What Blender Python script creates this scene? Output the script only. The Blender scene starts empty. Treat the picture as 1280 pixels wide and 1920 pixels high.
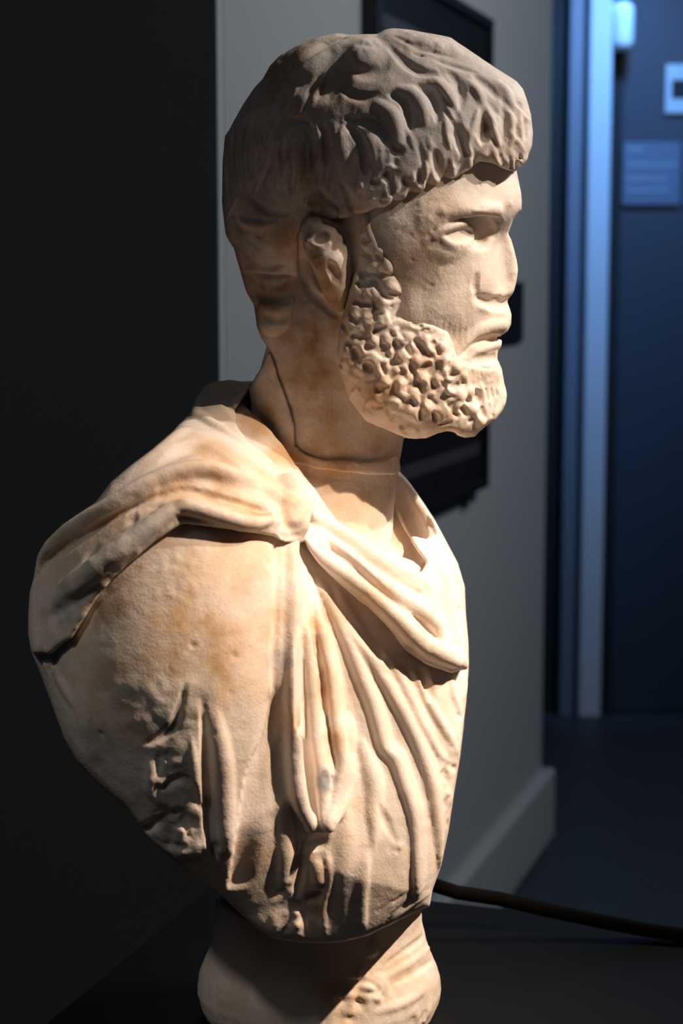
import bpy, bmesh, math, random
from mathutils import Vector, Matrix
C = bpy.context.scene.collection
SC = bpy.context.scene
# ---------------------------------------------------------------- camera, world, lights, exposure
ZP = 1.07                                                # height of the plinth top
ORG = Vector((0, 1.25, ZP))                              # the middle of the bust on the plinth
cam_d = bpy.data.cameras.new('camera'); cam = bpy.data.objects.new('camera', cam_d); C.objects.link(cam)
cam.location = (0, 0, ZP + .526); cam.rotation_euler = (math.radians(90 - 7.25), 0, 0)
cam_d.sensor_fit = 'VERTICAL'; cam_d.sensor_height = 36; cam_d.lens = 3300 / 1920 * 36
cam_d.clip_start = .05
cam_d.dof.use_dof = True; cam_d.dof.focus_distance = 1.2; cam_d.dof.aperture_fstop = 8
SC.camera = cam
w = bpy.data.worlds.new('world'); SC.world = w; w.use_nodes = True
w.node_tree.nodes['Background'].inputs[0].default_value = (.55, .7, 1, 1); w.node_tree.nodes['Background'].inputs[1].default_value = .008
def lamp(name, kind, loc, aim, power, col, **k):
    d = bpy.data.lights.new(name, kind); o = bpy.data.objects.new(name, d); C.objects.link(o)
    o.location = loc; o.rotation_euler = (Vector(aim) - Vector(loc)).to_track_quat('-Z', 'Y').to_euler()
    d.energy = power; d.color = col
    for a, b in k.items(): setattr(d, a, b)
    return o
mid = Vector((-.02, 1.2, 1.35)); beam = Vector((.62, -.29, .70)); beam2 = Vector((.69, -.13, .71))
lamp('gallery_spot', 'SPOT', mid + beam * 2.2, (.0, 1.14, 1.225), 350, (1, .76, .56), shadow_soft_size=.02, spot_size=math.radians(18.5), spot_blend=1.0)
lamp('gallery_spot_second', 'SPOT', mid + beam2 * 2.2, (.02, 1.2, 1.60), 128, (1, .88, .79), shadow_soft_size=.02, spot_size=math.radians(21), spot_blend=1.0)
lamp('gallery_spot_left', 'SPOT', (-.95, -.1, 3.1), (-.22, 1.1, 1.30), 32, (1, .95, .84), shadow_soft_size=.05, spot_size=math.radians(9.5), spot_blend=1.0)
lamp('ambient_fill', 'AREA', (-1.2, -.6, 3.3), (-.1, 1.3, 1.3), 1.5, (.95, .96, 1), shape='DISK', size=.6)  # unseen soft fill added in place of ambient light, not a real panel
lamp('wall_washer', 'AREA', (2.0, 2.9, 3.3), (.2, 3.0, 1.4), 27, (.93, .97, 1), shape='DISK', size=.5)
lamp('corridor_spot', 'SPOT', (1.1, 5.5, 3.6), (.94, 6.5, 2.05), 420, (.16, .43, 1), shadow_soft_size=.15, spot_size=math.radians(46), spot_blend=1.0)
lamp('blue_bounce_fill', 'AREA', (2.4, 4.9, 2.6), (.5, 4.6, 1.5), 4, (.3, .55, 1), shape='DISK', size=.4)  # added area light standing in for blue bounce onto the grey wall
SC.view_settings.view_transform = 'Standard'; SC.view_settings.look = 'None'; SC.view_settings.gamma = 1
SC.view_settings.use_curve_mapping = False; SC.view_settings.exposure = 0.0
# ---------------------------------------------------------------- materials
def mat(name, col, rough=.6, spec=.5, metal=0, grain=None, bump=0, bscale=200, coat=0):
    m = bpy.data.materials.new(name); m.use_nodes = True; nt = m.node_tree; b = nt.nodes['Principled BSDF']
    b.inputs['Base Color'].default_value = (*col, 1); b.inputs['Roughness'].default_value = rough
    b.inputs['Specular IOR Level'].default_value = spec; b.inputs['Metallic'].default_value = metal
    tc = nt.nodes.new('ShaderNodeTexCoord')
    if grain:
        n = nt.nodes.new('ShaderNodeTexNoise'); n.inputs['Scale'].default_value = grain[0]; n.inputs['Detail'].default_value = 6
        nt.links.new(tc.outputs['Object'], n.inputs['Vector'])
        mx = nt.nodes.new('ShaderNodeMix'); mx.data_type = 'RGBA'
        mx.inputs[6].default_value = (*[c * (1 - grain[1]) for c in col], 1); mx.inputs[7].default_value = (*[min(1, c * (1 + grain[1])) for c in col], 1)
        nt.links.new(n.outputs['Fac'], mx.inputs[0]); nt.links.new(mx.outputs[2], b.inputs['Base Color'])
    if bump:
        n = nt.nodes.new('ShaderNodeTexNoise'); n.inputs['Scale'].default_value = bscale; n.inputs['Detail'].default_value = 4
        nt.links.new(tc.outputs['Object'], n.inputs['Vector'])
        bp = nt.nodes.new('ShaderNodeBump'); bp.inputs['Strength'].default_value = bump; bp.inputs['Distance'].default_value = .002
        nt.links.new(n.outputs['Fac'], bp.inputs['Height']); nt.links.new(bp.outputs['Normal'], b.inputs['Normal'])
    return m
M = dict(
    grey=mat('grey_wall_paint', (.42, .43, .43), .75, .3, grain=(3, .04), bump=.12, bscale=260),
    dark=mat('charcoal_wall_paint', (.50, .53, .53), .8, .2, grain=(2, .08), bump=.1, bscale=260),
    floor=mat('dark_floor', (.035, .04, .048), .5, .4, grain=(14, .25), bump=.1, bscale=120),
    plinth=mat('black_laminate', (.005, .0055, .006), .5, .2, grain=(40, .2), bump=.03, bscale=700),
    frame=mat('black_frame', (.010, .010, .011), .35, .5, grain=(20, .2)),
    panel=mat('black_panel_face', (.013, .013, .014), .28, .5, grain=(6, .2)),
    strip=mat('grey_panel_border', (.06, .06, .065), .4, .4, grain=(8, .15)),
    trim=mat('pale_painted_trim', (.55, .57, .6), .4, .5, grain=(5, .05)),
    steel=mat('brushed_blue_grey_steel', (.2, .23, .28), .35, .5, .3, grain=(9, .1)),
    navy=mat('dark_blue_door_paint', (.03, .042, .058), .42, .5, grain=(4, .12)),
    black=mat('matt_black', (.012, .012, .013), .6, .3, grain=(30, .2)),
    white=mat('white_plastic', (.75, .77, .8), .35, .5, grain=(12, .03)),
    sign=mat('pale_sign_face', (.42, .45, .48), .5, .4, grain=(10, .05)),
    info=mat('blue_grey_information_board', (.10, .13, .18), .45, .4, grain=(10, .08)),
    text=mat('pale_print', (.17, .21, .26), .6, .3, grain=(30, .1)),
    cable=mat('black_rubber', (.006, .006, .006), .85, .1, grain=(60, .2)))

def link(name, me, m, parent=None, kind=None):
    o = bpy.data.objects.new(name, me); C.objects.link(o)
    if m: me.materials.append(m)
    if parent: o.parent = parent
    if kind: o['kind'] = kind
    return o
def tag(o, label, cat, group=None):
    o['label'] = label; o['category'] = cat
    if group: o['group'] = group
    return o
def empty(name, loc, label, cat, rot=0):
    o = bpy.data.objects.new(name, None); C.objects.link(o); o.location = loc; o.rotation_euler = (0, 0, rot); o.empty_display_size = .1
    return tag(o, label, cat)
def box(name, lo, hi, m, parent=None, kind=None, bevel=0, loc=None, rot=0):
    bm = bmesh.new(); bmesh.ops.create_cube(bm, size=1)
    for v in bm.verts: v.co = Vector([lo[i] + (v.co[i] + .5) * (hi[i] - lo[i]) for i in range(3)])
    if bevel: bmesh.ops.bevel(bm, geom=bm.edges[:], offset=bevel, segments=3, profile=.5, affect='EDGES')
    me = bpy.data.meshes.new(name); bm.to_mesh(me); bm.free()
    o = link(name, me, m, parent, kind)
    if loc is not None: o.location = loc
    o.rotation_euler = (0, 0, rot)
    return o
def tube(pts, rad, n=16):
    bm = bmesh.new(); pts = [Vector(p) for p in pts]; rings = []
    for i, p in enumerate(pts):
        t = (pts[min(i + 1, len(pts) - 1)] - pts[max(i - 1, 0)]).normalized(); a = t.cross(Vector((0, 0, 1))).normalized(); b = a.cross(t)
        rings.append([bm.verts.new(p + rad * (a * math.cos(2 * math.pi * k / n) + b * math.sin(2 * math.pi * k / n))) for k in range(n)])
    for r, s in zip(rings, rings[1:]):
        for k in range(n): bm.faces.new((r[k], r[(k + 1) % n], s[(k + 1) % n], s[k]))
    bm.faces.new(rings[0][::-1]); bm.faces.new(rings[-1])
    for f in bm.faces: f.smooth = True
    return bm
# ---------------------------------------------------------------- the room
YAW = math.radians(-18.6)                                # the gallery's walls and the plinth stand turned by this much
d = Vector((math.sin(-YAW), math.cos(-YAW), 0)); q = Vector((d.y, -d.x, 0))     # along the grey wall / out of it
NEAR = Vector((.62, 5.10, 0)) - d * 2.45; WN, WF = -.055, 2.325       # the grey wall runs from WN to WF
box('floor', (-4, -2.5, -.1), (5, 9, 0), M['floor'], kind='structure')
box('ceiling', (-4, -2.5, 3.7), (5, 9, 3.8), M['black'], kind='structure')
# grey wall: local x points out of the wall, y runs along it
box('wall_right', (-.30, WN, 0), (0, WF, 3.7), M['grey'], kind='structure', loc=NEAR, rot=YAW)
bb = box('baseboard_right', (-.31, WN + .02, 0), (.036, WF + .036, .208), M['grey'], kind='structure', bevel=.012, loc=NEAR, rot=YAW)
box('wall_left', (-3.2, WN - .02, 0), (-.001, WN + .28, 3.7), M['dark'], kind='structure', loc=NEAR, rot=YAW)
box('wall_back', (-1.6, 6.55, 0), (5, 6.75, 3.7), M['navy'], kind='structure')
# corridor end: pale jambs, dark reveal, door
box('trim_1', (.755, 6.50, 0), (.815, 6.55, 3.7), M['black'], kind='structure')
box('trim_2', (.815, 6.45, 0), (.868, 6.55, 3.7), M['steel'], kind='structure', bevel=.006)
box('trim_3', (.882, 6.42, 0), (.966, 6.55, 3.7), M['trim'], kind='structure', bevel=.012)
box('trim_4', (.966, 6.48, 0), (1.012, 6.55, 3.7), M['black'], kind='structure')
door = box('door_1', (1.014, 6.50, .01), (2.0, 6.549, 3.69), M['navy'], kind='structure', bevel=.004)
# ---------------------------------------------------------------- the plinth
pc = Vector((-.106, 1.531, 0)); PW, PD = .58, .62
pl = empty('display_plinth', pc + q * PW / 2 - d * PD / 2, 'black laminate display plinth carrying the marble bust', 'plinth', YAW)
box('plinth_body', (-PW / 2 + .004, -PD / 2 + .004, .06), (PW / 2 - .004, PD / 2 - .004, ZP - .022), M['plinth'], pl, bevel=.002)
box('plinth_top', (-PW / 2, -PD / 2, ZP - .022), (PW / 2, PD / 2, ZP), M['plinth'], pl, bevel=.0015)
box('plinth_foot', (-PW / 2 + .03, -PD / 2 + .03, 0), (PW / 2 - .03, PD / 2 - .03, .06), M['black'], pl)
# cable from the back of the bust over the plinth's rear edge
CB = [(.075, 1.395, 1.110), (.095, 1.395, 1.1035), (.13, 1.395, 1.098), (.17, 1.390, 1.090), (.21, 1.385, 1.083), (.25, 1.378, 1.0775), (.30, 1.365, 1.0748), (.36, 1.345, 1.0748), (.42, 1.325, 1.0748)]
o = link('security_cable', bpy.data.meshes.new('security_cable'), M['cable']); bm = tube(CB, .0058); bm.to_mesh(o.data); bm.free()
tag(o, 'black cable running from behind the marble bust across the plinth', 'cable')
# ---------------------------------------------------------------- things on the grey wall (local x out of the wall, y along it, z up)
def on_wall(name, y0, y1, z0, z1, label, cat):
    return empty(name, NEAR + d * (y0 + y1) / 2 + Vector((0, 0, z0)), label, cat, YAW), (y1 - y0) / 2, z1 - z0
fr, hw, hh = on_wall('framed_panel', .62, 1.52, 1.122, 2.215, 'large black framed panel hanging on the grey wall behind the bust', 'panel')
box('backing', (.002, -hw, 0), (.022, hw, hh), M['frame'], fr, bevel=.002)
for lo, hi in (((.02, -hw, 0), (.034, hw, .022)), ((.02, -hw, hh - .022), (.034, hw, hh)), ((.02, -hw, .022), (.034, -hw + .022, hh - .022)), ((.02, hw - .022, .022), (.034, hw, hh - .022))):
    box('frame_rail', lo, hi, M['frame'], fr, bevel=.002)
for z in (.085, hh - .13): box('border_line', (.0215, -hw + .06, z), (.0235, hw - .06, z + .028), M['strip'], fr)
box('panel_face', (.0205, -hw + .024, .024), (.0225, hw - .024, hh - .024), M['panel'], fr)
box('peg', (.004, hw - .135, -.04), (.014, hw - .115, .0), M['strip'], fr, bevel=.002)
lb, hw, hh = on_wall('wall_label', 1.70, 1.965, 1.456, 1.612, 'small black label on the grey wall beside the statue face', 'label')
box('label_plate', (.001, -hw, 0), (.012, hw, hh), M['panel'], lb, bevel=.002)
# ---------------------------------------------------------------- things at the end of the corridor
sn = empty('wall_sensor', (1.0, 6.43, 2.432), 'white barrel-shaped sensor high up beside the dark blue door', 'sensor')
bm = bmesh.new(); prof = [(0, 0), (.022, .002), (.036, .014), (.040, .035), (.040, .135), (.036, .158), (.022, .17), (0, .172)]; R_ = []
for r, z in prof: R_.append([bm.verts.new((max(r, .0005) * math.cos(a * math.pi / 14), max(r, .0005) * math.sin(a * math.pi / 14), z)) for a in range(28)])
for a, b in zip(R_, R_[1:]):
    for k in range(28): bm.faces.new((a[k], a[(k + 1) % 28], b[(k + 1) % 28], b[k])).smooth = True
me = bpy.data.meshes.new('sensor_housing'); bm.to_mesh(me); bm.free(); link('sensor_housing', me, M['white'], sn)
box('sensor_bracket', (-.012, .030, .05), (.012, .062, .12), M['black'], sn)
sg = empty('door_plaque', (1.253, 6.499, 2.222), 'pale plaque with a black rectangle on the dark blue door', 'sign')
box('plaque_face', (-.085, -.012, 0), (.085, 0, .172), M['sign'], sg, bevel=.003)
box('plaque_window', (-.063, -.0135, .053), (.063, -.0118, .119), M['black'], sg)
ib = empty('information_board', (1.118, 6.499, 1.896), 'blue grey notice board with rows of print on the door', 'notice board')
box('board_face', (-.098, -.012, 0), (.110, 0, .222), M['info'], ib, bevel=.002)
for z, a, b in ((.19, -.085, -.03), (.135, -.080, .095), (.085, -.085, .06), (.045, -.085, .07)): box('print_row', (a, -.0132, z), (b, -.0118, z + .016), M['text'], ib)
ib2 = empty('door_notice', (1.28, 6.499, 1.896), 'narrow blue grey notice at the right edge of the door', 'notice')
box('notice_face', (-.035, -.012, 0), (.09, 0, .222), M['info'], ib2, bevel=.002)
# ---------------------------------------------------------------- carving kit: a distance field in millimetres on a grid
import numpy as np
EYE = np.array((0.0, -1250.0, 526.0), np.float32)     # the point the outlines are sighted from

class Block:
    """A block of marble: a regular grid of distances (mm, negative inside)."""
    def __init__(s, lo, hi, h):
        s.lo = np.array(lo, np.float32); s.h = float(h)
        s.n = np.ceil((np.array(hi) - s.lo) / h).astype(int) + 1
        s.ax = [s.lo[i] + s.h * np.arange(s.n[i], dtype=np.float32) for i in range(3)]
        s.f = np.full(s.n, 999.0, np.float32)
    def box(s, lo, hi):
        a = np.clip(np.floor((np.array(lo) - s.lo) / s.h).astype(int), 0, s.n)
        b = np.clip(np.ceil((np.array(hi) - s.lo) / s.h).astype(int) + 1, 0, s.n)
        return tuple(slice(i, j) for i, j in zip(a, b))
    def axes(s, sl):
        return (s.ax[0][sl[0]][:, None, None], s.ax[1][sl[1]][None, :, None], s.ax[2][sl[2]][None, None, :])
    def merge(s, sl, d, k, sign):
        f = s.f[sl]
        if sign > 0: s.f[sl] = smin(f, d, k)
        elif sign < 0: s.f[sl] = -smin(-f, d, k)
        else: s.f[sl] = -smin(-f, -d, k)               # keep the common part
    def sample(s, p):
        q = (np.asarray(p, np.float32) - s.lo) / s.h
        q = np.clip(q, 0, s.n - 1.001)
        i = q.astype(int); t = q - i
        x, y, z = i[..., 0], i[..., 1], i[..., 2]; tx, ty, tz = t[..., 0], t[..., 1], t[..., 2]
        f = s.f
        c00 = f[x, y, z] * (1 - tx) + f[x + 1, y, z] * tx; c10 = f[x, y + 1, z] * (1 - tx) + f[x + 1, y + 1, z] * tx
        c01 = f[x, y, z + 1] * (1 - tx) + f[x + 1, y, z + 1] * tx; c11 = f[x, y + 1, z + 1] * (1 - tx) + f[x + 1, y + 1, z + 1] * tx
        return (c00 * (1 - ty) + c10 * ty) * (1 - tz) + (c01 * (1 - ty) + c11 * ty) * tz

def smin(a, b, k):
    if k <= 0: return np.minimum(a, b)
    e = np.maximum(k - np.abs(a - b), 0)
    return np.minimum(a, b) - e * e * (0.25 / k)

def op_ell(B, c, r, m, k=0, sign=1):
    m = np.array(m, np.float32).reshape(3, 3); R = max(r) + k + 14
    sl = B.box(np.array(c) - R, np.array(c) + R) if sign else (slice(None),) * 3
    X, Y, Z = B.axes(sl); X = X - c[0]; Y = Y - c[1]; Z = Z - c[2]
    k0 = 0; k1 = 0
    for i in range(3):
        q = (X * m[i][0] + Y * m[i][1] + Z * m[i][2]) / r[i]
        k0 = k0 + q * q; k1 = k1 + (q / r[i]) ** 2
    k0 = np.sqrt(k0); k1 = np.sqrt(k1) + 1e-9
    B.merge(sl, (k0 * (k0 - 1) / k1).astype(np.float32), k, sign)

def near(P, pts):
    """distance of points P to a polyline, the segment index and the fraction along it"""
    best = np.full(len(P), 1e9, np.float32); bi = np.zeros(len(P), np.int32); bt = np.zeros(len(P), np.float32)
    for i in range(max(len(pts) - 1, 1)):
        a = pts[i]; b = pts[min(i + 1, len(pts) - 1)]; ab = b - a; L = float(ab @ ab) + 1e-9
        ap = P - a; t = np.clip((ap @ ab) / L, 0, 1).astype(np.float32)
        d = ap - t[:, None] * ab; d = np.einsum('ij,ij->i', d, d)
        w = d < best
        best[w] = d[w]; bi[w] = i; bt[w] = t[w]
    return np.sqrt(best), bi, bt

def cells(B, lo, hi, band):
    sl = B.box(lo, hi); f = B.f[sl]
    idx = np.nonzero(np.abs(f) < band)
    P = np.stack([B.ax[j][sl[j]][idx[j]] for j in range(3)], 1) if len(idx[0]) else np.zeros((0, 3), np.float32)
    return f, idx, P

def op_chain(B, pts, rad, k=0, sign=1):
    pts = np.array(pts, np.float32); rad = np.array(rad, np.float32); m = rad.max() + k + 10
    f, idx, P = cells(B, pts.min(0) - m, pts.max(0) + m, 1e9)
    if not len(P): return
    d, i, t = near(P, pts); j = np.minimum(i + 1, len(pts) - 1)
    d = d - (rad[i] * (1 - t) + rad[j] * t)
    v = f[idx]
    f[idx] = smin(v, d, k) if sign > 0 else -smin(-v, d, k)

def op_stroke(B, pts, r1, r2, hh, side, prof='b'):
    """raise (hh > 0) or hollow (hh < 0) the surface along a line; r1 / r2 = reach on its left / right"""
    pts = np.array(pts, np.float32); r1 = np.array(r1, np.float32); r2 = np.array(r2, np.float32); hh = np.array(hh, np.float32)
    m = max(r1.max(), r2.max()) + 1
    f, idx, P = cells(B, pts.min(0) - m, pts.max(0) + m, abs(hh).max() * 1.3 + 9)
    if not len(P): return
    d, i, t = near(P, pts); j = np.minimum(i + 1, len(pts) - 1)
    R1 = r1[i] * (1 - t) + r1[j] * t; R2 = r2[i] * (1 - t) + r2[j] * t; H = hh[i] * (1 - t) + hh[j] * t
    if side is not None:
        sd = np.array(side, np.float32); q = P - (pts[i] * (1 - t)[:, None] + pts[j] * t[:, None])
        s = np.einsum('ij,ij->i', q, sd[i]) / (d + 1e-6)
        w = 0.5 + 0.5 * np.clip(s * 1.6, -1, 1)
        R = R1 * (1 - w) + R2 * w
    else: R = R1
    x = np.clip(d / (R + 1e-6), 0, 1)
    g = (1 - x * x) ** 2 if prof == 'b' else (1 - x) ** 2 * (1 + x) if prof == 'v' else 1 - np.clip((x - .55) / .45, 0, 1) ** 2 * (3 - 2 * np.clip((x - .55) / .45, 0, 1))
    f[idx] -= H * g

def outline(poly, step=1.5, pad=60):
    """signed distance to a closed outline drawn on the plane y = 0 (x, z in mm)"""
    p = np.array(poly, np.float32); lo = p.min(0) - pad; hi = p.max(0) + pad
    n = np.ceil((hi - lo) / step).astype(int) + 1
    gx = (lo[0] + step * np.arange(n[0]))[:, None]; gz = (lo[1] + step * np.arange(n[1]))[None, :]
    d2 = np.full(n, 1e9); ins = np.zeros(n, bool)
    for a, b in zip(p, np.roll(p, -1, 0)):
        e = b - a; L = e @ e + 1e-9
        t = np.clip(((gx - a[0]) * e[0] + (gz - a[1]) * e[1]) / L, 0, 1)
        d2 = np.minimum(d2, (gx - a[0] - t * e[0]) ** 2 + (gz - a[1] - t * e[1]) ** 2)
        c = (a[1] <= gz) != (b[1] <= gz)
        xi = a[0] + (gz - a[1]) / (b[1] - a[1] + 1e-12) * e[0]
        ins ^= c & (gx < xi)
    d = np.sqrt(d2); d[ins] *= -1
    return lo, step, d.astype(np.float32)

def look2(o, x, z):
    lo, st, d = o
    qx = np.clip((x - lo[0]) / st, 0, d.shape[0] - 1.001); qz = np.clip((z - lo[1]) / st, 0, d.shape[1] - 1.001)
    i = qx.astype(np.int32); j = qz.astype(np.int32); tx = qx - i; tz = qz - j
    return (d[i, j] * (1 - tx) + d[i + 1, j] * tx) * (1 - tz) + (d[i, j + 1] * (1 - tx) + d[i + 1, j + 1] * tx) * tz

def sight(p):
    s = -EYE[1] / (p[..., 1] - EYE[1])
    return p[..., 0] * s, EYE[2] + (p[..., 2] - EYE[2]) * s, s

def op_cut(B, poly, k=0, sign=0, y0=-1e9, y1=1e9):
    """sign 0: keep what lies inside the sighted outline; sign -1: remove what lies inside it (between depths y0 and y1)"""
    o = outline(poly)
    idx = np.nonzero(B.f < k + 30)
    P = np.stack([B.ax[j][idx[j]] for j in range(3)], 1)
    x, z, s = sight(P); d = look2(o, x, z) / s
    v = B.f[idx]
    if sign == 0: v = -smin(-v, -d, k)
    else:
        d = np.maximum(d, np.maximum(y0 - P[:, 1], P[:, 1] - y1)); v = -smin(-v, d, k)
    B.f[idx] = v

def vnoise(P, scale, seed):
    g = np.random.RandomState(seed).rand(32, 32, 32).astype(np.float32) * 2 - 1
    q = P / scale + 1000.0; i = np.floor(q).astype(np.int32); t = (q - i).astype(np.float32); t = t * t * (3 - 2 * t); i &= 31; j = (i + 1) & 31
    a = lambda x, y, z: g[x, y, z]
    X, Y, Z = t[:, 0], t[:, 1], t[:, 2]
    c = lambda z: (a(i[:, 0], i[:, 1], z) * (1 - X) + a(j[:, 0], i[:, 1], z) * X) * (1 - Y) + (a(i[:, 0], j[:, 1], z) * (1 - X) + a(j[:, 0], j[:, 1], z) * X) * Y
    return c(i[:, 2]) * (1 - Z) + c(j[:, 2]) * Z

def op_noise(B, amp, scale, seed, stretch=(1, 1, 1)):
    idx = np.nonzero(np.abs(B.f) < 9)
    P = np.stack([B.ax[j][idx[j]] for j in range(3)], 1) / np.array(stretch, np.float32)
    B.f[idx] += amp * vnoise(P, scale, seed)

def op_rough(B, c, r, amp, scale, seed):
    """broken stone: strong noise inside a ball that fades outwards"""
    c = np.array(c, np.float32); f, idx, P = cells(B, c - r, c + r, amp * 2 + 9)
    if not len(P): return
    x = np.clip(np.sqrt(((P - c) ** 2).sum(1)) / r, 0, 1); w = 1 - x ** 3
    f[idx] += amp * w * (vnoise(P, scale, seed) + .5 * vnoise(P, scale * .45, seed + 1))

def op_lathe(B, c, prof, ax, k=0, sign=1):
    """turned solid on a vertical axis: prof = (z, radius) pairs, ax = (x scale, y scale)"""
    X, Y, Z = B.axes((slice(None),) * 3)
    pr = np.array(prof, np.float32); r = np.interp(Z, pr[:, 0], pr[:, 1]).astype(np.float32)
    d = np.sqrt(((X - c[0]) / ax[0]) ** 2 + ((Y - c[1]) / ax[1]) ** 2) - r
    d = np.maximum(d * .85, np.maximum(pr[0, 0] - Z, Z - pr[-1, 0])).astype(np.float32)
    B.merge((slice(None),) * 3, d, k, sign)

def op_copy(B, A, off): B.f = A.f + np.float32(off)
def op_join(B, A, k, sign): B.merge((slice(None),) * 3, A.f.copy(), k, sign)

def op_flat(B, z):
    """saw the block off level at height z"""
    B.f = np.maximum(B.f, z - B.ax[2][None, None, :])

MID = {'c': (0, 0, 0), 'n': (0, 1, 0), 'f': (1, 0, 0)}                  # the head's middle plane, set by the head block
def mirrored(p): return p - 2 * ((p - MID['c']) @ MID['n'])[:, None] * MID['n']

def op_line(B, xyz, r, r2, hh, prof, both):
    """a chisel line: points in quarter millimetres, reach left (r) and right (r2) in quarters, height in 1/20 mm; both = also on the far side of the head, set back by both - 1 mm"""
    p = np.array(xyz, np.float32).reshape(-1, 3) / 4; n = len(p)
    full = lambda a, s: np.interp(np.linspace(0, 1, n), np.linspace(0, 1, len(a)), a).astype(np.float32) / s
    ra = full(r, 4); rb = full(r2, 4) if r2 else ra; h = full(hh, 20); sd = None
    if r2:
        t = np.gradient(p, axis=0); w = p - EYE; sd = -np.cross(t, w); sd /= np.linalg.norm(sd, axis=1)[:, None] + 1e-6
    op_stroke(B, p, ra, rb, h, sd, prof)
    if both:
        if sd is not None: sd = sd - 2 * (sd @ MID['n'])[:, None] * MID['n']
        op_stroke(B, mirrored(p) - (both - 1) * np.array(MID['f'], np.float32), ra, rb, h, sd, prof)

OPS = {'line': op_line, 'flat': op_flat, 'ell': op_ell, 'chain': op_chain, 'stroke': op_stroke, 'cut': op_cut, 'noise': op_noise, 'rough': op_rough, 'lathe': op_lathe}

def skin_of(B, relax=2):
    """surface nets: vertices (mm) and quads of the zero level"""
    f = B.f; n = np.array(f.shape)
    for i in range(3):                                  # close the block's own faces
        for j in (0, -1): e = [slice(None)] * 3; e[i] = j; f[tuple(e)] = np.maximum(f[tuple(e)], .5)
    s = f < 0
    c = np.zeros(n - 1, np.int8)
    for dx in (0, 1):
        for dy in (0, 1):
            for dz in (0, 1): c += s[dx:n[0] - 1 + dx, dy:n[1] - 1 + dy, dz:n[2] - 1 + dz]
    cell = np.argwhere((c > 0) & (c < 8)); vid = np.full(n - 1, -1, np.int32); vid[tuple(cell.T)] = np.arange(len(cell))
    acc = np.zeros((len(cell), 3), np.float32); cnt = np.zeros(len(cell), np.float32)
    cor = [(0, 0, 0), (1, 0, 0), (0, 1, 0), (1, 1, 0), (0, 0, 1), (1, 0, 1), (0, 1, 1), (1, 1, 1)]
    val = [f[tuple((cell + np.array(k)).T)] for k in cor]
    for a in range(8):
        for b in range(a + 1, 8):
            if sum(abs(p - q) for p, q in zip(cor[a], cor[b])) != 1: continue
            w = (val[a] < 0) != (val[b] < 0)
            t = val[a][w] / (val[a][w] - val[b][w])
            acc[w] += np.array(cor[a], np.float32) + t[:, None] * (np.array(cor[b], np.float32) - np.array(cor[a], np.float32)); cnt[w] += 1
    V = B.lo + B.h * (cell + acc / cnt[:, None])
    Q = []
    for ax in range(3):
        o1, o2 = (ax + 1) % 3, (ax + 2) % 3
        lo = [slice(1, n[i] - 1) for i in range(3)]; lo[ax] = slice(0, n[ax] - 1)
        hi = list(lo); hi[ax] = slice(1, n[ax])
        A = s[tuple(lo)]; Z = s[tuple(hi)]
        for flip in (0, 1):
            e = np.argwhere((A & ~Z) if flip == 0 else (~A & Z))
            off = np.ones(3, int); off[ax] = 0; e = e + off
            d1 = np.zeros(3, int); d1[o1] = 1; d2 = np.zeros(3, int); d2[o2] = 1
            q = [vid[tuple(x.T)] for x in (e - d1 - d2, e - d2, e, e - d1)]
            q = np.stack(q if flip == 0 else q[::-1], 1); Q.append(q)
    Q = np.concatenate(Q); Q = Q[(Q >= 0).all(1)]
    for _ in range(relax):                              # even the net out, then pull it back onto the surface
        A = Q.ravel(); Bq = np.roll(Q, -1, 1).ravel(); N = np.bincount(A, minlength=len(V))
        S = np.stack([np.bincount(A, V[Bq, i], len(V)) for i in range(3)], 1)
        V = (V * .4 + .6 * S / np.maximum(N, 1)[:, None]).astype(np.float32)
        g = grad(B, V); v = B.sample(V)
        l = (g * g).sum(1); V = V - (np.clip(v / np.maximum(l, .2), -B.h, B.h))[:, None] * g
    return V, Q

def grad(B, V):
    e = B.h * .75; g = np.zeros_like(V)
    for i in range(3):
        d = np.zeros(3, np.float32); d[i] = e
        g[:, i] = (B.sample(V + d) - B.sample(V - d)) / (2 * e)
    return g

def op_take(B, A, off):
    """the same shape on another block's grid, grown by -off"""
    o = np.rint((B.lo - A.lo) / B.h).astype(int)
    B.lo = A.lo + o * B.h; B.ax = [B.lo[i] + B.h * np.arange(B.n[i], dtype=np.float32) for i in range(3)]
    src = tuple(slice(max(o[i], 0), min(o[i] + B.n[i], A.n[i])) for i in range(3))
    dst = tuple(slice(src[i].start - o[i], src[i].stop - o[i]) for i in range(3))
    B.f[dst] = A.f[src] + np.float32(off)
MID['c'] = np.array([18.69, 0.0, 577.98]); MID['n'] = np.array([-0.34202, -0.93969, 0.0]); MID['f'] = np.array([0.93969, -0.34202, 0.0])
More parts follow.
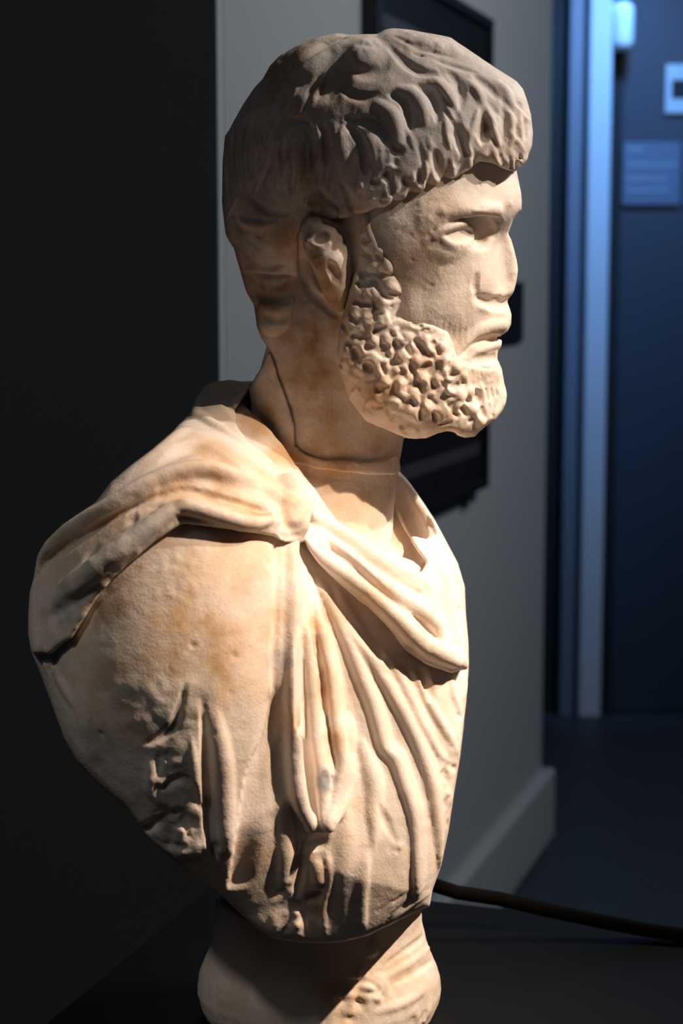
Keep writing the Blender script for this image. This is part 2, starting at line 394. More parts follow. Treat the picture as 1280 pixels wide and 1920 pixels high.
# blocks and chisel work: (tool, block, settings)
CARVING = [
["block","skin",[[-100.0,-105.0,302.97899515206734],[150.0,115.0,717.9789951520673],1.1]],
["ell","skin",[[15.9,1.0,594.0],[94.0,73.0,86.0],[0.9397,-0.342,0.0,-0.342,-0.9397,0.0,0.0,0.0,1.0],0,1]],
["ell","skin",[[46.9,-10.3,590.0],[80.0,66.0,60.0],[0.9397,-0.342,0.0,-0.342,-0.9397,0.0,0.0,0.0,1.0],20,1]],
["ell","skin",[[39.4,-7.5,522.0],[70.0,64.0,84.0],[0.9397,-0.342,0.0,-0.342,-0.9397,0.0,0.0,0.0,1.0],20,1]],
["chain","skin",[[[-15.1,0.0,496.2],[-6.8,0.0,443.4],[-15.2,-3.0,390.3],[-19.7,-14.0,345.9],[-18.8,-25.0,320.9]],[53.0,54.0,54.0,55.0,56.0],22,1]],
["chain","skin",[[[116.7,-37.8,580.7],[105.5,-52.9,580.0],[91.5,-63.7,578.8],[73.9,-73.3,575.6],[61.3,-79.4,571.2]],[10.0,9.5,9.5,9.0,8.0],16,1]],
["chain","skin",[[[118.0,-34.0,580.7],[119.2,-15.3,580.0],[115.4,2.0,578.8],[108.1,20.7,575.6],[102.3,33.4,571.2]],[10.0,9.5,9.5,9.0,8.0],16,1]],
["chain","skin",[[[70.1,-67.7,565.4],[54.9,-66.4,561.2],[46.1,-66.4,556.0]],[10.0,12.0,12.0],22,1]],
["chain","skin",[[[101.5,18.8,565.4],[89.1,27.6,561.2],[82.4,33.2,556.0]],[10.0,12.0,12.0],22,1]],
["chain","skin",[[[78.6,-49.5,540.4],[61.4,-60.2,543.8],[40.9,-64.5,550.7]],[17.0,17.0,15.0],30,1]],
["chain","skin",[[[88.1,2.4,540.4],[81.7,21.8,543.8],[68.7,38.2,550.7]],[17.0,17.0,15.0],30,1]],
["chain","skin",[[[82.1,-42.2,517.1],[66.3,-52.5,511.0],[46.7,-58.1,508.3]],[17.0,17.0,15.0],30,1]],
["chain","skin",[[[86.6,-5.6,517.1],[80.5,12.6,511.0],[69.0,29.6,508.3]],[17.0,17.0,15.0],30,1]],
["chain","skin",[[[114.8,-35.0,574.7],[112.9,-34.3,560.4],[115.1,-35.1,548.5],[115.6,-35.3,536.2],[113.6,-34.5,527.9]],[9.0,8.0,8.0,10.0,11.0],8,1]],
["chain","skin",[[[100.1,-39.2,528.6],[95.6,-40.8,527.5]],[8.0,7.0],6,1]],
["chain","skin",[[[104.2,-21.5,528.6],[101.5,-17.4,527.5]],[8.0,7.0],6,1]],
["chain","skin",[[[100.3,-34.0,547.8],[95.9,-35.5,538.7],[95.9,-36.6,531.5]],[7.0,7.0,7.0],14,1]],
["chain","skin",[[[101.8,-26.0,547.8],[98.9,-21.7,538.7],[99.4,-20.9,531.5]],[7.0,7.0,7.0],14,1]],
["chain","skin",[[[109.2,-33.0,507.2],[101.1,-42.8,504.4],[90.3,-51.6,496.7]],[11.0,11.0,9.0],18,1]],
["chain","skin",[[[109.2,-33.0,507.2],[103.2,-18.0,504.4],[99.5,-3.9,496.7]],[11.0,11.0,9.0],18,1]],
["chain","skin",[[[111.4,-33.8,502.8],[105.5,-43.3,500.8],[94.7,-52.1,495.2],[84.8,-59.2,487.6]],[7.0,7.5,7.0,6.0],8,1]],
["chain","skin",[[[111.4,-33.8,502.8],[107.0,-20.5,500.8],[103.1,-6.3,495.2],[100.0,5.5,487.6]],[7.0,7.5,7.0,6.0],8,1]],
["chain","skin",[[[106.6,-32.0,488.1],[100.8,-40.5,486.2],[90.6,-49.6,482.9]],[6.0,6.5,5.0],8,1]],
["chain","skin",[[[106.6,-32.0,488.1],[101.9,-19.6,486.2],[98.5,-5.6,482.9]],[6.0,6.5,5.0],8,1]],
["chain","skin",[[[105.0,-31.4,471.2],[90.5,-52.7,472.2],[71.7,-64.0,472.7]],[10.0,10.0,10.0],18,1]],
["chain","skin",[[[105.0,-31.4,471.2],[100.3,-3.1,472.2],[92.9,17.7,472.7]],[10.0,10.0,10.0],18,1]],
["block","beard",[[-60.0,-105.0,387.97899515206734],[135.0,100.0,602.9789951520673],1.1]],
["take","beard",["skin",-1.5]],
["chain","beard",[[[11.4,-63.3,519.0],[18.0,-59.3,483.3],[36.1,-57.4,456.2],[65.4,-51.1,443.1],[91.9,-37.3,442.2]],[14.0,22.0,25.0,24.0,24.0],16,1]],
["chain","beard",[[[48.2,55.2,519.0],[50.6,48.0,483.3],[63.3,34.8,456.2],[81.8,11.1,443.1],[94.5,-16.9,442.2]],[14.0,22.0,25.0,24.0,24.0],16,1]],
["chain","beard",[[[97.9,-28.8,460.1],[95.6,-28.0,439.7]],[20.0,20.0],14,1]],
["chain","beard",[[[17.0,-68.6,561.2],[22.4,-66.3,531.4],[26.8,-64.7,504.8]],[6.0,10.0,14.0],10,1]],
["chain","beard",[[[55.8,55.7,561.2],[58.5,50.4,531.4],[60.8,46.4,504.8]],[6.0,10.0,14.0],10,1]],
["ell","beard",[[43.5,-51.6,472.2],[45.0,26.0,45.0],[0.9397,-0.342,0.0,-0.342,-0.9397,0.0,0.0,0.0,1.0],10,1]],
["cut","beard",[[[-81.8,631.2],[-83.4,611.1],[-84.0,585.3],[-81.6,563.2],[-76.4,553.2],[-72.8,540.6],[-68.4,524.2],[-62.1,513.4],[-60.3,499.2],[-56.6,489.8],[-53.2,485.3],[-57.8,469.8],[-64.3,454.7],[-64.5,428.2],[-65.5,273.7],[61.7,273.7],[47.7,378.5],[41.1,400.7],[44.1,404.2],[47.5,411.1],[50.5,417.9],[60.8,419.4],[68.7,422.9],[74.4,424.8],[80.1,424.0],[82.4,421.7],[87.7,419.8],[95.3,420.6],[98.0,424.0],[102.5,427.8],[109.2,432.4],[114.1,439.2],[116.7,444.9],[117.4,450.6],[115.8,459.6],[113.8,469.5],[110.7,476.2],[111.0,481.9],[113.2,484.1],[113.9,489.0],[113.9,492.4],[118.0,495.8],[120.2,501.4],[120.5,507.4],[118.7,513.0],[117.3,517.1],[119.9,520.1],[121.8,523.5],[123.0,527.6],[123.9,532.4],[124.6,538.4],[123.8,544.7],[121.8,552.8],[119.4,560.2],[117.2,564.1],[118.4,566.5],[120.8,573.9],[124.1,578.3],[126.3,580.2],[126.8,585.1],[126.2,591.6],[124.2,601.2],[122.4,610.0],[125.6,609.2],[130.3,614.7],[130.7,618.4],[132.8,623.9],[133.4,633.0],[131.8,645.7],[128.7,656.6],[126.7,663.2],[122.2,668.6],[107.3,677.6],[92.4,687.4],[81.2,694.6],[75.7,698.6],[62.7,701.1],[48.0,703.6],[35.0,704.7],[29.5,703.6],[24.7,700.7],[14.8,700.7],[3.7,700.4],[-3.7,701.4],[-18.5,698.2],[-31.4,692.8],[-42.5,686.7],[-49.9,679.4],[-54.8,670.4],[-61.1,663.9],[-68.6,653.0],[-78.0,636.6]],6,0,-1e9,1e9]],
["cut","beard",[[[12.0,576.1],[17.2,579.8],[21.3,577.2],[21.7,566.2],[27.0,555.8],[35.6,541.0],[42.1,526.1],[44.0,516.7],[39.5,507.4],[50.8,502.5],[64.8,500.7],[75.4,495.4],[78.5,486.8],[81.6,478.1],[94.4,478.1],[103.9,475.1],[110.2,479.6],[120.8,483.0],[126.8,450.9],[98.8,413.0],[50.5,416.0],[32.3,425.9],[17.1,432.0],[5.7,447.2],[-1.5,466.1],[-3.0,483.0],[0.0,503.7],[5.6,524.2],[10.5,541.0],[15.0,559.5]],5,0,-1e9,1e9]],
["block","hair",[[-105.0,-115.0,467.97899515206734],[150.0,115.0,717.9789951520673],1.1]],
["take","hair",["skin",-3.5]],
["ell","hair",[[16.8,0.7,608.0],[117.0,80.0,110.0],[0.9397,-0.342,0.0,-0.342,-0.9397,0.0,0.0,0.0,1.0],8,1]],
["ell","hair",[[60.0,-15.0,616.0],[90.0,59.0,78.0],[0.9397,-0.342,0.0,-0.342,-0.9397,0.0,0.0,0.0,1.0],14,1]],
["chain","hair",[[[-30.2,10.0,571.0],[-36.1,15.0,533.6],[-36.1,10.0,507.2]],[60.0,50.0,42.0],20,1]],
["cut","hair",[[[-81.8,631.2],[-83.4,611.1],[-84.0,585.3],[-81.6,563.2],[-76.4,553.2],[-72.8,540.6],[-68.4,524.2],[-62.1,513.4],[-60.3,499.2],[-56.6,489.8],[-53.2,485.3],[-57.8,469.8],[-64.3,454.7],[-64.5,428.2],[-65.5,273.7],[61.7,273.7],[47.7,378.5],[41.1,400.7],[44.1,404.2],[47.5,411.1],[50.5,417.9],[60.8,419.4],[68.7,422.9],[74.4,424.8],[80.1,424.0],[82.4,421.7],[87.7,419.8],[95.3,420.6],[98.0,424.0],[102.5,427.8],[109.2,432.4],[114.1,439.2],[116.7,444.9],[117.4,450.6],[115.8,459.6],[113.8,469.5],[110.7,476.2],[111.0,481.9],[113.2,484.1],[113.9,489.0],[113.9,492.4],[118.0,495.8],[120.2,501.4],[120.5,507.4],[118.7,513.0],[117.3,517.1],[119.9,520.1],[121.8,523.5],[123.0,527.6],[123.9,532.4],[124.6,538.4],[123.8,544.7],[121.8,552.8],[119.4,560.2],[117.2,564.1],[118.4,566.5],[120.8,573.9],[124.1,578.3],[126.3,580.2],[126.8,585.1],[126.2,591.6],[124.2,601.2],[122.4,610.0],[125.6,609.2],[130.3,614.7],[130.7,618.4],[132.8,623.9],[133.4,633.0],[131.8,645.7],[128.7,656.6],[126.7,663.2],[122.2,668.6],[107.3,677.6],[92.4,687.4],[81.2,694.6],[75.7,698.6],[62.7,701.1],[48.0,703.6],[35.0,704.7],[29.5,703.6],[24.7,700.7],[14.8,700.7],[3.7,700.4],[-3.7,701.4],[-18.5,698.2],[-31.4,692.8],[-42.5,686.7],[-49.9,679.4],[-54.8,670.4],[-61.1,663.9],[-68.6,653.0],[-78.0,636.6]],8,0,-1e9,1e9]],
["cut","hair",[[[-89.2,631.2],[-91.5,585.3],[-86.1,563.2],[-76.4,553.2],[-72.8,540.6],[-68.4,524.2],[-62.1,513.4],[-60.3,499.2],[-56.6,489.8],[-53.2,484.1],[-42.3,485.6],[-31.7,498.0],[-27.8,518.6],[-30.0,541.0],[-31.4,563.2],[-22.4,573.6],[-7.5,573.6],[5.6,575.0],[18.7,578.7],[30.6,582.4],[44.8,588.3],[56.0,593.8],[67.9,598.2],[78.3,601.9],[89.4,608.1],[96.8,613.6],[106.2,612.2],[112.5,608.9],[119.2,607.8],[125.6,607.8],[131.5,613.6],[141.3,625.7],[140.8,665.7],[95.9,701.8],[22.1,712.6],[-51.7,691.0]],4,0,-1e9,1e9]],
["cut","skin",[[[-81.8,631.2],[-83.4,611.1],[-84.0,585.3],[-81.6,563.2],[-76.4,553.2],[-72.8,540.6],[-68.4,524.2],[-62.1,513.4],[-60.3,499.2],[-56.6,489.8],[-53.2,485.3],[-57.8,469.8],[-64.3,454.7],[-64.5,428.2],[-65.5,273.7],[61.7,273.7],[47.7,378.5],[41.1,400.7],[44.1,404.2],[47.5,411.1],[50.5,417.9],[60.8,419.4],[68.7,422.9],[74.4,424.8],[80.1,424.0],[82.4,421.7],[87.7,419.8],[95.3,420.6],[98.0,424.0],[102.5,427.8],[109.2,432.4],[114.1,439.2],[116.7,444.9],[117.4,450.6],[115.8,459.6],[113.8,469.5],[110.7,476.2],[111.0,481.9],[113.2,484.1],[113.9,489.0],[113.9,492.4],[118.0,495.8],[120.2,501.4],[120.5,507.4],[118.7,513.0],[117.3,517.1],[119.9,520.1],[121.8,523.5],[123.0,527.6],[123.9,532.4],[124.6,538.4],[123.8,544.7],[121.8,552.8],[119.4,560.2],[117.2,564.1],[118.4,566.5],[120.8,573.9],[124.1,578.3],[126.3,580.2],[126.8,585.1],[126.2,591.6],[124.2,601.2],[122.4,610.0],[125.6,609.2],[130.3,614.7],[130.7,618.4],[132.8,623.9],[133.4,633.0],[131.8,645.7],[128.7,656.6],[126.7,663.2],[122.2,668.6],[107.3,677.6],[92.4,687.4],[81.2,694.6],[75.7,698.6],[62.7,701.1],[48.0,703.6],[35.0,704.7],[29.5,703.6],[24.7,700.7],[14.8,700.7],[3.7,700.4],[-3.7,701.4],[-18.5,698.2],[-31.4,692.8],[-42.5,686.7],[-49.9,679.4],[-54.8,670.4],[-61.1,663.9],[-68.6,653.0],[-78.0,636.6]],4,0,-1e9,1e9]],
["line","skin",[[267,-353,2248,281,-349,2248,295,-343,2248,310,-337,2248,323,-328,2249,338,-317,2249,353,-304,2250,367,-289,2250,382,-273,2248,395,-256,2246,408,-238,2243],[22,30,36,43,48,50,52,54,49,38,22],0,[-1,-12,-29,-55,-80,-112,-147,-183,-181,-124,-16],"b",1]],
["line","skin",[[264,-357,2278,278,-353,2279,292,-348,2281,307,-341,2283,321,-331,2284,336,-320,2286,351,-306,2287,367,-293,2287,382,-282,2287,396,-273,2285,412,-260,2280,427,-243,2274],[6,8,9,11,13,16,18,19,19,18,18,10],0,[-2,-10,-18,-29,-44,-62,-84,-84,-84,-82,-76,-7],"b",1]],
["chain","skin",[[[87.7,-72.9,570.8],[91.1,-68.7,569.9],[93.9,-65.0,568.8],[95.0,-62.4,566.5],[94.9,-61.1,563.8],[93.9,-61.5,561.3],[92.5,-62.9,559.2]],[3.2,4.3,5.4,5.4,5.4,4.3,3.2],9,-1]],
["chain","skin",[[[118.4,11.5,570.8],[118.3,6.1,569.9],[118.0,1.4,568.8],[117.3,-1.2,566.5],[116.3,-2.2,563.8],[115.8,-1.2,561.3],[115.6,0.7,559.2]],[3.2,4.3,5.4,5.4,5.4,4.3,3.2],9,-1]],
["chain","skin",[[[67.9,-87.0,574.4],[72.3,-86.4,575.4],[76.9,-85.5,576.4],[81.4,-84.0,577.0],[85.7,-81.8,577.4],[90.0,-79.4,577.6],[93.7,-76.7,577.7],[98.3,-73.6,577.4],[102.6,-70.2,577.0]],[2.1,2.6,3.2,3.5,3.5,3.6,3.4,3.1,2.9],7,1]],
["chain","skin",[[[112.3,35.0,574.4],[115.3,31.7,575.4],[118.2,28.1,576.4],[120.7,24.0,577.0],[122.6,19.6,577.4],[124.3,15.0,577.6],[125.4,10.6,577.7],[127.0,5.2,577.4],[128.1,-0.1,577.0]],[2.1,2.6,3.2,3.5,3.5,3.6,3.4,3.1,2.9],7,1]],
["ell","skin",[[73.7,-54.3,560.3],[13.5,13.5,13.0],[0.9397,-0.342,0.0,-0.342,-0.9397,0.0,0.0,0.0,1.0],2,1]],
["ell","skin",[[95.7,6.3,560.3],[13.5,13.5,13.0],[0.9397,-0.342,0.0,-0.342,-0.9397,0.0,0.0,0.0,1.0],2,1]],
["chain","skin",[[[61.2,-89.1,559.1],[64.0,-89.1,561.2],[67.0,-88.7,563.2],[70.7,-87.7,564.9],[74.4,-86.0,566.2],[78.0,-82.9,567.2],[81.2,-77.8,567.6],[85.7,-71.7,565.9],[87.0,-66.5,561.9]],[1.1,1.4,1.7,1.9,1.9,1.9,1.8,1.6,1.3],3,1]],
["chain","skin",[[[108.5,40.9,559.1],[110.7,39.1,561.2],[112.7,36.9,563.2],[114.9,33.8,564.9],[116.6,30.0,566.2],[117.4,25.4,567.2],[116.6,19.4,567.6],[116.2,11.8,565.9],[113.8,7.0,561.9]],[1.1,1.4,1.7,1.9,1.9,1.9,1.8,1.6,1.3],3,1]],
["line","skin",[[253,-359,2256,264,-358,2263,275,-355,2270,287,-351,2275,299,-345,2279,313,-333,2282,325,-314,2284,339,-286,2281,352,-258,2276],[5,6,7,8,8,8,9,9,5],0,[-4,-16,-24,-30,-37,-40,-40,-40,-4],"b",1]],
["chain","skin",[[[66.2,-87.8,557.8],[69.2,-86.6,556.1],[72.1,-85.3,554.8],[75.1,-83.5,554.1],[78.1,-81.2,553.9],[80.9,-78.2,554.5],[83.4,-73.8,555.5],[86.6,-68.1,558.4]],[1.1,1.4,1.6,1.7,1.7,1.6,1.4,1.1],4,1]],
["chain","skin",[[[111.5,36.7,557.8],[113.0,33.9,556.1],[114.4,31.0,554.8],[115.6,27.7,554.1],[116.4,24.0,553.9],[116.6,19.9,554.5],[115.7,14.9,555.5],[114.5,8.6,558.4]],[1.1,1.4,1.6,1.7,1.7,1.6,1.4,1.1],4,1]],
["line","skin",[[273,-355,2234,284,-348,2230,296,-341,2226,308,-331,2225,320,-318,2227,330,-304,2231,339,-289,2236],[3,4,5,5,5,5,3],0,[-2,-15,-24,-24,-24,-23,-2],"b",1]],
["line","skin",[[231,-358,2242,233,-356,2232,236,-353,2221,240,-350,2212,249,-346,2202,263,-342,2196,276,-337,2194,291,-332,2195,306,-325,2196,317,-319,2198,327,-312,2200,338,-304,2202],[22,27,31,34,36,37,36,32,26,21,17,12],0,[2,9,14,19,24,28,30,26,19,14,9,2],"b",1]],
["line","skin",[[379,-222,2260,377,-225,2248,374,-230,2237,370,-237,2230,365,-246,2223],[10,17,17,16,10],0,[-6,-54,-60,-54,-6],"b",1]],
["line","skin",[[363,-281,2144,359,-282,2133,356,-283,2123,354,-283,2113,356,-281,2100,359,-278,2087],[9,13,15,16,16,9],0,[-6,-35,-54,-56,-56,-6],"b",4]],
["chain","skin",[[[90.7,-69.9,520.0],[94.0,-67.7,518.5],[97.6,-65.0,517.2],[102.2,-61.6,516.3],[107.1,-57.1,516.0],[111.7,-50.3,516.1],[116.5,-40.6,516.3]],[2.5,3.0,3.6,3.8,4.0,3.6,3.3],4,-1]],
["chain","skin",[[[118.8,7.2,520.0],[119.9,3.4,518.5],[121.0,-0.9,517.2],[122.3,-6.5,516.3],[123.1,-13.1,516.0],[122.3,-21.3,516.1],[119.7,-31.7,516.3]],[2.5,3.0,3.6,3.8,4.0,3.6,3.3],4,-1]],
["line","skin",[[360,-268,2082,371,-257,2075,383,-247,2069,395,-236,2065,408,-224,2062,421,-209,2060,437,-187,2059,452,-158,2059],[14,20,23,23,23,23,23,23],0,[-7,-49,-70,-70,-70,-70,-70,-70],"b",9]],
["line","skin",[[404,-233,2082,419,-213,2079,434,-190,2076],[6,10,6],0,[-6,-60,-6],"b",4]],
["line","skin",[[381,-243,2056,382,-252,2045,383,-256,2033],[22,37,22],0,[2,24,2],"b",9]],
["line","skin",[[448,-150,1972,432,-191,1973,418,-219,1974,405,-235,1973,392,-246,1972,379,-254,1969,367,-261,1965,357,-266,1959,348,-271,1952,340,-275,1944,328,-279,1934,316,-284,1923],[12,12,12,12,12,12,11,11,11,11,9,7],0,[-84,-84,-84,-84,-84,-84,-84,-84,-84,-71,-47,-8],"v",9]],
["chain","skin",[[[115.0,-27.2,491.4],[108.9,-42.3,492.0],[103.2,-52.8,492.0],[98.5,-58.9,491.5],[94.3,-62.2,490.5],[90.9,-64.3,489.3],[87.9,-65.9,487.8],[85.3,-67.2,485.6],[82.8,-68.4,483.2]],[2.2,2.4,2.5,2.3,2.2,2.0,1.8,1.6,1.4],3,-1]],
["chain","skin",[[[105.1,-39.3,491.4],[109.6,-23.6,492.0],[110.2,-11.3,492.0],[110.3,-3.5,491.5],[109.1,1.8,490.5],[107.9,5.6,489.3],[106.6,8.7,487.8],[105.4,11.4,485.6],[104.3,13.9,483.2]],[2.2,2.4,2.5,2.3,2.2,2.0,1.8,1.6,1.4],3,-1]],
["line","skin",[[438,-219,2004,423,-229,2004,409,-239,2003,394,-248,2001,379,-256,1995,365,-262,1988,351,-266,1980,342,-269,1971,332,-273,1961,324,-276,1951,316,-279,1943,307,-284,1932,299,-289,1924],[22,22,22,22,22,22,22,22,21,21,20,17,13],0,[52,52,52,52,52,52,52,52,52,52,44,27,5],"b",9]],
["line","skin",[[426,-195,1953,414,-213,1950,402,-229,1948,391,-242,1945,376,-255,1939,362,-266,1934],[15,15,14,14,12,9],0,[48,48,48,47,31,5],"b",9]],
["line","skin",[[417,-212,1915,404,-228,1914,392,-243,1914,380,-254,1914,364,-264,1914,348,-273,1914],[19,19,19,19,16,11],0,[-60,-60,-60,-60,-39,-6],"b",9]],
["line","skin",[[286,-303,2026,285,-300,2017,284,-296,2006,283,-292,1995,281,-287,1982,280,-283,1969],[3,5,6,6,5,3],0,[-1,-5,-8,-8,-6,-1],"b",9]],
["line","skin",[[301,-294,2014,300,-291,2005,298,-287,1994,297,-283,1983,296,-280,1970,295,-278,1957],[3,5,6,6,5,3],0,[-1,-5,-8,-8,-6,-1],"b",9]],
["line","skin",[[315,-288,2014,314,-284,2005,313,-281,1994,312,-278,1983,311,-277,1970,309,-279,1957],[3,5,6,6,5,3],0,[-1,-5,-8,-8,-6,-1],"b",9]],
["line","skin",[[331,-279,2011,330,-277,2002,329,-275,1991,328,-276,1980,326,-280,1967,325,-284,1955],[3,5,6,6,5,3],0,[-1,-5,-8,-8,-6,-1],"b",9]],
["line","skin",[[348,-272,2011,346,-272,2002,345,-274,1991,343,-276,1980,342,-277,1967,341,-276,1954],[3,5,6,6,5,3],0,[-1,-5,-8,-8,-6,-1],"b",9]],
["line","skin",[[365,-265,2011,364,-268,2002,362,-269,1991,361,-267,1980,360,-260,1967,360,-251,1954],[3,5,6,6,5,3],0,[-1,-5,-8,-8,-6,-1],"b",9]],
["line","skin",[[271,-309,2034,270,-307,2025,269,-304,2014,268,-299,2003,267,-295,1990,266,-289,1977],[3,5,6,6,5,3],0,[-1,-5,-8,-8,-6,-1],"b",9]],
["line","skin",[[334,-349,2308,348,-341,2305,363,-333,2304,373,-325,2304,384,-317,2306,395,-310,2307],[5,8,8,9,7,5],0,[2,15,20,20,13,2],"b",0]],
["line","skin",[[458,-241,2330,449,-250,2327,439,-258,2324],[7,12,7],0,[2,20,2],"b",0]],
["line","skin",[[365,-291,2373,367,-291,2372],[5],0,[-24],"b",0]],
["line","skin",[[371,-286,2378,373,-286,2376],[4],0,[-20],"b",0]],
["line","skin",[[184,-348,2178,186,-347,2176],[6],0,[-20],"b",0]],
["line","skin",[[236,-326,2111,237,-326,2110],[7],0,[-16],"b",0]],
["line","skin",[[313,-334,2210,315,-332,2208],[7],0,[-16],"b",0]],
["noise","skin",[0.3,9,3,[1,1,1]]],
["noise","skin",[0.13,3.2,4,[1,1,1]]],
["rough","skin",[[55.6,-88.6,574.3],24.636296815208468,0.35,4,7]],
["cut","skin",[[[-81.8,631.2],[-83.4,611.1],[-84.0,585.3],[-81.6,563.2],[-76.4,553.2],[-72.8,540.6],[-68.4,524.2],[-62.1,513.4],[-60.3,499.2],[-56.6,489.8],[-53.2,485.3],[-57.8,469.8],[-64.3,454.7],[-64.5,428.2],[-65.5,273.7],[61.7,273.7],[47.7,378.5],[41.1,400.7],[44.1,404.2],[47.5,411.1],[50.5,417.9],[60.8,419.4],[68.7,422.9],[74.4,424.8],[80.1,424.0],[82.4,421.7],[87.7,419.8],[95.3,420.6],[98.0,424.0],[102.5,427.8],[109.2,432.4],[114.1,439.2],[116.7,444.9],[117.4,450.6],[115.8,459.6],[113.8,469.5],[110.7,476.2],[111.0,481.9],[113.2,484.1],[113.9,489.0],[113.9,492.4],[118.0,495.8],[120.2,501.4],[120.5,507.4],[118.7,513.0],[117.3,517.1],[119.9,520.1],[121.8,523.5],[123.0,527.6],[123.9,532.4],[124.6,538.4],[123.8,544.7],[121.8,552.8],[119.4,560.2],[117.2,564.1],[118.4,566.5],[120.8,573.9],[124.1,578.3],[126.3,580.2],[126.8,585.1],[126.2,591.6],[124.2,601.2],[122.4,610.0],[125.6,609.2],[130.3,614.7],[130.7,618.4],[132.8,623.9],[133.4,633.0],[131.8,645.7],[128.7,656.6],[126.7,663.2],[122.2,668.6],[107.3,677.6],[92.4,687.4],[81.2,694.6],[75.7,698.6],[62.7,701.1],[48.0,703.6],[35.0,704.7],[29.5,703.6],[24.7,700.7],[14.8,700.7],[3.7,700.4],[-3.7,701.4],[-18.5,698.2],[-31.4,692.8],[-42.5,686.7],[-49.9,679.4],[-54.8,670.4],[-61.1,663.9],[-68.6,653.0],[-78.0,636.6]],2,0,-1e9,1e9]],
["chain","skin",[[[-17.1,-61.5,564.2],[-12.8,-67.3,555.9],[-8.1,-70.0,543.6],[-4.3,-68.3,526.1],[-2.1,-65.8,514.8]],[11.0,13.0,12.0,9.0,5.0],6,1]],
["chain","skin",[[[30.8,70.1,564.2],[37.9,71.8,555.9],[43.2,70.9,543.6],[45.0,67.0,526.1],[45.1,63.8,514.8]],[11.0,13.0,12.0,9.0,5.0],6,1]],
["line","skin",[[-62,-313,2249,-58,-317,2242,-53,-319,2235,-49,-321,2227,-45,-322,2218],[17,29,30,26,13],0,[-14,-140,-140,-140,-14],"b",1]],
["line","skin",[[-34,-328,2174,-28,-325,2162,-21,-321,2149,-16,-317,2138,-11,-313,2125,-6,-309,2113],[8,16,18,18,16,8],0,[-16,-160,-160,-160,-160,-16],"b",1]],
["line","skin",[[-105,-271,2238,-103,-274,2253,-99,-276,2267,-89,-278,2277,-76,-279,2284,-62,-278,2286,-48,-277,2284,-35,-278,2278,-23,-281,2267,-15,-285,2256,-7,-287,2242,0,-287,2228,5,-286,2215,10,-285,2202,14,-282,2188,17,-277,2175,19,-271,2162,21,-266,2149,22,-263,2137,21,-263,2125,19,-267,2110,16,-274,2096,11,-279,2082,7,-281,2069,1,-279,2057,-4,-276,2045],[7,12,13,13,13,13,13,13,13,13,14,14,15,15,16,16,16,16,16,16,15,14,13,12,10,6],0,[4,42,52,56,56,56,55,53,50,50,50,50,50,50,49,47,45,42,40,38,35,34,32,29,22,2],"b",1]],
["line","skin",[[-89,-197,2176,-87,-196,2161,-85,-197,2147,-81,-200,2133,-74,-204,2120,-66,-209,2108,-58,-218,2097,-47,-239,2087,-36,-266,2078,-26,-288,2069],[9,14,15,15,15,15,14,14,13,8],0,[5,43,48,48,48,48,48,48,40,5],"b",1]],
["line","skin",[[-79,-302,2180,-67,-313,2180,-56,-320,2182,-45,-324,2190,-34,-325,2199],[7,11,11,10,7],0,[4,34,40,33,4],"b",1]],
["line","skin",[[-93,-296,2236,-89,-303,2224,-84,-308,2213],[9,16,9],0,[6,60,6],"b",1]],
["line","skin",[[39,-289,2258,37,-285,2245,34,-282,2231,32,-279,2218,31,-276,2203,32,-273,2189,33,-272,2175,35,-270,2160,36,-267,2146,37,-264,2132,36,-261,2117,35,-259,2103,33,-258,2090,31,-256,2076],[12,16,19,20,20,20,20,20,20,20,20,19,16,12],0,[-5,-28,-42,-50,-50,-50,-50,-50,-50,-50,-50,-42,-28,-5],"b",1]],
["line","skin",[[-113,-189,2204,-112,-185,2190,-111,-182,2176,-110,-182,2161,-107,-183,2147,-103,-186,2133,-98,-191,2119,-91,-197,2105,-84,-203,2093,-75,-209,2082,-64,-215,2073,-53,-220,2064,-43,-225,2056,-32,-229,2045,-22,-233,2035,-11,-236,2025],[10,14,16,17,18,18,17,17,17,17,17,17,17,16,14,10],0,[-6,-31,-46,-59,-60,-60,-60,-60,-60,-60,-60,-60,-60,-46,-31,-6],"b",1]],
["line","hair",[[-92,-204,2698,-91,-206,2697],[76],0,[100],"b",1]],
["line","hair",[[62,-246,2721,63,-247,2719],[66],0,[90],"b",1]],
["line","hair",[[-113,-242,2594,-111,-243,2593],[58],0,[50],"b",1]],
["line","hair",[[106,-215,2763,118,-219,2762,130,-221,2762,142,-222,2762,155,-223,2761,169,-223,2759,182,-224,2757,196,-224,2755,211,-224,2752,226,-225,2749,240,-225,2746,254,-226,2742,269,-227,2737,283,-229,2732,297,-230,2726,310,-231,2720,324,-231,2714],[29,35,38,41,44,46,49,49,49,49,49,49,46,43,39,35,29],0,[5,18,25,32,38,44,49,50,50,50,50,49,42,35,28,19,5],"b",1]],
["line","hair",[[14,-180,2771,1,-186,2765,-12,-190,2761,-26,-192,2756,-40,-193,2750,-52,-197,2743,-65,-203,2736,-78,-208,2727,-91,-211,2719,-102,-212,2711,-114,-211,2701,-124,-207,2690,-134,-202,2679,-142,-198,2669,-149,-195,2658,-155,-195,2648,-160,-196,2637,-165,-198,2627],[9,16,17,18,19,19,20,20,20,20,20,20,20,19,16,14,12,9],[5,9,10,11,12,12,12,12,12,12,12,12,12,11,10,8,7,5],[-8,-90,-100,-109,-119,-122,-125,-127,-130,-128,-125,-123,-120,-106,-77,-53,-31,-6],"b",1]],
["line","hair",[[-169,-60,2749,-156,-64,2754,-143,-68,2759,-130,-70,2764,-116,-75,2768,-102,-84,2771,-87,-101,2772,-72,-120,2773,-57,-137,2774],[8,10,12,13,13,13,13,11,8],0,[-4,-19,-28,-36,-40,-40,-38,-24,-4],"b",1]],
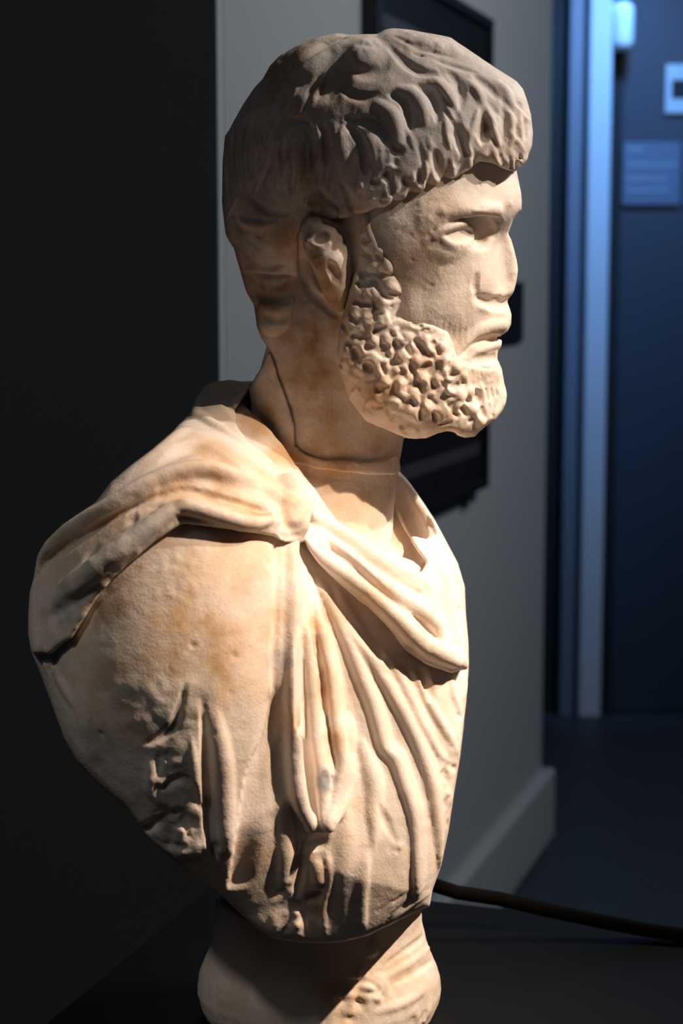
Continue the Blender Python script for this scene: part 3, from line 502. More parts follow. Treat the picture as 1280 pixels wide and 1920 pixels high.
["line","hair",[[-70,-254,2621,-59,-259,2620,-47,-263,2620,-35,-266,2622,-23,-269,2628,-10,-269,2637,0,-268,2647,6,-266,2658,10,-262,2670,14,-257,2682],[26,35,41,47,47,45,42,34,26,17],0,[-4,-24,-43,-65,-69,-64,-58,-41,-24,-4],"b",1]],
["line","hair",[[31,-263,2688,40,-268,2679,48,-272,2670,59,-276,2665,72,-279,2663,88,-280,2665,101,-279,2670,109,-276,2678,115,-272,2688,120,-267,2699],[17,23,27,31,31,29,27,23,18,12],0,[-4,-22,-33,-42,-44,-44,-41,-33,-22,-4],"b",1]],
["line","hair",[[0,-266,2626,11,-278,2618,22,-287,2610,33,-294,2604,45,-298,2600,56,-300,2599,67,-302,2601,79,-303,2604,91,-304,2607],[12,17,19,20,20,20,18,15,12],0,[-6,-38,-56,-60,-60,-58,-45,-30,-6],"b",1]],
["line","hair",[[45,-265,2707,46,-266,2706],[46],0,[70],"b",1]],
["line","hair",[[124,-244,2734,135,-252,2723,146,-260,2711,157,-267,2700,168,-273,2690,178,-277,2681,188,-281,2674,199,-284,2668,209,-286,2664,221,-287,2661,233,-287,2660,245,-286,2659,257,-285,2658],[11,14,16,18,19,19,19,19,18,16,15,14,11],0,[-8,-40,-59,-75,-80,-80,-80,-80,-70,-59,-47,-32,-8],"b",1]],
["line","hair",[[134,-224,2767,147,-231,2760,159,-237,2753,172,-241,2746,184,-245,2740,197,-247,2734,211,-249,2728,224,-250,2724,238,-251,2720,252,-251,2716,267,-251,2713,281,-250,2710,295,-249,2706],[6,8,9,9,10,10,10,10,10,9,8,7,6],0,[-4,-18,-27,-34,-40,-40,-40,-40,-38,-32,-25,-17,-4],"b",1]],
["line","hair",[[172,-242,2740,185,-242,2740,198,-243,2739,211,-244,2737,222,-245,2735,232,-246,2732,242,-247,2729],[4,6,7,7,7,6,4],0,[-3,-20,-30,-30,-27,-18,-3],"b",1]],
["line","hair",[[182,-255,2718,196,-258,2713,210,-260,2708,224,-262,2703],[4,7,7,4],0,[-3,-29,-29,-3],"b",1]],
["line","hair",[[274,-277,2670,284,-281,2660,295,-285,2650,303,-290,2639,308,-295,2625,311,-300,2610,312,-306,2596,311,-311,2581,309,-315,2568],[11,15,17,19,19,19,17,14,11],0,[-8,-43,-65,-80,-80,-80,-64,-41,-8],"b",1]],
["line","hair",[[342,-269,2660,353,-271,2652,364,-272,2645,375,-274,2637,385,-275,2629,395,-277,2618,403,-280,2607,411,-283,2596],[10,14,16,17,17,16,14,10],0,[-8,-46,-70,-80,-80,-72,-47,-8],"b",1]],
["line","hair",[[241,-263,2699,255,-264,2695,268,-265,2690,282,-266,2685,295,-266,2681,308,-266,2677,323,-266,2672,337,-265,2669,351,-263,2665,365,-262,2661],[7,9,10,11,11,11,11,10,9,7],0,[-4,-18,-27,-35,-36,-36,-35,-27,-18,-4],"b",1]],
["line","hair",[[223,-294,2646,235,-296,2641,247,-297,2635,258,-299,2629,267,-302,2622,276,-305,2611,283,-308,2599,287,-312,2587,288,-315,2575,287,-319,2564,286,-322,2552],[15,20,22,25,26,26,26,24,22,19,15],0,[7,33,50,64,70,70,70,61,48,32,7],"b",1]],
["line","hair",[[314,-282,2645,325,-285,2637,337,-287,2630,348,-289,2622,356,-291,2614,363,-294,2603,366,-297,2592,370,-300,2580],[14,19,22,23,23,21,18,14],0,[6,36,55,60,60,51,34,6],"b",1]],
["line","hair",[[400,-258,2648,410,-259,2640,419,-260,2633,428,-261,2625,435,-264,2617,441,-267,2604,445,-271,2591,449,-276,2577],[12,16,19,20,20,20,17,12],0,[5,28,42,50,50,48,31,5],"b",1]],
["line","hair",[[83,-309,2587,96,-313,2580,108,-316,2573,120,-319,2565,129,-322,2556,136,-325,2545,141,-328,2534,144,-330,2521,147,-332,2509,149,-334,2497,149,-336,2486,150,-337,2474,150,-339,2462],[15,19,22,24,26,26,25,25,24,23,21,19,15],0,[8,37,55,70,80,80,80,80,73,61,48,33,8],"b",1]],
["line","hair",[[139,-304,2622,154,-305,2620,168,-307,2617,181,-309,2612,192,-312,2603,201,-315,2592,208,-319,2578,212,-322,2566,215,-326,2552,217,-328,2538,219,-331,2524],[14,17,20,22,23,23,23,22,20,17,13],0,[8,38,57,72,80,80,80,73,57,38,8],"b",1]],
["line","hair",[[189,-303,2629,199,-304,2625,208,-306,2620,217,-308,2615,229,-311,2605,238,-314,2592,243,-318,2578,246,-322,2563,247,-325,2552,247,-327,2540,247,-329,2528],[8,16,19,21,23,24,24,23,20,14,8],[6,10,12,13,13,13,13,13,12,9,6],[-6,-70,-99,-118,-129,-139,-132,-122,-99,-51,-6],"b",1]],
["line","hair",[[122,-308,2607,135,-311,2601,148,-313,2595,158,-316,2587,165,-320,2576,170,-323,2563,174,-326,2549,176,-328,2538,177,-331,2525,178,-333,2513,179,-335,2501],[8,15,16,18,19,19,20,19,16,12,8],[7,12,12,13,13,13,13,12,11,9,6],[-6,-79,-99,-117,-120,-120,-120,-111,-91,-48,-6],"b",1]],
["line","hair",[[6,-302,2544,19,-306,2542,32,-310,2540,45,-313,2538,58,-316,2536,71,-319,2533,83,-322,2529,94,-325,2522,104,-328,2513,111,-330,2504,115,-332,2494,117,-334,2484,119,-335,2473],[7,13,14,16,17,18,18,18,18,18,14,11,8],0,[-6,-70,-89,-103,-118,-132,-137,-130,-123,-110,-75,-41,-6],"b",1]],
["line","hair",[[8,-306,2530,19,-310,2520,29,-314,2509,38,-318,2498,44,-321,2485,49,-324,2472,53,-326,2456,54,-328,2445,55,-329,2433,56,-330,2420,56,-330,2407,57,-330,2394],[8,15,17,19,20,20,21,21,20,18,14,8],[6,10,11,11,11,11,11,11,11,11,9,6],[-8,-101,-122,-142,-150,-150,-150,-150,-133,-115,-68,-8],"b",1]],
["line","hair",[[-134,-244,2547,-121,-252,2539,-108,-260,2531,-97,-267,2522,-89,-272,2512,-84,-276,2502,-80,-280,2489,-79,-282,2478,-78,-284,2464,-78,-285,2450,-78,-286,2436,-77,-286,2422],[9,17,20,23,23,24,24,24,23,21,17,10],[6,11,11,11,11,11,10,10,10,9,8,5],[-8,-107,-133,-157,-160,-160,-160,-160,-145,-123,-73,-8],"b",1]],
["line","hair",[[-50,-287,2527,-44,-291,2515,-39,-294,2499,-39,-297,2487,-39,-298,2473,-39,-300,2457,-40,-301,2442,-41,-301,2427],[8,10,12,13,13,12,10,8],0,[-8,-44,-73,-80,-80,-72,-47,-8],"b",1]],
["line","hair",[[-70,-277,2536,-66,-281,2522,-62,-285,2507,-59,-287,2491,-58,-289,2479,-58,-291,2466,-58,-292,2452,-59,-293,2438,-59,-294,2424],[9,11,13,14,14,14,13,11,8],0,[5,28,42,50,50,50,40,26,5],"b",1]],
["line","hair",[[-21,-297,2531,-15,-300,2519,-10,-304,2506,-4,-307,2493,0,-310,2478,2,-313,2466,3,-314,2453,4,-315,2438,5,-316,2424,6,-317,2409,7,-318,2395],[15,20,22,25,26,26,26,25,22,19,15],0,[6,29,42,55,60,60,60,55,43,28,6],"b",1]],
["line","hair",[[-113,-264,2496,-111,-267,2482,-108,-269,2468,-106,-271,2454,-106,-272,2440,-106,-272,2427,-108,-272,2413,-109,-271,2399,-111,-269,2384,-113,-268,2370],[11,14,17,18,19,19,18,17,14,11],0,[6,30,45,58,60,60,59,46,30,6],"b",1]],
["line","hair",[[70,-324,2504,75,-327,2492,81,-329,2480,86,-331,2467,90,-333,2456,92,-335,2441,92,-336,2428,92,-336,2415],[17,23,27,28,28,27,23,17],0,[6,35,54,60,60,53,35,6],"b",1]],
["line","hair",[[-204,-192,2569,-206,-194,2556,-209,-196,2543,-210,-198,2529,-210,-200,2517,-209,-203,2505,-208,-206,2492,-207,-208,2479],[8,11,12,13,13,12,11,8],0,[-6,-37,-57,-64,-64,-56,-37,-6],"b",1]],
["line","hair",[[-235,-171,2551,-238,-173,2536,-240,-175,2520,-242,-176,2505,-244,-176,2490,-245,-178,2475,-245,-179,2462,-245,-181,2448,-244,-184,2435,-242,-186,2422,-241,-189,2409,-240,-191,2396],[8,10,11,13,13,13,13,13,12,11,10,8],0,[-6,-30,-45,-58,-64,-64,-64,-63,-53,-41,-28,-6],"b",1]],
["line","hair",[[-151,-239,2518,-153,-240,2506,-155,-241,2494,-156,-242,2482,-157,-242,2470,-157,-244,2456,-156,-245,2442,-154,-246,2428,-153,-247,2413],[8,10,12,13,13,13,12,10,8],0,[-6,-33,-49,-64,-64,-64,-55,-36,-6],"b",1]],
["line","hair",[[-294,-104,2537,-295,-112,2522,-297,-117,2506,-299,-119,2491,-299,-122,2476,-299,-126,2461,-297,-131,2447,-293,-137,2434,-289,-144,2420,-284,-151,2407,-280,-157,2394],[8,10,12,13,13,13,13,13,11,10,8],0,[-6,-32,-47,-60,-64,-64,-64,-58,-45,-30,-6],"b",1]],
["line","hair",[[-180,-224,2499,-181,-225,2485,-182,-226,2470,-183,-227,2456,-183,-227,2442,-183,-228,2429,-183,-229,2414,-181,-231,2400,-179,-232,2386,-178,-233,2372],[8,10,12,13,13,13,13,12,10,8],0,[-6,-32,-49,-63,-64,-64,-61,-48,-32,-6],"b",1]],
["line","hair",[[-267,-150,2519,-268,-151,2505,-269,-153,2490,-270,-154,2475,-271,-156,2461,-271,-158,2448,-270,-161,2432,-267,-165,2418,-265,-170,2404,-262,-174,2390],[8,10,12,13,13,13,13,12,10,8],0,[-6,-32,-48,-62,-64,-64,-62,-48,-32,-6],"b",1]],
["line","hair",[[-124,-263,2440,-126,-263,2426,-127,-262,2411,-129,-261,2397,-130,-260,2385,-132,-258,2372,-133,-257,2361,-135,-255,2350],[8,11,13,13,13,12,10,8],0,[-6,-39,-61,-64,-64,-51,-34,-6],"b",1]],
["line","hair",[[-316,-87,2481,-316,-91,2467,-316,-95,2451,-316,-99,2436,-316,-104,2422,-315,-109,2408,-313,-116,2392,-309,-124,2378,-306,-131,2363,-302,-138,2349],[8,10,12,13,13,13,13,12,10,8],0,[-6,-32,-48,-61,-64,-64,-63,-49,-32,-6],"b",1]],
["line","hair",[[-223,-181,2552,-224,-184,2539,-225,-186,2526,-226,-188,2513,-227,-190,2500,-227,-191,2487,-228,-193,2473,-227,-194,2460,-226,-196,2445,-225,-199,2431,-224,-201,2417,-223,-203,2402,-222,-205,2388],[9,11,12,13,14,15,15,15,15,13,12,11,9],0,[4,15,22,28,34,36,36,36,36,30,24,16,4],"b",1]],
["line","hair",[[-137,-251,2494,-138,-252,2480,-140,-253,2467,-141,-253,2454,-142,-253,2441,-143,-253,2427,-143,-253,2413,-143,-253,2399,-143,-253,2385,-142,-252,2371,-142,-252,2357],[9,11,12,14,14,14,14,14,13,11,9],0,[4,17,25,32,36,36,36,33,26,17,4],"b",1]],
["line","hair",[[-167,-231,2512,-168,-232,2498,-169,-233,2484,-170,-234,2470,-170,-235,2456,-170,-236,2442,-170,-237,2429,-170,-237,2416,-169,-238,2404,-168,-238,2392,-168,-239,2379],[9,11,13,14,14,14,14,14,12,11,9],0,[4,18,27,34,36,36,36,31,24,16,4],"b",1]],
["line","hair",[[-281,-124,2543,-282,-129,2529,-283,-132,2516,-284,-135,2503,-285,-137,2489,-285,-139,2476,-285,-141,2463,-284,-145,2450,-282,-149,2436,-279,-153,2423,-276,-158,2410,-274,-162,2397,-271,-166,2383],[9,11,12,13,14,15,15,15,15,14,12,11,9],0,[4,16,23,29,35,36,36,36,35,30,23,16,4],"b",1]],
["line","hair",[[-252,-161,2532,-253,-163,2518,-254,-165,2503,-255,-166,2489,-257,-168,2474,-257,-169,2460,-258,-171,2447,-257,-173,2432,-255,-176,2417,-254,-179,2403,-252,-182,2389,-250,-185,2375],[9,11,13,14,15,15,15,15,14,12,11,9],0,[4,16,24,31,36,36,36,36,31,24,16,4],"b",1]],
["line","hair",[[269,-323,2553,270,-325,2541,271,-328,2528,272,-330,2516,273,-331,2504,276,-333,2492,279,-334,2480,282,-335,2469,285,-335,2457],[5,7,8,8,8,8,8,7,5],0,[6,33,50,60,60,60,48,32,6],"b",1]],
["line","hair",[[292,-324,2538,295,-326,2527,299,-327,2515,302,-328,2504,306,-330,2493,310,-330,2478,313,-331,2464,317,-332,2449],[13,17,20,21,21,21,18,13],0,[-8,-44,-66,-80,-80,-76,-50,-8],"b",1]],
["line","hair",[[358,-307,2569,354,-310,2557,351,-314,2546,347,-317,2535,344,-320,2524,339,-323,2508,335,-325,2493,332,-327,2479,333,-328,2468,335,-328,2457,337,-329,2447],[6,8,9,9,9,9,9,9,9,9,5],0,[8,51,78,80,80,80,80,80,80,80,8],"b",1]],
["line","hair",[[368,-308,2558,371,-310,2545,374,-312,2532,375,-315,2519,373,-317,2504,369,-319,2489,365,-322,2474],[8,14,20,23,23,20,11],0,[-6,-67,-122,-153,-144,-122,-10],"b",1]],
["line","hair",[[379,-300,2575,384,-303,2561,390,-305,2546,395,-307,2532,399,-308,2519,402,-309,2507,405,-310,2495,408,-310,2484,410,-310,2473],[8,12,13,14,14,14,13,11,8],0,[8,46,70,80,80,77,60,40,8],"b",1]],
["line","hair",[[424,-285,2579,425,-289,2565,426,-293,2552,427,-296,2538,427,-299,2526,426,-302,2510,422,-305,2496,419,-307,2481],[9,13,15,16,16,15,13,9],0,[-10,-57,-87,-100,-100,-90,-59,-10],"b",1]],
["line","hair",[[443,-282,2568,445,-285,2554,448,-288,2539,450,-291,2525,451,-293,2512,449,-296,2497,445,-298,2484,441,-301,2471],[7,9,11,11,11,11,9,7],0,[6,35,54,60,60,52,34,6],"b",1]],
["line","hair",[[456,-289,2535,456,-293,2520,456,-295,2505,456,-294,2490],[6,10,10,6],0,[-6,-59,-57,-6],"b",1]],
["line","hair",[[469,-268,2571,470,-273,2558,470,-277,2544,471,-280,2531,471,-283,2517,472,-285,2504,473,-286,2491],[6,8,10,10,10,8,6],0,[5,33,50,50,48,31,5],"b",1]],
["line","hair",[[470,-262,2583,471,-262,2581],[13],0,[-50],"b",1]],
["line","hair",[[485,-265,2548,485,-269,2533,485,-273,2518,485,-276,2503,485,-278,2489],[8,12,13,12,8],0,[-7,-58,-70,-56,-7],"b",1]],
["line","hair",[[502,-237,2542,501,-247,2527,500,-254,2513,500,-257,2499,499,-259,2485],[4,7,7,6,4],0,[-5,-44,-50,-38,-5],"b",1]],
["line","hair",[[239,-338,2465,241,-339,2455,244,-340,2445,247,-340,2435,250,-340,2424,253,-341,2412,256,-341,2401],[8,15,18,19,20,20,20],0,[-6,-67,-97,-116,-126,-133,-140],"b",1]],
["line","hair",[[309,-334,2435,306,-334,2424,303,-335,2413],[8,13,13],0,[-10,-100,-100],"b",1]],
["line","hair",[[285,-336,2449,286,-336,2438,287,-336,2427,289,-334,2419,296,-331,2414,304,-327,2411],[5,8,8,8,7,5],0,[5,38,50,50,34,5],"b",1]],
["line","hair",[[200,-344,2410,203,-344,2399,206,-344,2388,205,-344,2378,203,-344,2369],[8,12,13,11,8],0,[-13,-112,-130,-100,-13],"b",1]],
["line","hair",[[186,-344,2404,188,-344,2393,189,-344,2382,192,-344,2373,200,-341,2365,209,-336,2358],[6,9,10,10,9,6],0,[6,42,60,60,45,6],"b",1]],
["line","hair",[[218,-342,2435,220,-342,2423,221,-343,2411,222,-343,2400,220,-343,2386,217,-344,2373],[7,10,11,11,10,7],0,[6,41,60,60,45,6],"b",1]],
["line","hair",[[141,-340,2473,145,-340,2463,149,-340,2453,153,-341,2443],[13,21,21,13],0,[-6,-58,-58,-6],"b",1]],
["line","hair",[[114,-340,2410,118,-340,2399,121,-341,2388,125,-341,2377],[11,18,18,11],0,[-7,-68,-68,-7],"b",1]],
["line","hair",[[156,-344,2387,165,-344,2376,174,-344,2366],[10,17,10],0,[-8,-80,-8],"b",1]],
["line","hair",[[70,-330,2337,84,-333,2332,97,-335,2327,110,-337,2325,122,-339,2330,133,-341,2338,142,-342,2347,150,-341,2360,156,-340,2373],[8,10,12,13,13,13,12,10,8],0,[8,45,67,80,80,80,67,44,8],"b",1]],
["line","hair",[[84,-335,2374,89,-336,2383,94,-337,2392,100,-338,2401,108,-339,2408,116,-339,2415,125,-341,2418,137,-342,2416,150,-343,2410],[7,9,10,11,11,11,11,9,7],0,[6,32,48,60,60,60,54,36,6],"b",1]],
["line","hair",[[88,-339,2391,86,-337,2378,84,-335,2364],[9,16,9],0,[-8,-80,-8],"b",1]],
["line","hair",[[45,-327,2374,54,-329,2364,64,-330,2353],[10,17,10],0,[6,60,6],"b",1]],
["line","hair",[[-92,-272,2323,-79,-277,2319,-68,-282,2317,-57,-287,2319,-48,-292,2322],[9,15,16,14,9],0,[5,44,50,38,5],"b",1]],
["line","hair",[[0,-315,2375,8,-316,2362,15,-317,2350,21,-317,2337,24,-316,2325,26,-315,2312,28,-312,2299],[10,14,17,17,17,14,10],0,[-6,-39,-60,-60,-57,-37,-6],"b",1]],
["line","hair",[[-62,-292,2369,-55,-294,2359,-48,-296,2348,-39,-298,2338,-31,-300,2331,-21,-302,2324,-10,-305,2317,0,-307,2310],[8,12,13,14,14,14,12,8],0,[-5,-29,-44,-50,-50,-44,-29,-5],"b",1]],
["line","hair",[[-244,-191,2347,-233,-198,2337,-223,-205,2326,-212,-211,2317,-200,-218,2310,-187,-225,2306,-172,-232,2304,-157,-239,2303,-142,-246,2302],[10,14,16,17,17,17,16,14,10],0,[-4,-19,-29,-36,-36,-36,-30,-20,-4],"b",1]],
["line","hair",[[-305,-133,2321,-298,-141,2308,-292,-148,2296,-285,-153,2283,-277,-157,2272,-268,-162,2262,-256,-169,2255,-243,-176,2248,-229,-184,2243,-215,-191,2238,-201,-197,2233],[11,14,15,17,18,18,18,17,15,13,10],0,[-4,-17,-26,-33,-36,-36,-36,-34,-26,-17,-4],"b",1]],
["line","hair",[[-278,-126,2206,-266,-134,2196,-254,-141,2186,-242,-147,2176,-230,-153,2167,-218,-160,2162,-203,-167,2160,-188,-176,2162,-173,-185,2166,-159,-193,2169],[11,14,16,18,18,18,18,16,14,10],0,[-4,-19,-28,-36,-36,-36,-36,-28,-18,-4],"b",1]],
["line","hair",[[-250,-115,2104,-236,-129,2096,-223,-142,2087,-210,-154,2080,-196,-164,2075,-182,-173,2076,-167,-181,2080,-152,-189,2085,-137,-196,2090],[11,14,17,18,18,18,16,14,10],0,[-4,-21,-31,-36,-36,-36,-28,-18,-4],"b",1]],
["line","hair",[[-261,-159,2248,-250,-165,2237,-239,-170,2226,-228,-173,2215,-217,-176,2205],[10,16,18,16,10],0,[-4,-30,-36,-29,-4],"b",1]],
["line","hair",[[-219,-158,2032,-204,-172,2026,-189,-183,2020,-174,-192,2018,-163,-198,2021,-152,-203,2027,-141,-207,2034,-130,-211,2040],[10,15,18,17,17,16,14,10],0,[-4,-25,-36,-36,-36,-29,-19,-4],"b",1]],
["line","hair",[[-291,-143,2292,-275,-158,2285,-260,-172,2278,-245,-183,2272,-230,-193,2268,-215,-202,2268,-201,-211,2270,-186,-219,2272,-171,-227,2274],[11,16,18,19,19,19,17,15,11],0,[4,21,32,36,36,35,27,18,4],"b",1]],
["line","hair",[[-272,-109,2163,-258,-120,2154,-244,-128,2146,-231,-134,2137,-217,-142,2130,-204,-150,2126,-191,-159,2125,-177,-166,2126,-164,-174,2128,-151,-181,2131,-137,-188,2133],[11,15,17,19,19,19,19,18,16,14,11],0,[4,19,27,35,36,36,36,31,24,16,4],"b",1]],
["line","hair",[[-227,-142,2061,-211,-158,2055,-196,-171,2049,-181,-182,2047,-167,-190,2049,-152,-197,2055,-137,-203,2061],[11,17,19,19,18,15,11],0,[4,26,36,36,33,21,4],"b",1]],
["line","hair",[[362,-323,2441,373,-319,2437,384,-315,2434,398,-313,2437],[7,11,11,7],0,[-6,-58,-60,-6],"b",1]],
["line","hair",[[412,-310,2457,417,-309,2445,422,-306,2433,427,-302,2421],[5,9,9,9],0,[-8,-80,-80,-80],"b",1]],
["line","hair",[[441,-301,2451,443,-298,2440,445,-293,2428,447,-285,2417],[4,7,7,7],0,[-8,-80,-80,-80],"b",1]],
["line","hair",[[470,-288,2459,470,-278,2446,473,-237,2434,479,-156,2425],[4,7,7,7],0,[-8,-80,-80,-80],"b",1]],
["chain","hair",[[[98.3,-80.4,615.7],[97.1,-79.0,610.8],[96.8,-77.5,608.4],[96.8,-76.5,606.0]],[0.9,1.2,1.4,1.4],4,-1]],
["chain","hair",[[[131.4,10.4,615.7],[129.5,10.1,610.8],[128.4,9.2,608.4],[127.7,8.4,606.0]],[0.9,1.2,1.4,1.4],4,-1]],
["chain","hair",[[[89.8,-82.3,616.7],[88.9,-82.0,613.9],[88.2,-81.2,611.1],[87.8,-79.4,608.2],[87.5,-76.5,605.6]],[1.1,1.4,1.7,1.7,1.7],4,-1]],
["chain","hair",[[[126.1,17.4,616.7],[125.2,17.6,613.9],[124.1,17.5,611.1],[122.6,16.4,608.2],[120.6,14.4,605.6]],[1.1,1.4,1.7,1.7,1.7],4,-1]],
["chain","hair",[[[81.3,-84.0,612.4],[80.2,-83.6,609.7],[79.3,-83.1,606.9],[78.7,-82.4,603.9],[78.1,-81.6,601.0]],[1.2,1.6,2.0,2.0,2.0],4,-1]],
["chain","hair",[[[120.6,24.1,612.4],[119.5,24.6,609.7],[118.5,24.7,606.9],[117.6,24.5,603.9],[116.7,24.3,601.0]],[1.2,1.6,2.0,2.0,2.0],4,-1]],
["chain","hair",[[[71.5,-86.6,608.8],[70.0,-85.7,605.2],[68.8,-84.5,601.7],[68.1,-82.6,598.3],[67.6,-79.5,595.1]],[1.4,1.8,2.3,2.3,2.3],4,-1]],
["chain","hair",[[[114.8,32.4,608.8],[113.1,32.6,605.2],[111.4,32.5,601.7],[109.6,31.5,598.3],[107.3,29.5,595.1]],[1.4,1.8,2.3,2.3,2.3],4,-1]],
["chain","hair",[[[61.7,-84.4,602.2],[59.6,-85.5,599.3],[57.8,-85.4,596.4],[56.9,-83.3,593.6],[56.3,-79.5,591.0]],[1.2,1.6,2.0,2.0,2.0],4,-1]],
["chain","hair",[[[105.9,37.0,602.2],[105.0,39.2,599.3],[103.5,40.2,596.4],[101.5,39.3,593.6],[98.6,36.8,591.0]],[1.2,1.6,2.0,2.0,2.0],4,-1]],
["chain","hair",[[[51.2,-85.5,596.6],[49.2,-86.6,593.9],[47.3,-86.2,591.3],[46.3,-84.2,588.6],[45.5,-81.0,586.1]],[1.2,1.6,2.0,2.0,2.0],4,-1]],
["chain","hair",[[[98.5,44.6,596.6],[97.7,46.7,593.9],[96.1,47.6,591.3],[94.0,46.8,588.6],[91.3,44.8,586.1]],[1.2,1.6,2.0,2.0,2.0],4,-1]],
["chain","hair",[[[39.5,-87.6,589.3],[37.5,-87.3,587.0],[35.6,-86.3,584.8],[34.5,-84.2,582.3],[33.7,-81.0,579.9]],[1.2,1.6,2.0,2.0,2.0],4,-1]],
["chain","hair",[[[91.0,53.7,589.3],[89.2,54.8,587.0],[87.1,55.2,584.8],[84.9,54.4,582.3],[82.3,52.4,579.9]],[1.2,1.6,2.0,2.0,2.0],4,-1]],
["chain","hair",[[[25.6,-85.8,584.9],[24.1,-85.4,582.2],[22.9,-83.8,579.8],[22.3,-81.6,577.5],[21.6,-79.5,575.2]],[1.2,1.6,2.0,2.0,2.0],4,-1]],
["chain","hair",[[[79.2,61.3,584.9],[77.7,62.0,582.2],[75.8,61.5,579.8],[73.9,60.2,577.5],[72.0,59.1,575.2]],[1.2,1.6,2.0,2.0,2.0],4,-1]],
["chain","hair",[[[11.5,-82.0,579.3],[9.6,-79.3,575.5],[9.2,-76.8,573.3],[8.7,-75.0,571.2]],[1.1,1.5,1.7,1.7],4,-1]],
["chain","hair",[[[65.9,67.5,579.3],[62.7,66.6,575.5],[60.8,64.9,573.3],[59.2,63.9,571.2]],[1.1,1.5,1.7,1.7],4,-1]],
["chain","hair",[[[108.9,-77.3,612.4],[107.7,-75.6,607.7],[107.8,-73.2,605.2],[108.0,-70.5,603.0]],[0.7,1.0,1.1,1.1],4,-1]],
["chain","hair",[[[137.5,1.2,612.4],[135.5,0.7,607.7],[134.0,-1.2,605.2],[132.5,-3.4,603.0]],[0.7,1.0,1.1,1.1],4,-1]],
["chain","hair",[[[115.9,-74.5,612.2],[115.6,-69.9,607.5],[116.0,-62.7,605.6],[116.8,-52.5,603.8]],[0.7,1.0,1.2,1.2],4,-1]],
["chain","hair",[[[141.1,-5.5,612.2],[137.8,-8.8,607.5],[133.5,-14.5,605.6],[127.6,-22.8,603.8]],[0.7,1.0,1.2,1.2],4,-1]],
["line","hair",[[489,-159,2624,496,-157,2601,504,-155,2577,510,-154,2552,516,-156,2524,510,-156,2494,503,-156,2464],[13,18,20,20,20,18,13],0,[6,45,64,64,64,45,6],"b",0]],
["line","hair",[[507,-145,2592,515,-143,2563,516,-139,2532,516,-139,2508,510,-137,2482,504,-135,2456],[9,13,14,14,13,9],0,[-8,-62,-80,-80,-62,-8],"b",0]],
["line","hair",[[497,-120,2624,505,-117,2601,512,-115,2577,513,-113,2552,518,-116,2524,517,-119,2494,510,-120,2464],[13,18,20,20,20,18,13],0,[6,45,64,64,64,45,6],"b",0]],
["line","hair",[[510,-103,2592,517,-101,2563,518,-98,2532,518,-97,2508,518,-97,2482,507,-93,2456],[9,13,14,14,13,9],0,[-8,-62,-80,-80,-62,-8],"b",0]],
["line","hair",[[500,-78,2624,507,-76,2601,514,-73,2577,521,-73,2552,520,-75,2524,518,-80,2494,511,-82,2464],[13,18,20,20,20,18,13],0,[6,45,64,64,64,45,6],"b",0]],
["line","hair",[[518,-63,2592,525,-61,2563,526,-58,2532,521,-55,2508,521,-56,2482,509,-52,2456],[9,13,14,14,13,9],0,[-8,-62,-80,-80,-62,-8],"b",0]],
["line","hair",[[509,-35,2624,516,-32,2601,518,-28,2577,524,-27,2552,524,-28,2524,524,-29,2494,517,-29,2464],[13,18,20,20,20,18,13],0,[6,45,64,64,64,45,6],"b",0]],
["line","hair",[[516,-16,2592,523,-14,2563,524,-10,2532,525,-10,2508,519,-8,2482,513,-6,2456],[9,13,14,14,13,9],0,[-8,-62,-80,-80,-62,-8],"b",0]],
["line","hair",[[479,23,2624,498,21,2601,505,24,2577,511,24,2552,522,19,2524,521,16,2494,514,15,2464],[13,18,20,20,20,18,13],0,[6,45,64,64,64,45,6],"b",0]],
["line","hair",[[492,40,2592,510,38,2563,489,49,2532,489,50,2508,506,44,2482,506,43,2456],[9,13,14,14,13,9],0,[-8,-62,-80,-80,-62,-8],"b",0]],
["line","hair",[[431,83,2624,438,86,2601,451,86,2577,469,82,2552,490,72,2524,489,67,2494,498,59,2464],[13,18,20,20,20,18,13],0,[6,45,64,64,64,45,6],"b",0]],
["line","hair",[[449,98,2592,450,102,2563,446,108,2532,446,108,2508,452,106,2482,463,101,2456],[9,13,14,14,13,9],0,[-8,-62,-80,-80,-62,-8],"b",0]],
["line","hair",[[-193,-154,1945,-182,-177,1953,-171,-192,1961,-161,-200,1969,-152,-205,1978,-143,-209,1989,-135,-212,2000,-127,-213,2013,-121,-212,2026,-117,-211,2039,-114,-208,2054,-111,-204,2068,-108,-199,2083],[59,58,58,58,58,58,58,58,58,58,58,58,58],0,[-70],"b",1]],
["line","hair",[[-122,-186,2076,-123,-186,2090,-124,-187,2105,-125,-190,2120,-126,-194,2134,-126,-200,2148,-127,-205,2161,-127,-210,2176,-127,-215,2191,-126,-220,2204,-126,-226,2218,-126,-231,2232],[19,24,27,30,32,32,32,32,30,27,24,19],0,[-6,-27,-40,-51,-60,-60,-60,-60,-51,-40,-27,-6],"b",1]],
["line","hair",[[380,-302,2521,387,-307,2508,394,-311,2496,400,-313,2483,406,-311,2470,414,-308,2458,423,-303,2445],[6,8,10,10,10,8,6],0,[-2,-13,-20,-20,-20,-13,-2],"b",1]],
["line","hair",[[-183,-220,2459,-188,-220,2450,-193,-219,2441,-197,-218,2431,-202,-216,2417,-207,-214,2403,-212,-211,2393,-218,-207,2384,-224,-204,2374],[6,8,9,10,10,10,9,8,6],0,[-3,-13,-19,-25,-26,-26,-21,-14,-3],"b",1]],
["line","hair",[[465,-253,2605,475,-249,2595,485,-239,2586,496,-214,2578,509,-176,2572,520,-142,2568,533,-106,2564,548,-48,2562],[5,6,7,8,9,9,8,5],0,[-2,-7,-11,-16,-20,-20,-16,-2],"b",1]],
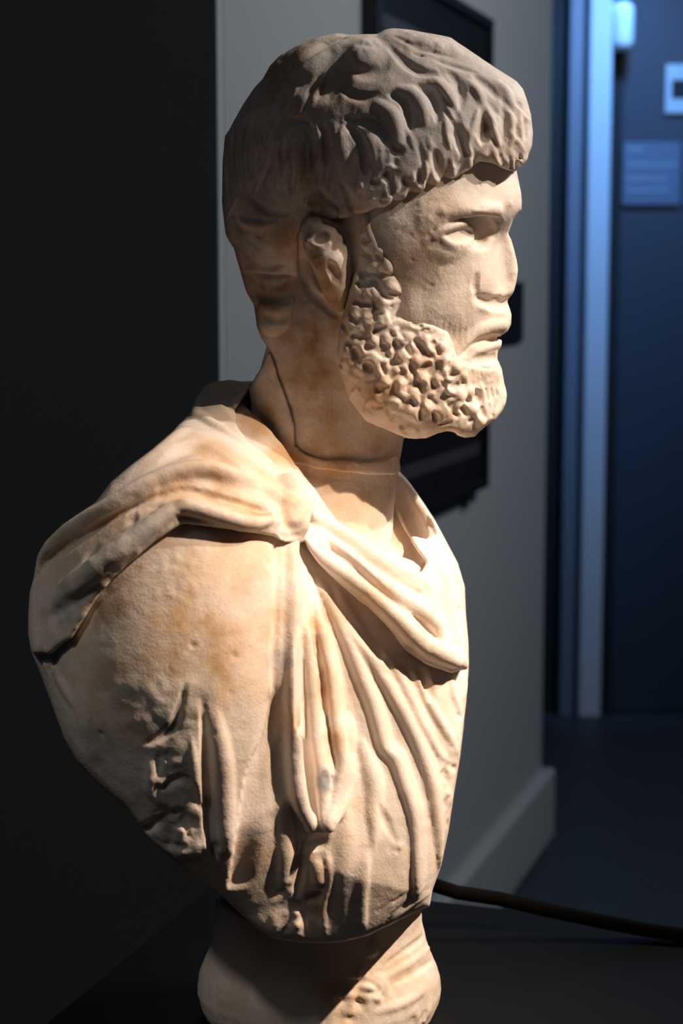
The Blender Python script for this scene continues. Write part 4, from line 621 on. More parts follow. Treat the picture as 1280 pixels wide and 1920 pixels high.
["line","hair",[[-154,-228,2564,-162,-226,2551,-169,-225,2538,-174,-224,2525,-180,-222,2511,-185,-221,2502,-189,-219,2493,-194,-216,2484],[7,10,11,11,11,10,9,7],0,[-3,-17,-25,-26,-26,-20,-13,-3],"b",1]],
["line","hair",[[-284,-60,2617,-295,-60,2606,-306,-58,2595,-316,-54,2584,-325,-48,2573,-334,-40,2562,-342,-30,2552],[6,8,10,10,10,8,6],0,[-3,-16,-25,-26,-26,-17,-3],"b",1]],
["line","hair",[[-210,-206,2475,-216,-204,2466,-222,-202,2457,-228,-199,2448,-233,-193,2439,-238,-186,2430,-243,-183,2421,-250,-182,2407,-256,-182,2393],[5,7,8,9,9,9,8,7,5],0,[-2,-10,-15,-20,-20,-20,-19,-12,-2],"b",1]],
["line","hair",[[-280,-103,2570,-289,-94,2559,-297,-85,2548,-305,-77,2536,-313,-64,2525,-323,-40,2514,-335,-6,2504],[5,7,8,8,8,8,5],0,[2,13,20,24,24,21,2],"b",1]],
["line","hair",[[-3,-300,2544,-6,-302,2533,-9,-305,2523,-11,-309,2512,-12,-311,2502,-13,-312,2491,-14,-312,2481,-15,-312,2471,-15,-311,2461,-16,-311,2450],[7,9,10,11,11,11,11,10,9,7],0,[-3,-13,-20,-26,-26,-26,-25,-19,-13,-3],"b",1]],
["line","hair",[[131,-336,2480,132,-336,2470,134,-336,2460,135,-337,2449,137,-339,2439,139,-342,2428,141,-343,2418,142,-343,2408,143,-343,2397,144,-343,2387],[6,8,10,11,11,11,11,10,8,6],0,[-2,-10,-15,-19,-20,-20,-19,-15,-10,-2],"b",1]],
["line","hair",[[-248,-151,2574,-258,-145,2562,-268,-139,2551,-275,-133,2543,-283,-126,2536,-290,-116,2528,-300,-106,2516,-309,-97,2504],[7,9,11,11,11,11,9,7],0,[2,14,22,24,24,23,15,2],"b",1]],
["line","hair",[[-218,-117,2658,-230,-108,2648,-241,-99,2638,-250,-88,2629,-259,-72,2619,-270,-58,2609,-281,-54,2598],[6,9,10,11,11,9,6],0,[-3,-16,-25,-26,-25,-15,-3],"b",1]],
["line","hair",[[89,-335,2488,90,-338,2477,91,-341,2467,93,-342,2456,93,-343,2446,94,-342,2435,94,-341,2425,96,-341,2415,98,-342,2404,99,-342,2394],[7,9,10,11,11,11,11,10,9,7],0,[-3,-13,-20,-26,-26,-26,-25,-20,-13,-3],"b",1]],
["line","hair",[[99,-322,2571,99,-321,2561,99,-321,2551,100,-321,2540,102,-319,2530,104,-318,2520,106,-319,2509,107,-323,2499,108,-328,2488,108,-334,2477],[5,7,8,9,9,9,9,8,7,5],0,[-2,-10,-15,-19,-20,-20,-20,-16,-11,-2],"b",1]],
["line","hair",[[316,-323,2531,323,-323,2522,329,-325,2513,335,-327,2504,342,-326,2496,349,-324,2487,355,-322,2478,361,-321,2465,367,-321,2452],[7,9,11,12,12,12,12,10,7],0,[2,12,19,24,24,24,22,14,2],"b",1]],
["line","hair",[[414,-308,2462,420,-305,2454,426,-302,2446,433,-297,2437,441,-273,2430,453,-211,2426,463,-166,2420,467,-196,2409,468,-253,2397,471,-282,2386],[6,7,7,8,9,10,10,10,8,6],0,[2,7,10,12,17,24,24,22,12,2],"b",1]],
["line","hair",[[-126,-257,2495,-130,-257,2486,-134,-257,2476,-138,-257,2466,-142,-256,2457,-147,-252,2447,-151,-246,2438,-155,-243,2429,-159,-243,2419,-162,-243,2409],[6,8,10,11,11,11,11,10,8,6],0,[-2,-10,-15,-19,-20,-20,-19,-15,-10,-2],"b",1]],
["line","hair",[[-201,-192,2571,-210,-189,2559,-219,-186,2546,-228,-182,2534,-237,-175,2522,-243,-171,2513,-249,-170,2505,-255,-171,2496],[7,10,11,12,11,10,9,7],0,[-2,-12,-19,-20,-20,-15,-10,-2],"b",1]],
["line","hair",[[38,-326,2381,38,-325,2371,37,-324,2361,37,-323,2350,36,-321,2340,35,-318,2329,34,-314,2319,33,-307,2309,32,-295,2299,31,-276,2289],[5,6,7,8,8,8,8,8,7,5],0,[-3,-12,-18,-22,-26,-26,-26,-25,-18,-3],"b",1]],
["line","hair",[[-199,-209,2510,-205,-203,2502,-211,-200,2493,-217,-200,2484,-224,-198,2475,-230,-193,2466,-237,-185,2457,-242,-179,2449,-247,-178,2440,-252,-180,2430],[5,7,8,9,9,9,9,8,7,5],0,[2,12,18,23,24,24,23,17,12,2],"b",1]],
["line","hair",[[37,-323,2455,36,-324,2444,36,-324,2434,35,-325,2423,34,-325,2413,34,-325,2403,33,-325,2392,32,-324,2382,31,-323,2371,30,-322,2361],[7,10,11,12,12,12,12,11,10,7],0,[-3,-13,-20,-25,-26,-26,-25,-20,-13,-3],"b",1]],
["line","hair",[[-76,-269,2522,-80,-266,2512,-83,-267,2502,-87,-271,2492,-90,-274,2482,-93,-277,2472,-96,-278,2462,-98,-280,2452,-101,-281,2442,-103,-281,2432],[7,10,11,12,13,13,12,11,10,7],0,[-3,-13,-20,-25,-26,-26,-25,-19,-13,-3],"b",1]],
["line","hair",[[261,-313,2579,268,-318,2566,275,-322,2552,280,-324,2543,285,-323,2534,291,-321,2525,297,-320,2517,302,-319,2508,308,-319,2499],[6,8,9,10,10,9,8,7,6],0,[-2,-13,-20,-20,-20,-19,-15,-10,-2],"b",1]],
["line","hair",[[-104,-260,2563,-110,-255,2549,-116,-252,2536,-121,-252,2526,-126,-253,2516,-130,-254,2507,-135,-254,2493,-138,-254,2478],[7,10,12,12,12,12,10,7],0,[-2,-13,-19,-20,-20,-19,-12,-2],"b",1]],
["line","hair",[[-32,-247,2671,-38,-249,2657,-44,-251,2643,-49,-254,2628,-54,-257,2614,-59,-261,2604,-64,-264,2594,-70,-267,2584],[7,10,12,12,12,11,9,7],0,[-2,-12,-19,-20,-20,-16,-10,-2],"b",1]],
["line","hair",[[-253,-132,2596,-261,-124,2589,-269,-116,2582,-276,-108,2574,-284,-101,2563,-293,-94,2552,-302,-85,2540,-311,-76,2529],[8,10,12,13,13,13,11,8],0,[-3,-14,-21,-26,-26,-25,-17,-3],"b",1]],
["line","hair",[[-53,-243,2671,-58,-244,2662,-64,-244,2653,-69,-245,2644,-74,-247,2635,-79,-249,2626,-83,-253,2616,-89,-257,2602,-94,-261,2588],[8,10,11,13,13,13,12,11,8],0,[-2,-10,-15,-19,-20,-20,-19,-13,-2],"b",1]],
["line","hair",[[-103,-259,2583,-108,-258,2574,-112,-256,2565,-117,-252,2556,-122,-248,2547,-127,-246,2538,-132,-247,2528,-137,-246,2519,-143,-244,2510,-149,-238,2501],[7,9,11,12,12,12,12,11,10,7],0,[2,12,18,23,24,24,24,19,13,2],"b",1]],
["line","hair",[[42,-324,2450,42,-324,2440,41,-324,2429,41,-324,2419,40,-324,2408,39,-324,2398,38,-323,2387,38,-323,2377,37,-322,2366,36,-321,2356],[6,7,8,9,9,9,9,8,7,6],0,[-2,-10,-15,-19,-20,-20,-19,-15,-10,-2],"b",1]],
["line","hair",[[429,-290,2524,436,-294,2516,443,-297,2508,450,-297,2500,457,-294,2492,465,-290,2485,471,-286,2477,480,-279,2466,488,-269,2454],[7,9,10,11,11,11,11,10,7],0,[2,12,18,23,24,24,23,16,2],"b",1]],
["line","hair",[[167,-319,2551,168,-322,2541,170,-325,2531,172,-327,2521,174,-330,2510,177,-333,2500,180,-336,2490,183,-337,2480,187,-339,2469,191,-340,2459],[7,9,10,11,11,11,11,10,8,7],0,[2,12,18,23,24,24,23,18,12,2],"b",1]],
["line","hair",[[272,-317,2594,278,-320,2586,284,-322,2577,289,-322,2569,297,-322,2556,303,-322,2543,309,-322,2530,314,-323,2517],[7,9,10,12,12,11,10,7],0,[-2,-11,-16,-20,-20,-19,-12,-2],"b",1]],
["line","hair",[[-73,-288,2390,-76,-286,2380,-79,-284,2369,-83,-281,2359,-87,-279,2349,-91,-276,2339,-94,-273,2329,-96,-270,2319,-96,-268,2308,-97,-265,2298],[6,8,9,10,10,10,10,9,8,6],0,[-2,-10,-15,-19,-20,-20,-19,-15,-10,-2],"b",1]],
["line","hair",[[-16,-310,2442,-17,-310,2431,-18,-309,2421,-19,-309,2411,-22,-308,2400,-25,-307,2390,-28,-306,2380,-30,-304,2369,-31,-302,2359,-33,-300,2349],[6,8,10,11,11,11,11,10,8,6],0,[-3,-13,-19,-25,-26,-26,-25,-20,-13,-3],"b",1]],
["line","hair",[[223,-339,2462,226,-339,2452,230,-339,2442,233,-338,2433,235,-337,2423,237,-335,2413,239,-335,2403,241,-335,2393,243,-334,2383,245,-332,2373],[7,10,11,12,13,13,12,11,10,7],0,[2,12,18,23,24,24,23,18,12,2],"b",1]],
["line","hair",[[-274,-147,2472,-280,-147,2463,-287,-142,2454,-292,-133,2446,-299,-126,2433,-306,-117,2420,-312,-105,2411,-320,-90,2403,-327,-72,2395],[6,8,9,10,10,10,10,9,6],0,[-2,-9,-13,-18,-20,-20,-19,-13,-2],"b",1]],
["line","hair",[[378,-293,2599,386,-294,2588,394,-295,2577,402,-296,2566,411,-294,2555,419,-291,2547,426,-289,2540,434,-289,2532],[6,8,9,10,10,9,8,6],0,[-2,-12,-18,-20,-20,-16,-11,-2],"b",1]],
["line","hair",[[198,-336,2491,200,-338,2480,202,-339,2470,204,-340,2460,206,-341,2450,208,-342,2440,210,-343,2430,212,-344,2420,214,-345,2410,215,-345,2400],[7,9,10,11,11,11,11,10,9,7],0,[-2,-10,-15,-19,-20,-20,-19,-15,-10,-2],"b",1]],
["line","hair",[[81,-339,2469,80,-339,2458,79,-339,2448,79,-338,2438,79,-337,2427,80,-336,2417,81,-335,2406,81,-334,2396,81,-332,2386,82,-330,2375],[6,8,10,11,11,11,11,10,8,6],0,[-2,-10,-15,-19,-20,-20,-19,-15,-10,-2],"b",1]],
["line","hair",[[309,-278,2657,318,-285,2646,327,-291,2634,335,-296,2623,343,-299,2612,352,-301,2600,361,-303,2589],[7,11,13,13,12,10,7],0,[-3,-17,-26,-26,-25,-16,-3],"b",1]],
["line","hair",[[464,-260,2586,472,-258,2579,480,-255,2572,488,-246,2566,499,-221,2562,511,-187,2558,522,-157,2553,536,-114,2546,553,-42,2542],[5,6,6,7,8,9,9,8,5],0,[2,7,10,14,20,24,24,22,2],"b",1]],
["line","hair",[[-280,-160,2356,-286,-156,2346,-291,-150,2337,-296,-143,2328,-303,-134,2313,-310,-121,2299,-316,-99,2290,-323,-66,2282,-331,-24,2273],[6,7,8,9,10,10,10,10,6],0,[2,9,13,17,22,24,24,19,2],"b",1]],
["line","hair",[[320,-325,2521,327,-327,2508,334,-328,2495,340,-327,2481,347,-324,2468,353,-321,2460,359,-319,2451,365,-317,2442],[5,7,8,8,8,8,7,5],0,[2,15,23,24,24,19,13,2],"b",1]],
["line","hair",[[403,-271,2613,414,-276,2602,424,-279,2591,434,-281,2580,443,-281,2570,452,-281,2559,461,-281,2548],[7,11,13,13,12,10,7],0,[-2,-13,-20,-20,-19,-12,-2],"b",1]],
["line","hair",[[252,-276,2676,259,-280,2668,266,-283,2660,272,-287,2652,280,-292,2640,287,-297,2628,295,-298,2617,303,-296,2605],[8,10,12,13,13,12,10,8],0,[-2,-11,-16,-20,-20,-19,-12,-2],"b",1]],
["line","hair",[[-54,-292,2500,-58,-293,2490,-61,-290,2480,-64,-284,2471,-66,-279,2461,-68,-279,2451,-70,-281,2441,-71,-284,2430,-73,-286,2420,-75,-288,2410],[6,8,9,11,11,11,11,9,8,6],0,[-2,-10,-15,-20,-20,-20,-19,-15,-10,-2],"b",1]],
["line","hair",[[445,-276,2592,455,-273,2582,465,-271,2572,473,-269,2562,482,-265,2552,491,-253,2546,501,-223,2541,514,-172,2538],[6,8,9,10,10,10,10,6],0,[2,11,16,20,24,24,23,2],"b",1]],
["line","hair",[[-212,-181,2580,-220,-179,2568,-228,-175,2556,-235,-171,2544,-242,-169,2531,-250,-167,2518,-258,-165,2506],[7,11,12,13,12,11,7],0,[-2,-13,-19,-20,-20,-13,-2],"b",1]],
["line","hair",[[-79,-258,2605,-85,-261,2591,-90,-263,2577,-95,-262,2563,-101,-259,2549,-106,-257,2535,-110,-259,2521],[5,7,8,8,8,7,5],0,[-3,-17,-25,-26,-25,-17,-3],"b",1]],
["line","hair",[[-36,-246,2670,-41,-247,2656,-47,-249,2642,-51,-250,2632,-56,-252,2623,-61,-256,2613,-67,-259,2603,-72,-263,2593,-78,-265,2584],[7,9,11,11,11,11,10,9,7],0,[2,14,22,24,24,24,19,12,2],"b",1]],
["line","hair",[[-41,-246,2667,-47,-249,2654,-54,-251,2640,-59,-253,2630,-65,-255,2621,-71,-258,2611,-76,-260,2602,-80,-262,2592,-85,-262,2583],[7,9,11,11,11,11,10,9,7],0,[2,15,23,24,24,23,18,12,2],"b",1]],
["line","hair",[[-42,-240,2682,-49,-242,2673,-55,-243,2664,-61,-243,2656,-66,-245,2642,-72,-247,2628,-77,-250,2619,-83,-254,2609,-89,-257,2600],[6,8,9,10,10,10,9,8,6],0,[-2,-10,-15,-20,-20,-20,-16,-11,-2],"b",1]],
["line","hair",[[239,-281,2659,246,-295,2645,254,-305,2632,260,-311,2623,267,-314,2615,273,-317,2606,281,-319,2594,289,-321,2581],[8,11,13,13,13,12,10,7],0,[2,17,24,24,24,21,14,2],"b",1]],
["line","hair",[[-296,-48,2609,-304,-44,2598,-314,-40,2587,-322,-38,2579,-330,-39,2572,-338,-40,2564,-349,-33,2553,-361,-18,2542],[6,8,10,10,10,10,9,6],0,[-3,-15,-23,-26,-26,-26,-19,-3],"b",1]],
["line","hair",[[247,-308,2633,255,-311,2620,262,-314,2608,270,-317,2595,278,-319,2582,285,-320,2569,291,-321,2556],[6,8,10,10,10,8,6],0,[-3,-17,-25,-26,-25,-16,-3],"b",1]],
["line","hair",[[-100,-261,2571,-105,-259,2562,-110,-254,2553,-115,-250,2544,-120,-248,2535,-125,-249,2525,-129,-250,2516,-133,-250,2506,-136,-251,2496,-140,-252,2487],[7,10,11,12,12,12,12,11,9,7],0,[2,12,18,24,24,24,23,18,12,2],"b",1]],
["line","hair",[[378,-307,2553,385,-311,2544,393,-313,2536,399,-313,2528,407,-310,2517,415,-305,2505,423,-302,2493,430,-304,2481],[5,6,7,8,8,8,6,5],0,[-3,-14,-21,-26,-26,-25,-16,-3],"b",1]],
["line","hair",[[-114,-228,2637,-120,-233,2624,-127,-236,2611,-132,-237,2602,-138,-235,2593,-144,-232,2585,-151,-229,2577,-157,-225,2568,-164,-222,2560],[7,9,11,11,11,11,10,9,7],0,[2,15,22,24,24,24,19,13,2],"b",1]],
["line","hair",[[-206,-212,2434,-211,-210,2420,-217,-208,2406,-221,-205,2391,-226,-202,2377,-230,-199,2367,-236,-196,2358,-241,-192,2348],[5,7,9,9,9,8,7,5],0,[2,15,23,24,24,19,13,2],"b",1]],
["line","hair",[[5,-315,2375,4,-313,2365,2,-312,2354,1,-311,2344,-1,-310,2333,-3,-307,2323,-4,-305,2312,-6,-300,2302,-7,-291,2292,-9,-276,2282],[5,6,7,8,8,8,8,8,7,5],0,[-3,-12,-18,-23,-26,-26,-26,-24,-17,-3],"b",1]],
["line","hair",[[-87,-279,2455,-90,-280,2445,-93,-280,2435,-95,-280,2425,-97,-280,2415,-99,-279,2405,-101,-278,2395,-104,-275,2385,-107,-272,2375,-111,-269,2365],[6,8,9,10,10,10,10,9,8,6],0,[-2,-10,-15,-19,-20,-20,-20,-16,-10,-2],"b",1]],
["line","hair",[[119,-342,2409,121,-337,2399,123,-336,2389,125,-338,2378,127,-340,2368,129,-341,2357,131,-339,2347,133,-331,2337,135,-317,2327,138,-300,2317],[7,9,11,12,12,12,12,12,10,7],0,[-3,-12,-18,-23,-26,-26,-26,-25,-17,-3],"b",1]],
["line","hair",[[-159,-235,2490,-164,-237,2481,-170,-236,2471,-175,-232,2462,-180,-226,2448,-186,-221,2434,-191,-219,2425,-196,-217,2415,-202,-214,2406],[7,10,11,12,12,12,11,10,7],0,[-2,-10,-15,-20,-20,-20,-15,-10,-2],"b",1]],
["line","hair",[[44,-307,2568,42,-307,2557,40,-306,2547,38,-306,2537,36,-307,2526,33,-308,2516,31,-309,2505,31,-313,2494,31,-317,2484,31,-320,2473],[7,9,10,11,12,12,12,10,9,7],0,[-2,-10,-15,-19,-20,-20,-20,-15,-10,-2],"b",1]],
["line","hair",[[-43,-294,2453,-44,-296,2443,-45,-297,2433,-46,-298,2422,-48,-299,2412,-49,-298,2402,-50,-297,2391,-52,-296,2381,-53,-294,2371,-55,-290,2361],[5,7,8,9,9,9,9,8,7,5],0,[2,12,18,23,24,24,23,18,12,2],"b",1]],
["line","hair",[[224,-335,2500,227,-336,2490,230,-337,2480,233,-337,2470,236,-335,2461,239,-333,2451,241,-331,2442,244,-330,2432,248,-329,2422,251,-328,2412],[7,9,11,12,12,12,12,11,9,7],0,[2,12,18,23,24,24,23,18,12,2],"b",1]],
["line","hair",[[440,-302,2483,446,-299,2475,453,-296,2467,460,-291,2459,467,-285,2451,476,-265,2444,489,-206,2440,504,-121,2433,518,-48,2425],[5,6,6,7,7,8,9,8,5],0,[-2,-6,-8,-10,-12,-16,-20,-17,-2],"b",1]],
["noise","hair",[0.7,14,11,[1,1,1]]],
["noise","hair",[0.3,4.5,12,[1,1,1]]],
["cut","hair",[[[-81.8,631.2],[-83.4,611.1],[-84.0,585.3],[-81.6,563.2],[-76.4,553.2],[-72.8,540.6],[-68.4,524.2],[-62.1,513.4],[-60.3,499.2],[-56.6,489.8],[-53.2,485.3],[-57.8,469.8],[-64.3,454.7],[-64.5,428.2],[-65.5,273.7],[61.7,273.7],[47.7,378.5],[41.1,400.7],[44.1,404.2],[47.5,411.1],[50.5,417.9],[60.8,419.4],[68.7,422.9],[74.4,424.8],[80.1,424.0],[82.4,421.7],[87.7,419.8],[95.3,420.6],[98.0,424.0],[102.5,427.8],[109.2,432.4],[114.1,439.2],[116.7,444.9],[117.4,450.6],[115.8,459.6],[113.8,469.5],[110.7,476.2],[111.0,481.9],[113.2,484.1],[113.9,489.0],[113.9,492.4],[118.0,495.8],[120.2,501.4],[120.5,507.4],[118.7,513.0],[117.3,517.1],[119.9,520.1],[121.8,523.5],[123.0,527.6],[123.9,532.4],[124.6,538.4],[123.8,544.7],[121.8,552.8],[119.4,560.2],[117.2,564.1],[118.4,566.5],[120.8,573.9],[124.1,578.3],[126.3,580.2],[126.8,585.1],[126.2,591.6],[124.2,601.2],[122.4,610.0],[125.6,609.2],[130.3,614.7],[130.7,618.4],[132.8,623.9],[133.4,633.0],[131.8,645.7],[128.7,656.6],[126.7,663.2],[122.2,668.6],[107.3,677.6],[92.4,687.4],[81.2,694.6],[75.7,698.6],[62.7,701.1],[48.0,703.6],[35.0,704.7],[29.5,703.6],[24.7,700.7],[14.8,700.7],[3.7,700.4],[-3.7,701.4],[-18.5,698.2],[-31.4,692.8],[-42.5,686.7],[-49.9,679.4],[-54.8,670.4],[-61.1,663.9],[-68.6,653.0],[-78.0,636.6]],2,0,-1e9,1e9]],
["rough","hair",[[17.5,-64.9,683.1],11.492098554777751,1.2,5,5]],
["rough","hair",[[56.4,-56.3,690.4],21.70323838776031,0.8,5,6]],
["line","beard",[[118,-334,2160,119,-334,2158],[27],0,[69],"b",7]],
["line","beard",[[127,-324,2104,128,-324,2103],[34],0,[115],"b",7]],
["line","beard",[[108,-325,2061,110,-325,2060],[23],0,[92],"b",7]],
["line","beard",[[110,-327,2020,111,-327,2019],[23],0,[80],"b",7]],
["line","beard",[[79,-322,2086,80,-322,2085],[21],0,[69],"b",7]],
["line","beard",[[41,-299,2132,42,-301,2131],[18],0,[69],"b",7]],
["line","beard",[[84,-321,2160,86,-322,2159],[23],0,[58],"b",7]],
["line","beard",[[65,-322,2023,66,-323,2022],[23],0,[69],"b",7]],
["line","beard",[[45,-318,2003,47,-318,2002],[21],0,[58],"b",7]],
["line","beard",[[85,-323,1964,86,-322,1963],[19],0,[69],"b",7]],
["line","beard",[[119,-321,1975,120,-321,1974],[18],0,[69],"b",7]],
["line","beard",[[158,-317,1970,160,-317,1968],[23],0,[92],"b",7]],
["line","beard",[[158,-321,1925,160,-321,1923],[23],0,[80],"b",7]],
["line","beard",[[198,-322,1914,199,-323,1912],[18],0,[69],"b",7]],
["line","beard",[[141,-321,1992,142,-321,1991],[16],0,[58],"b",7]],
["line","beard",[[178,-320,1975,179,-319,1974],[18],0,[69],"b",7]],
["line","beard",[[226,-317,1970,227,-317,1968],[14],0,[58],"b",7]],
["line","beard",[[266,-317,1950,267,-317,1949],[16],0,[69],"b",7]],
["line","beard",[[212,-325,1871,214,-325,1870],[19],0,[80],"b",7]],
["line","beard",[[255,-324,1863,256,-324,1861],[19],0,[80],"b",7]],
["line","beard",[[276,-321,1914,277,-321,1912],[16],0,[69],"b",7]],
["line","beard",[[90,-326,1919,92,-326,1918],[19],0,[69],"b",7]],
["line","beard",[[45,-314,1893,47,-314,1892],[21],0,[69],"b",7]],
["line","beard",[[113,-328,1863,115,-328,1862],[19],0,[58],"b",7]],
["line","beard",[[156,-329,1855,157,-329,1853],[21],0,[69],"b",7]],
["line","beard",[[144,-326,1888,146,-326,1887],[12],0,[46],"b",7]],
["line","beard",[[191,-327,1830,192,-327,1829],[18],0,[58],"b",7]],
["line","beard",[[227,-318,1787,229,-317,1786],[20],0,[58],"b",7]],
["line","beard",[[287,-314,1834,288,-313,1833],[14],0,[80],"b",7]],
["line","beard",[[316,-295,1819,318,-294,1817],[25],0,[104],"b",7]],
["line","beard",[[344,-274,1827,345,-272,1826],[21],0,[104],"b",7]],
["line","beard",[[350,-266,1784,352,-265,1782],[22],0,[92],"b",7]],
["line","beard",[[311,-295,1796,312,-293,1794],[16],0,[69],"b",7]],
["line","beard",[[273,-307,1780,275,-306,1778],[21],0,[58],"b",7]],
["line","beard",[[375,-250,1747,376,-249,1745],[22],0,[69],"b",7]],
["line","beard",[[185,-317,1773,186,-316,1772],[28],0,[69],"b",7]],
["line","beard",[[142,-325,1795,143,-325,1794],[28],0,[69],"b",7]],
["line","beard",[[91,-315,1816,92,-315,1814],[25],0,[58],"b",7]],
["line","beard",[[72,-274,1770,73,-274,1769],[25],0,[58],"b",7]],
["line","beard",[[306,-315,1894,307,-314,1892],[18],0,[69],"b",7]],
["line","beard",[[327,-302,1872,328,-300,1870],[16],0,[46],"b",7]],
["line","beard",[[21,-307,1992,23,-308,1991],[16],0,[46],"b",7]],
["line","beard",[[14,-301,1935,16,-303,1934],[21],0,[58],"b",7]],
["line","beard",[[28,-292,1871,30,-293,1870],[21],0,[58],"b",7]],
["line","beard",[[53,-192,2234,51,-252,2237,51,-281,2239,53,-290,2243,55,-297,2245,58,-306,2246,62,-313,2247],[6,9,9,9,8,7,5],0,[6,60,60,60,48,30,6],"b",7]],
["line","beard",[[113,-329,2192,111,-329,2195,108,-330,2198,105,-332,2200,101,-332,2201,97,-332,2200,94,-332,2198,91,-331,2196,89,-329,2192,88,-328,2188,89,-328,2184,90,-328,2181,93,-329,2178],[5,8,9,9,9,9,9,9,9,9,9,8,5],0,[6,42,60,60,60,60,60,60,60,60,53,36,6],"b",7]],
["line","beard",[[97,-322,2136,99,-323,2133,101,-323,2129,104,-324,2127,107,-326,2124,111,-329,2123,115,-331,2123,119,-333,2123,123,-334,2124,126,-333,2126,129,-333,2129,132,-331,2133,133,-330,2136],[5,8,9,9,9,9,9,9,9,9,9,8,5],0,[6,41,60,60,60,60,60,60,60,60,54,36,6],"b",7]],
["line","beard",[[93,-322,2133,89,-321,2135,84,-320,2136,80,-319,2135,76,-318,2133,72,-317,2131,70,-317,2127,68,-317,2123,68,-317,2118,68,-318,2114,70,-319,2109,73,-320,2106,76,-322,2103],[5,8,9,9,9,9,9,9,9,9,9,8,5],0,[6,42,60,60,60,60,60,60,60,60,55,37,6],"b",7]],
["line","beard",[[48,-312,2129,43,-311,2127,39,-309,2125,36,-306,2121,34,-303,2117,34,-304,2112,36,-306,2107,39,-310,2103,43,-312,2100,48,-314,2099,53,-315,2100,57,-316,2103,60,-317,2107],[5,8,9,9,9,9,9,9,9,9,9,7,5],0,[6,41,60,60,60,60,60,60,60,60,51,34,6],"b",7]],
["line","beard",[[89,-326,2071,91,-327,2075,93,-327,2080,92,-328,2085,91,-328,2090,88,-328,2094,84,-327,2097,80,-326,2099,75,-325,2099,70,-323,2098,66,-322,2096,63,-321,2092,60,-320,2088],[5,8,9,9,9,9,9,9,9,9,9,8,5],0,[6,42,60,60,60,60,60,60,60,60,54,36,6],"b",7]],
["line","beard",[[104,-330,2099,102,-327,2093,101,-326,2088,102,-327,2081,104,-329,2076,108,-332,2071,112,-334,2067,118,-333,2065,124,-330,2064,130,-327,2065,135,-325,2067,139,-325,2071,143,-325,2076],[5,8,9,9,9,9,9,9,9,9,9,7,5],0,[6,43,60,60,60,60,60,60,60,60,52,35,6],"b",7]],
["line","beard",[[63,-320,2059,58,-319,2061,53,-318,2062,48,-316,2061,44,-315,2059,40,-314,2055,37,-313,2051,36,-313,2046,35,-313,2040,37,-314,2035,39,-315,2031,43,-317,2028,47,-320,2025],[5,8,9,9,9,9,9,9,9,9,9,8,5],0,[6,42,60,60,60,60,60,60,60,60,56,37,6],"b",7]],
["line","beard",[[118,-336,2016,120,-335,2021,121,-334,2026,120,-332,2031,119,-330,2035,116,-329,2040,113,-330,2043,108,-330,2045,104,-330,2047,99,-329,2046,94,-327,2045,90,-326,2042,86,-325,2039],[5,8,9,9,9,9,9,9,9,9,9,7,5],0,[6,42,60,60,60,60,60,60,60,60,53,35,6],"b",7]],
["line","beard",[[37,-319,2036,32,-316,2036,28,-312,2035,24,-309,2033,21,-307,2030,19,-306,2026,18,-305,2021,19,-306,2017,20,-307,2013,22,-308,2009,26,-311,2006,30,-314,2005,34,-319,2004],[5,8,9,9,9,9,9,9,9,9,9,8,5],0,[6,44,60,60,60,60,60,60,60,60,60,41,6],"b",7]],
["line","beard",[[115,-331,2004,110,-333,2008,106,-334,2011,100,-333,2012,95,-330,2011,90,-328,2010,85,-326,2007,81,-326,2002,79,-325,1997,78,-324,1991,78,-324,1986,80,-325,1981,82,-328,1975],[5,8,9,9,9,9,9,9,9,9,9,8,5],0,[6,43,60,60,60,60,60,60,60,60,54,36,6],"b",7]],
["line","beard",[[61,-321,1968,56,-321,1964,53,-320,1959,51,-320,1953,51,-320,1947,53,-321,1941,57,-322,1936,62,-323,1932,67,-324,1930,73,-324,1930,79,-325,1932,84,-324,1935,88,-323,1940],[5,8,9,9,9,9,9,9,9,9,9,8,5],0,[6,42,60,60,60,60,60,60,60,60,53,36,6],"b",7]],
["line","beard",[[126,-323,1925,130,-322,1929,133,-321,1933,135,-320,1938,136,-320,1943,135,-319,1948,133,-318,1953,130,-319,1958,126,-321,1961,121,-323,1963,116,-324,1964,111,-322,1963,106,-321,1961],[5,8,9,9,9,9,9,9,9,9,9,8,5],0,[6,42,60,60,60,60,60,60,60,60,53,36,6],"b",7]],
["line","beard",[[153,-328,1967,148,-326,1969,143,-323,1969,138,-321,1968,133,-322,1966,129,-323,1962,127,-323,1957,126,-322,1951,126,-321,1946,128,-323,1941,131,-324,1936,136,-325,1934,141,-324,1931],[5,8,9,9,9,9,9,9,9,9,9,8,5],0,[6,42,60,60,60,60,60,60,60,60,53,35,6],"b",7]],
["line","beard",[[177,-324,1962,172,-324,1960,168,-324,1957,165,-323,1953,163,-322,1948,162,-323,1942,163,-325,1937,166,-327,1932,170,-327,1928,174,-325,1925,180,-323,1924,185,-322,1925,190,-323,1927],[5,8,9,9,9,9,9,9,9,9,9,7,5],0,[6,41,60,60,60,60,60,60,60,60,52,35,6],"b",7]],
["line","beard",[[91,-326,1886,91,-326,1892,92,-327,1898,90,-328,1903,87,-330,1908,83,-330,1912,78,-328,1915,72,-326,1916,67,-324,1916,62,-323,1914,57,-322,1911,54,-322,1906,51,-323,1901],[5,8,9,9,9,9,9,9,9,9,9,8,5],0,[6,42,60,60,60,60,60,60,60,60,53,35,6],"b",7]],
["line","beard",[[125,-324,1911,120,-325,1912,115,-325,1913,110,-326,1912,105,-327,1909,101,-328,1906,99,-328,1901,98,-328,1895,98,-327,1890,100,-327,1884,103,-328,1880,108,-329,1877,113,-331,1875],[5,8,9,9,9,9,9,9,9,9,9,8,5],0,[6,42,60,60,60,60,60,60,60,60,54,36,6],"b",7]],
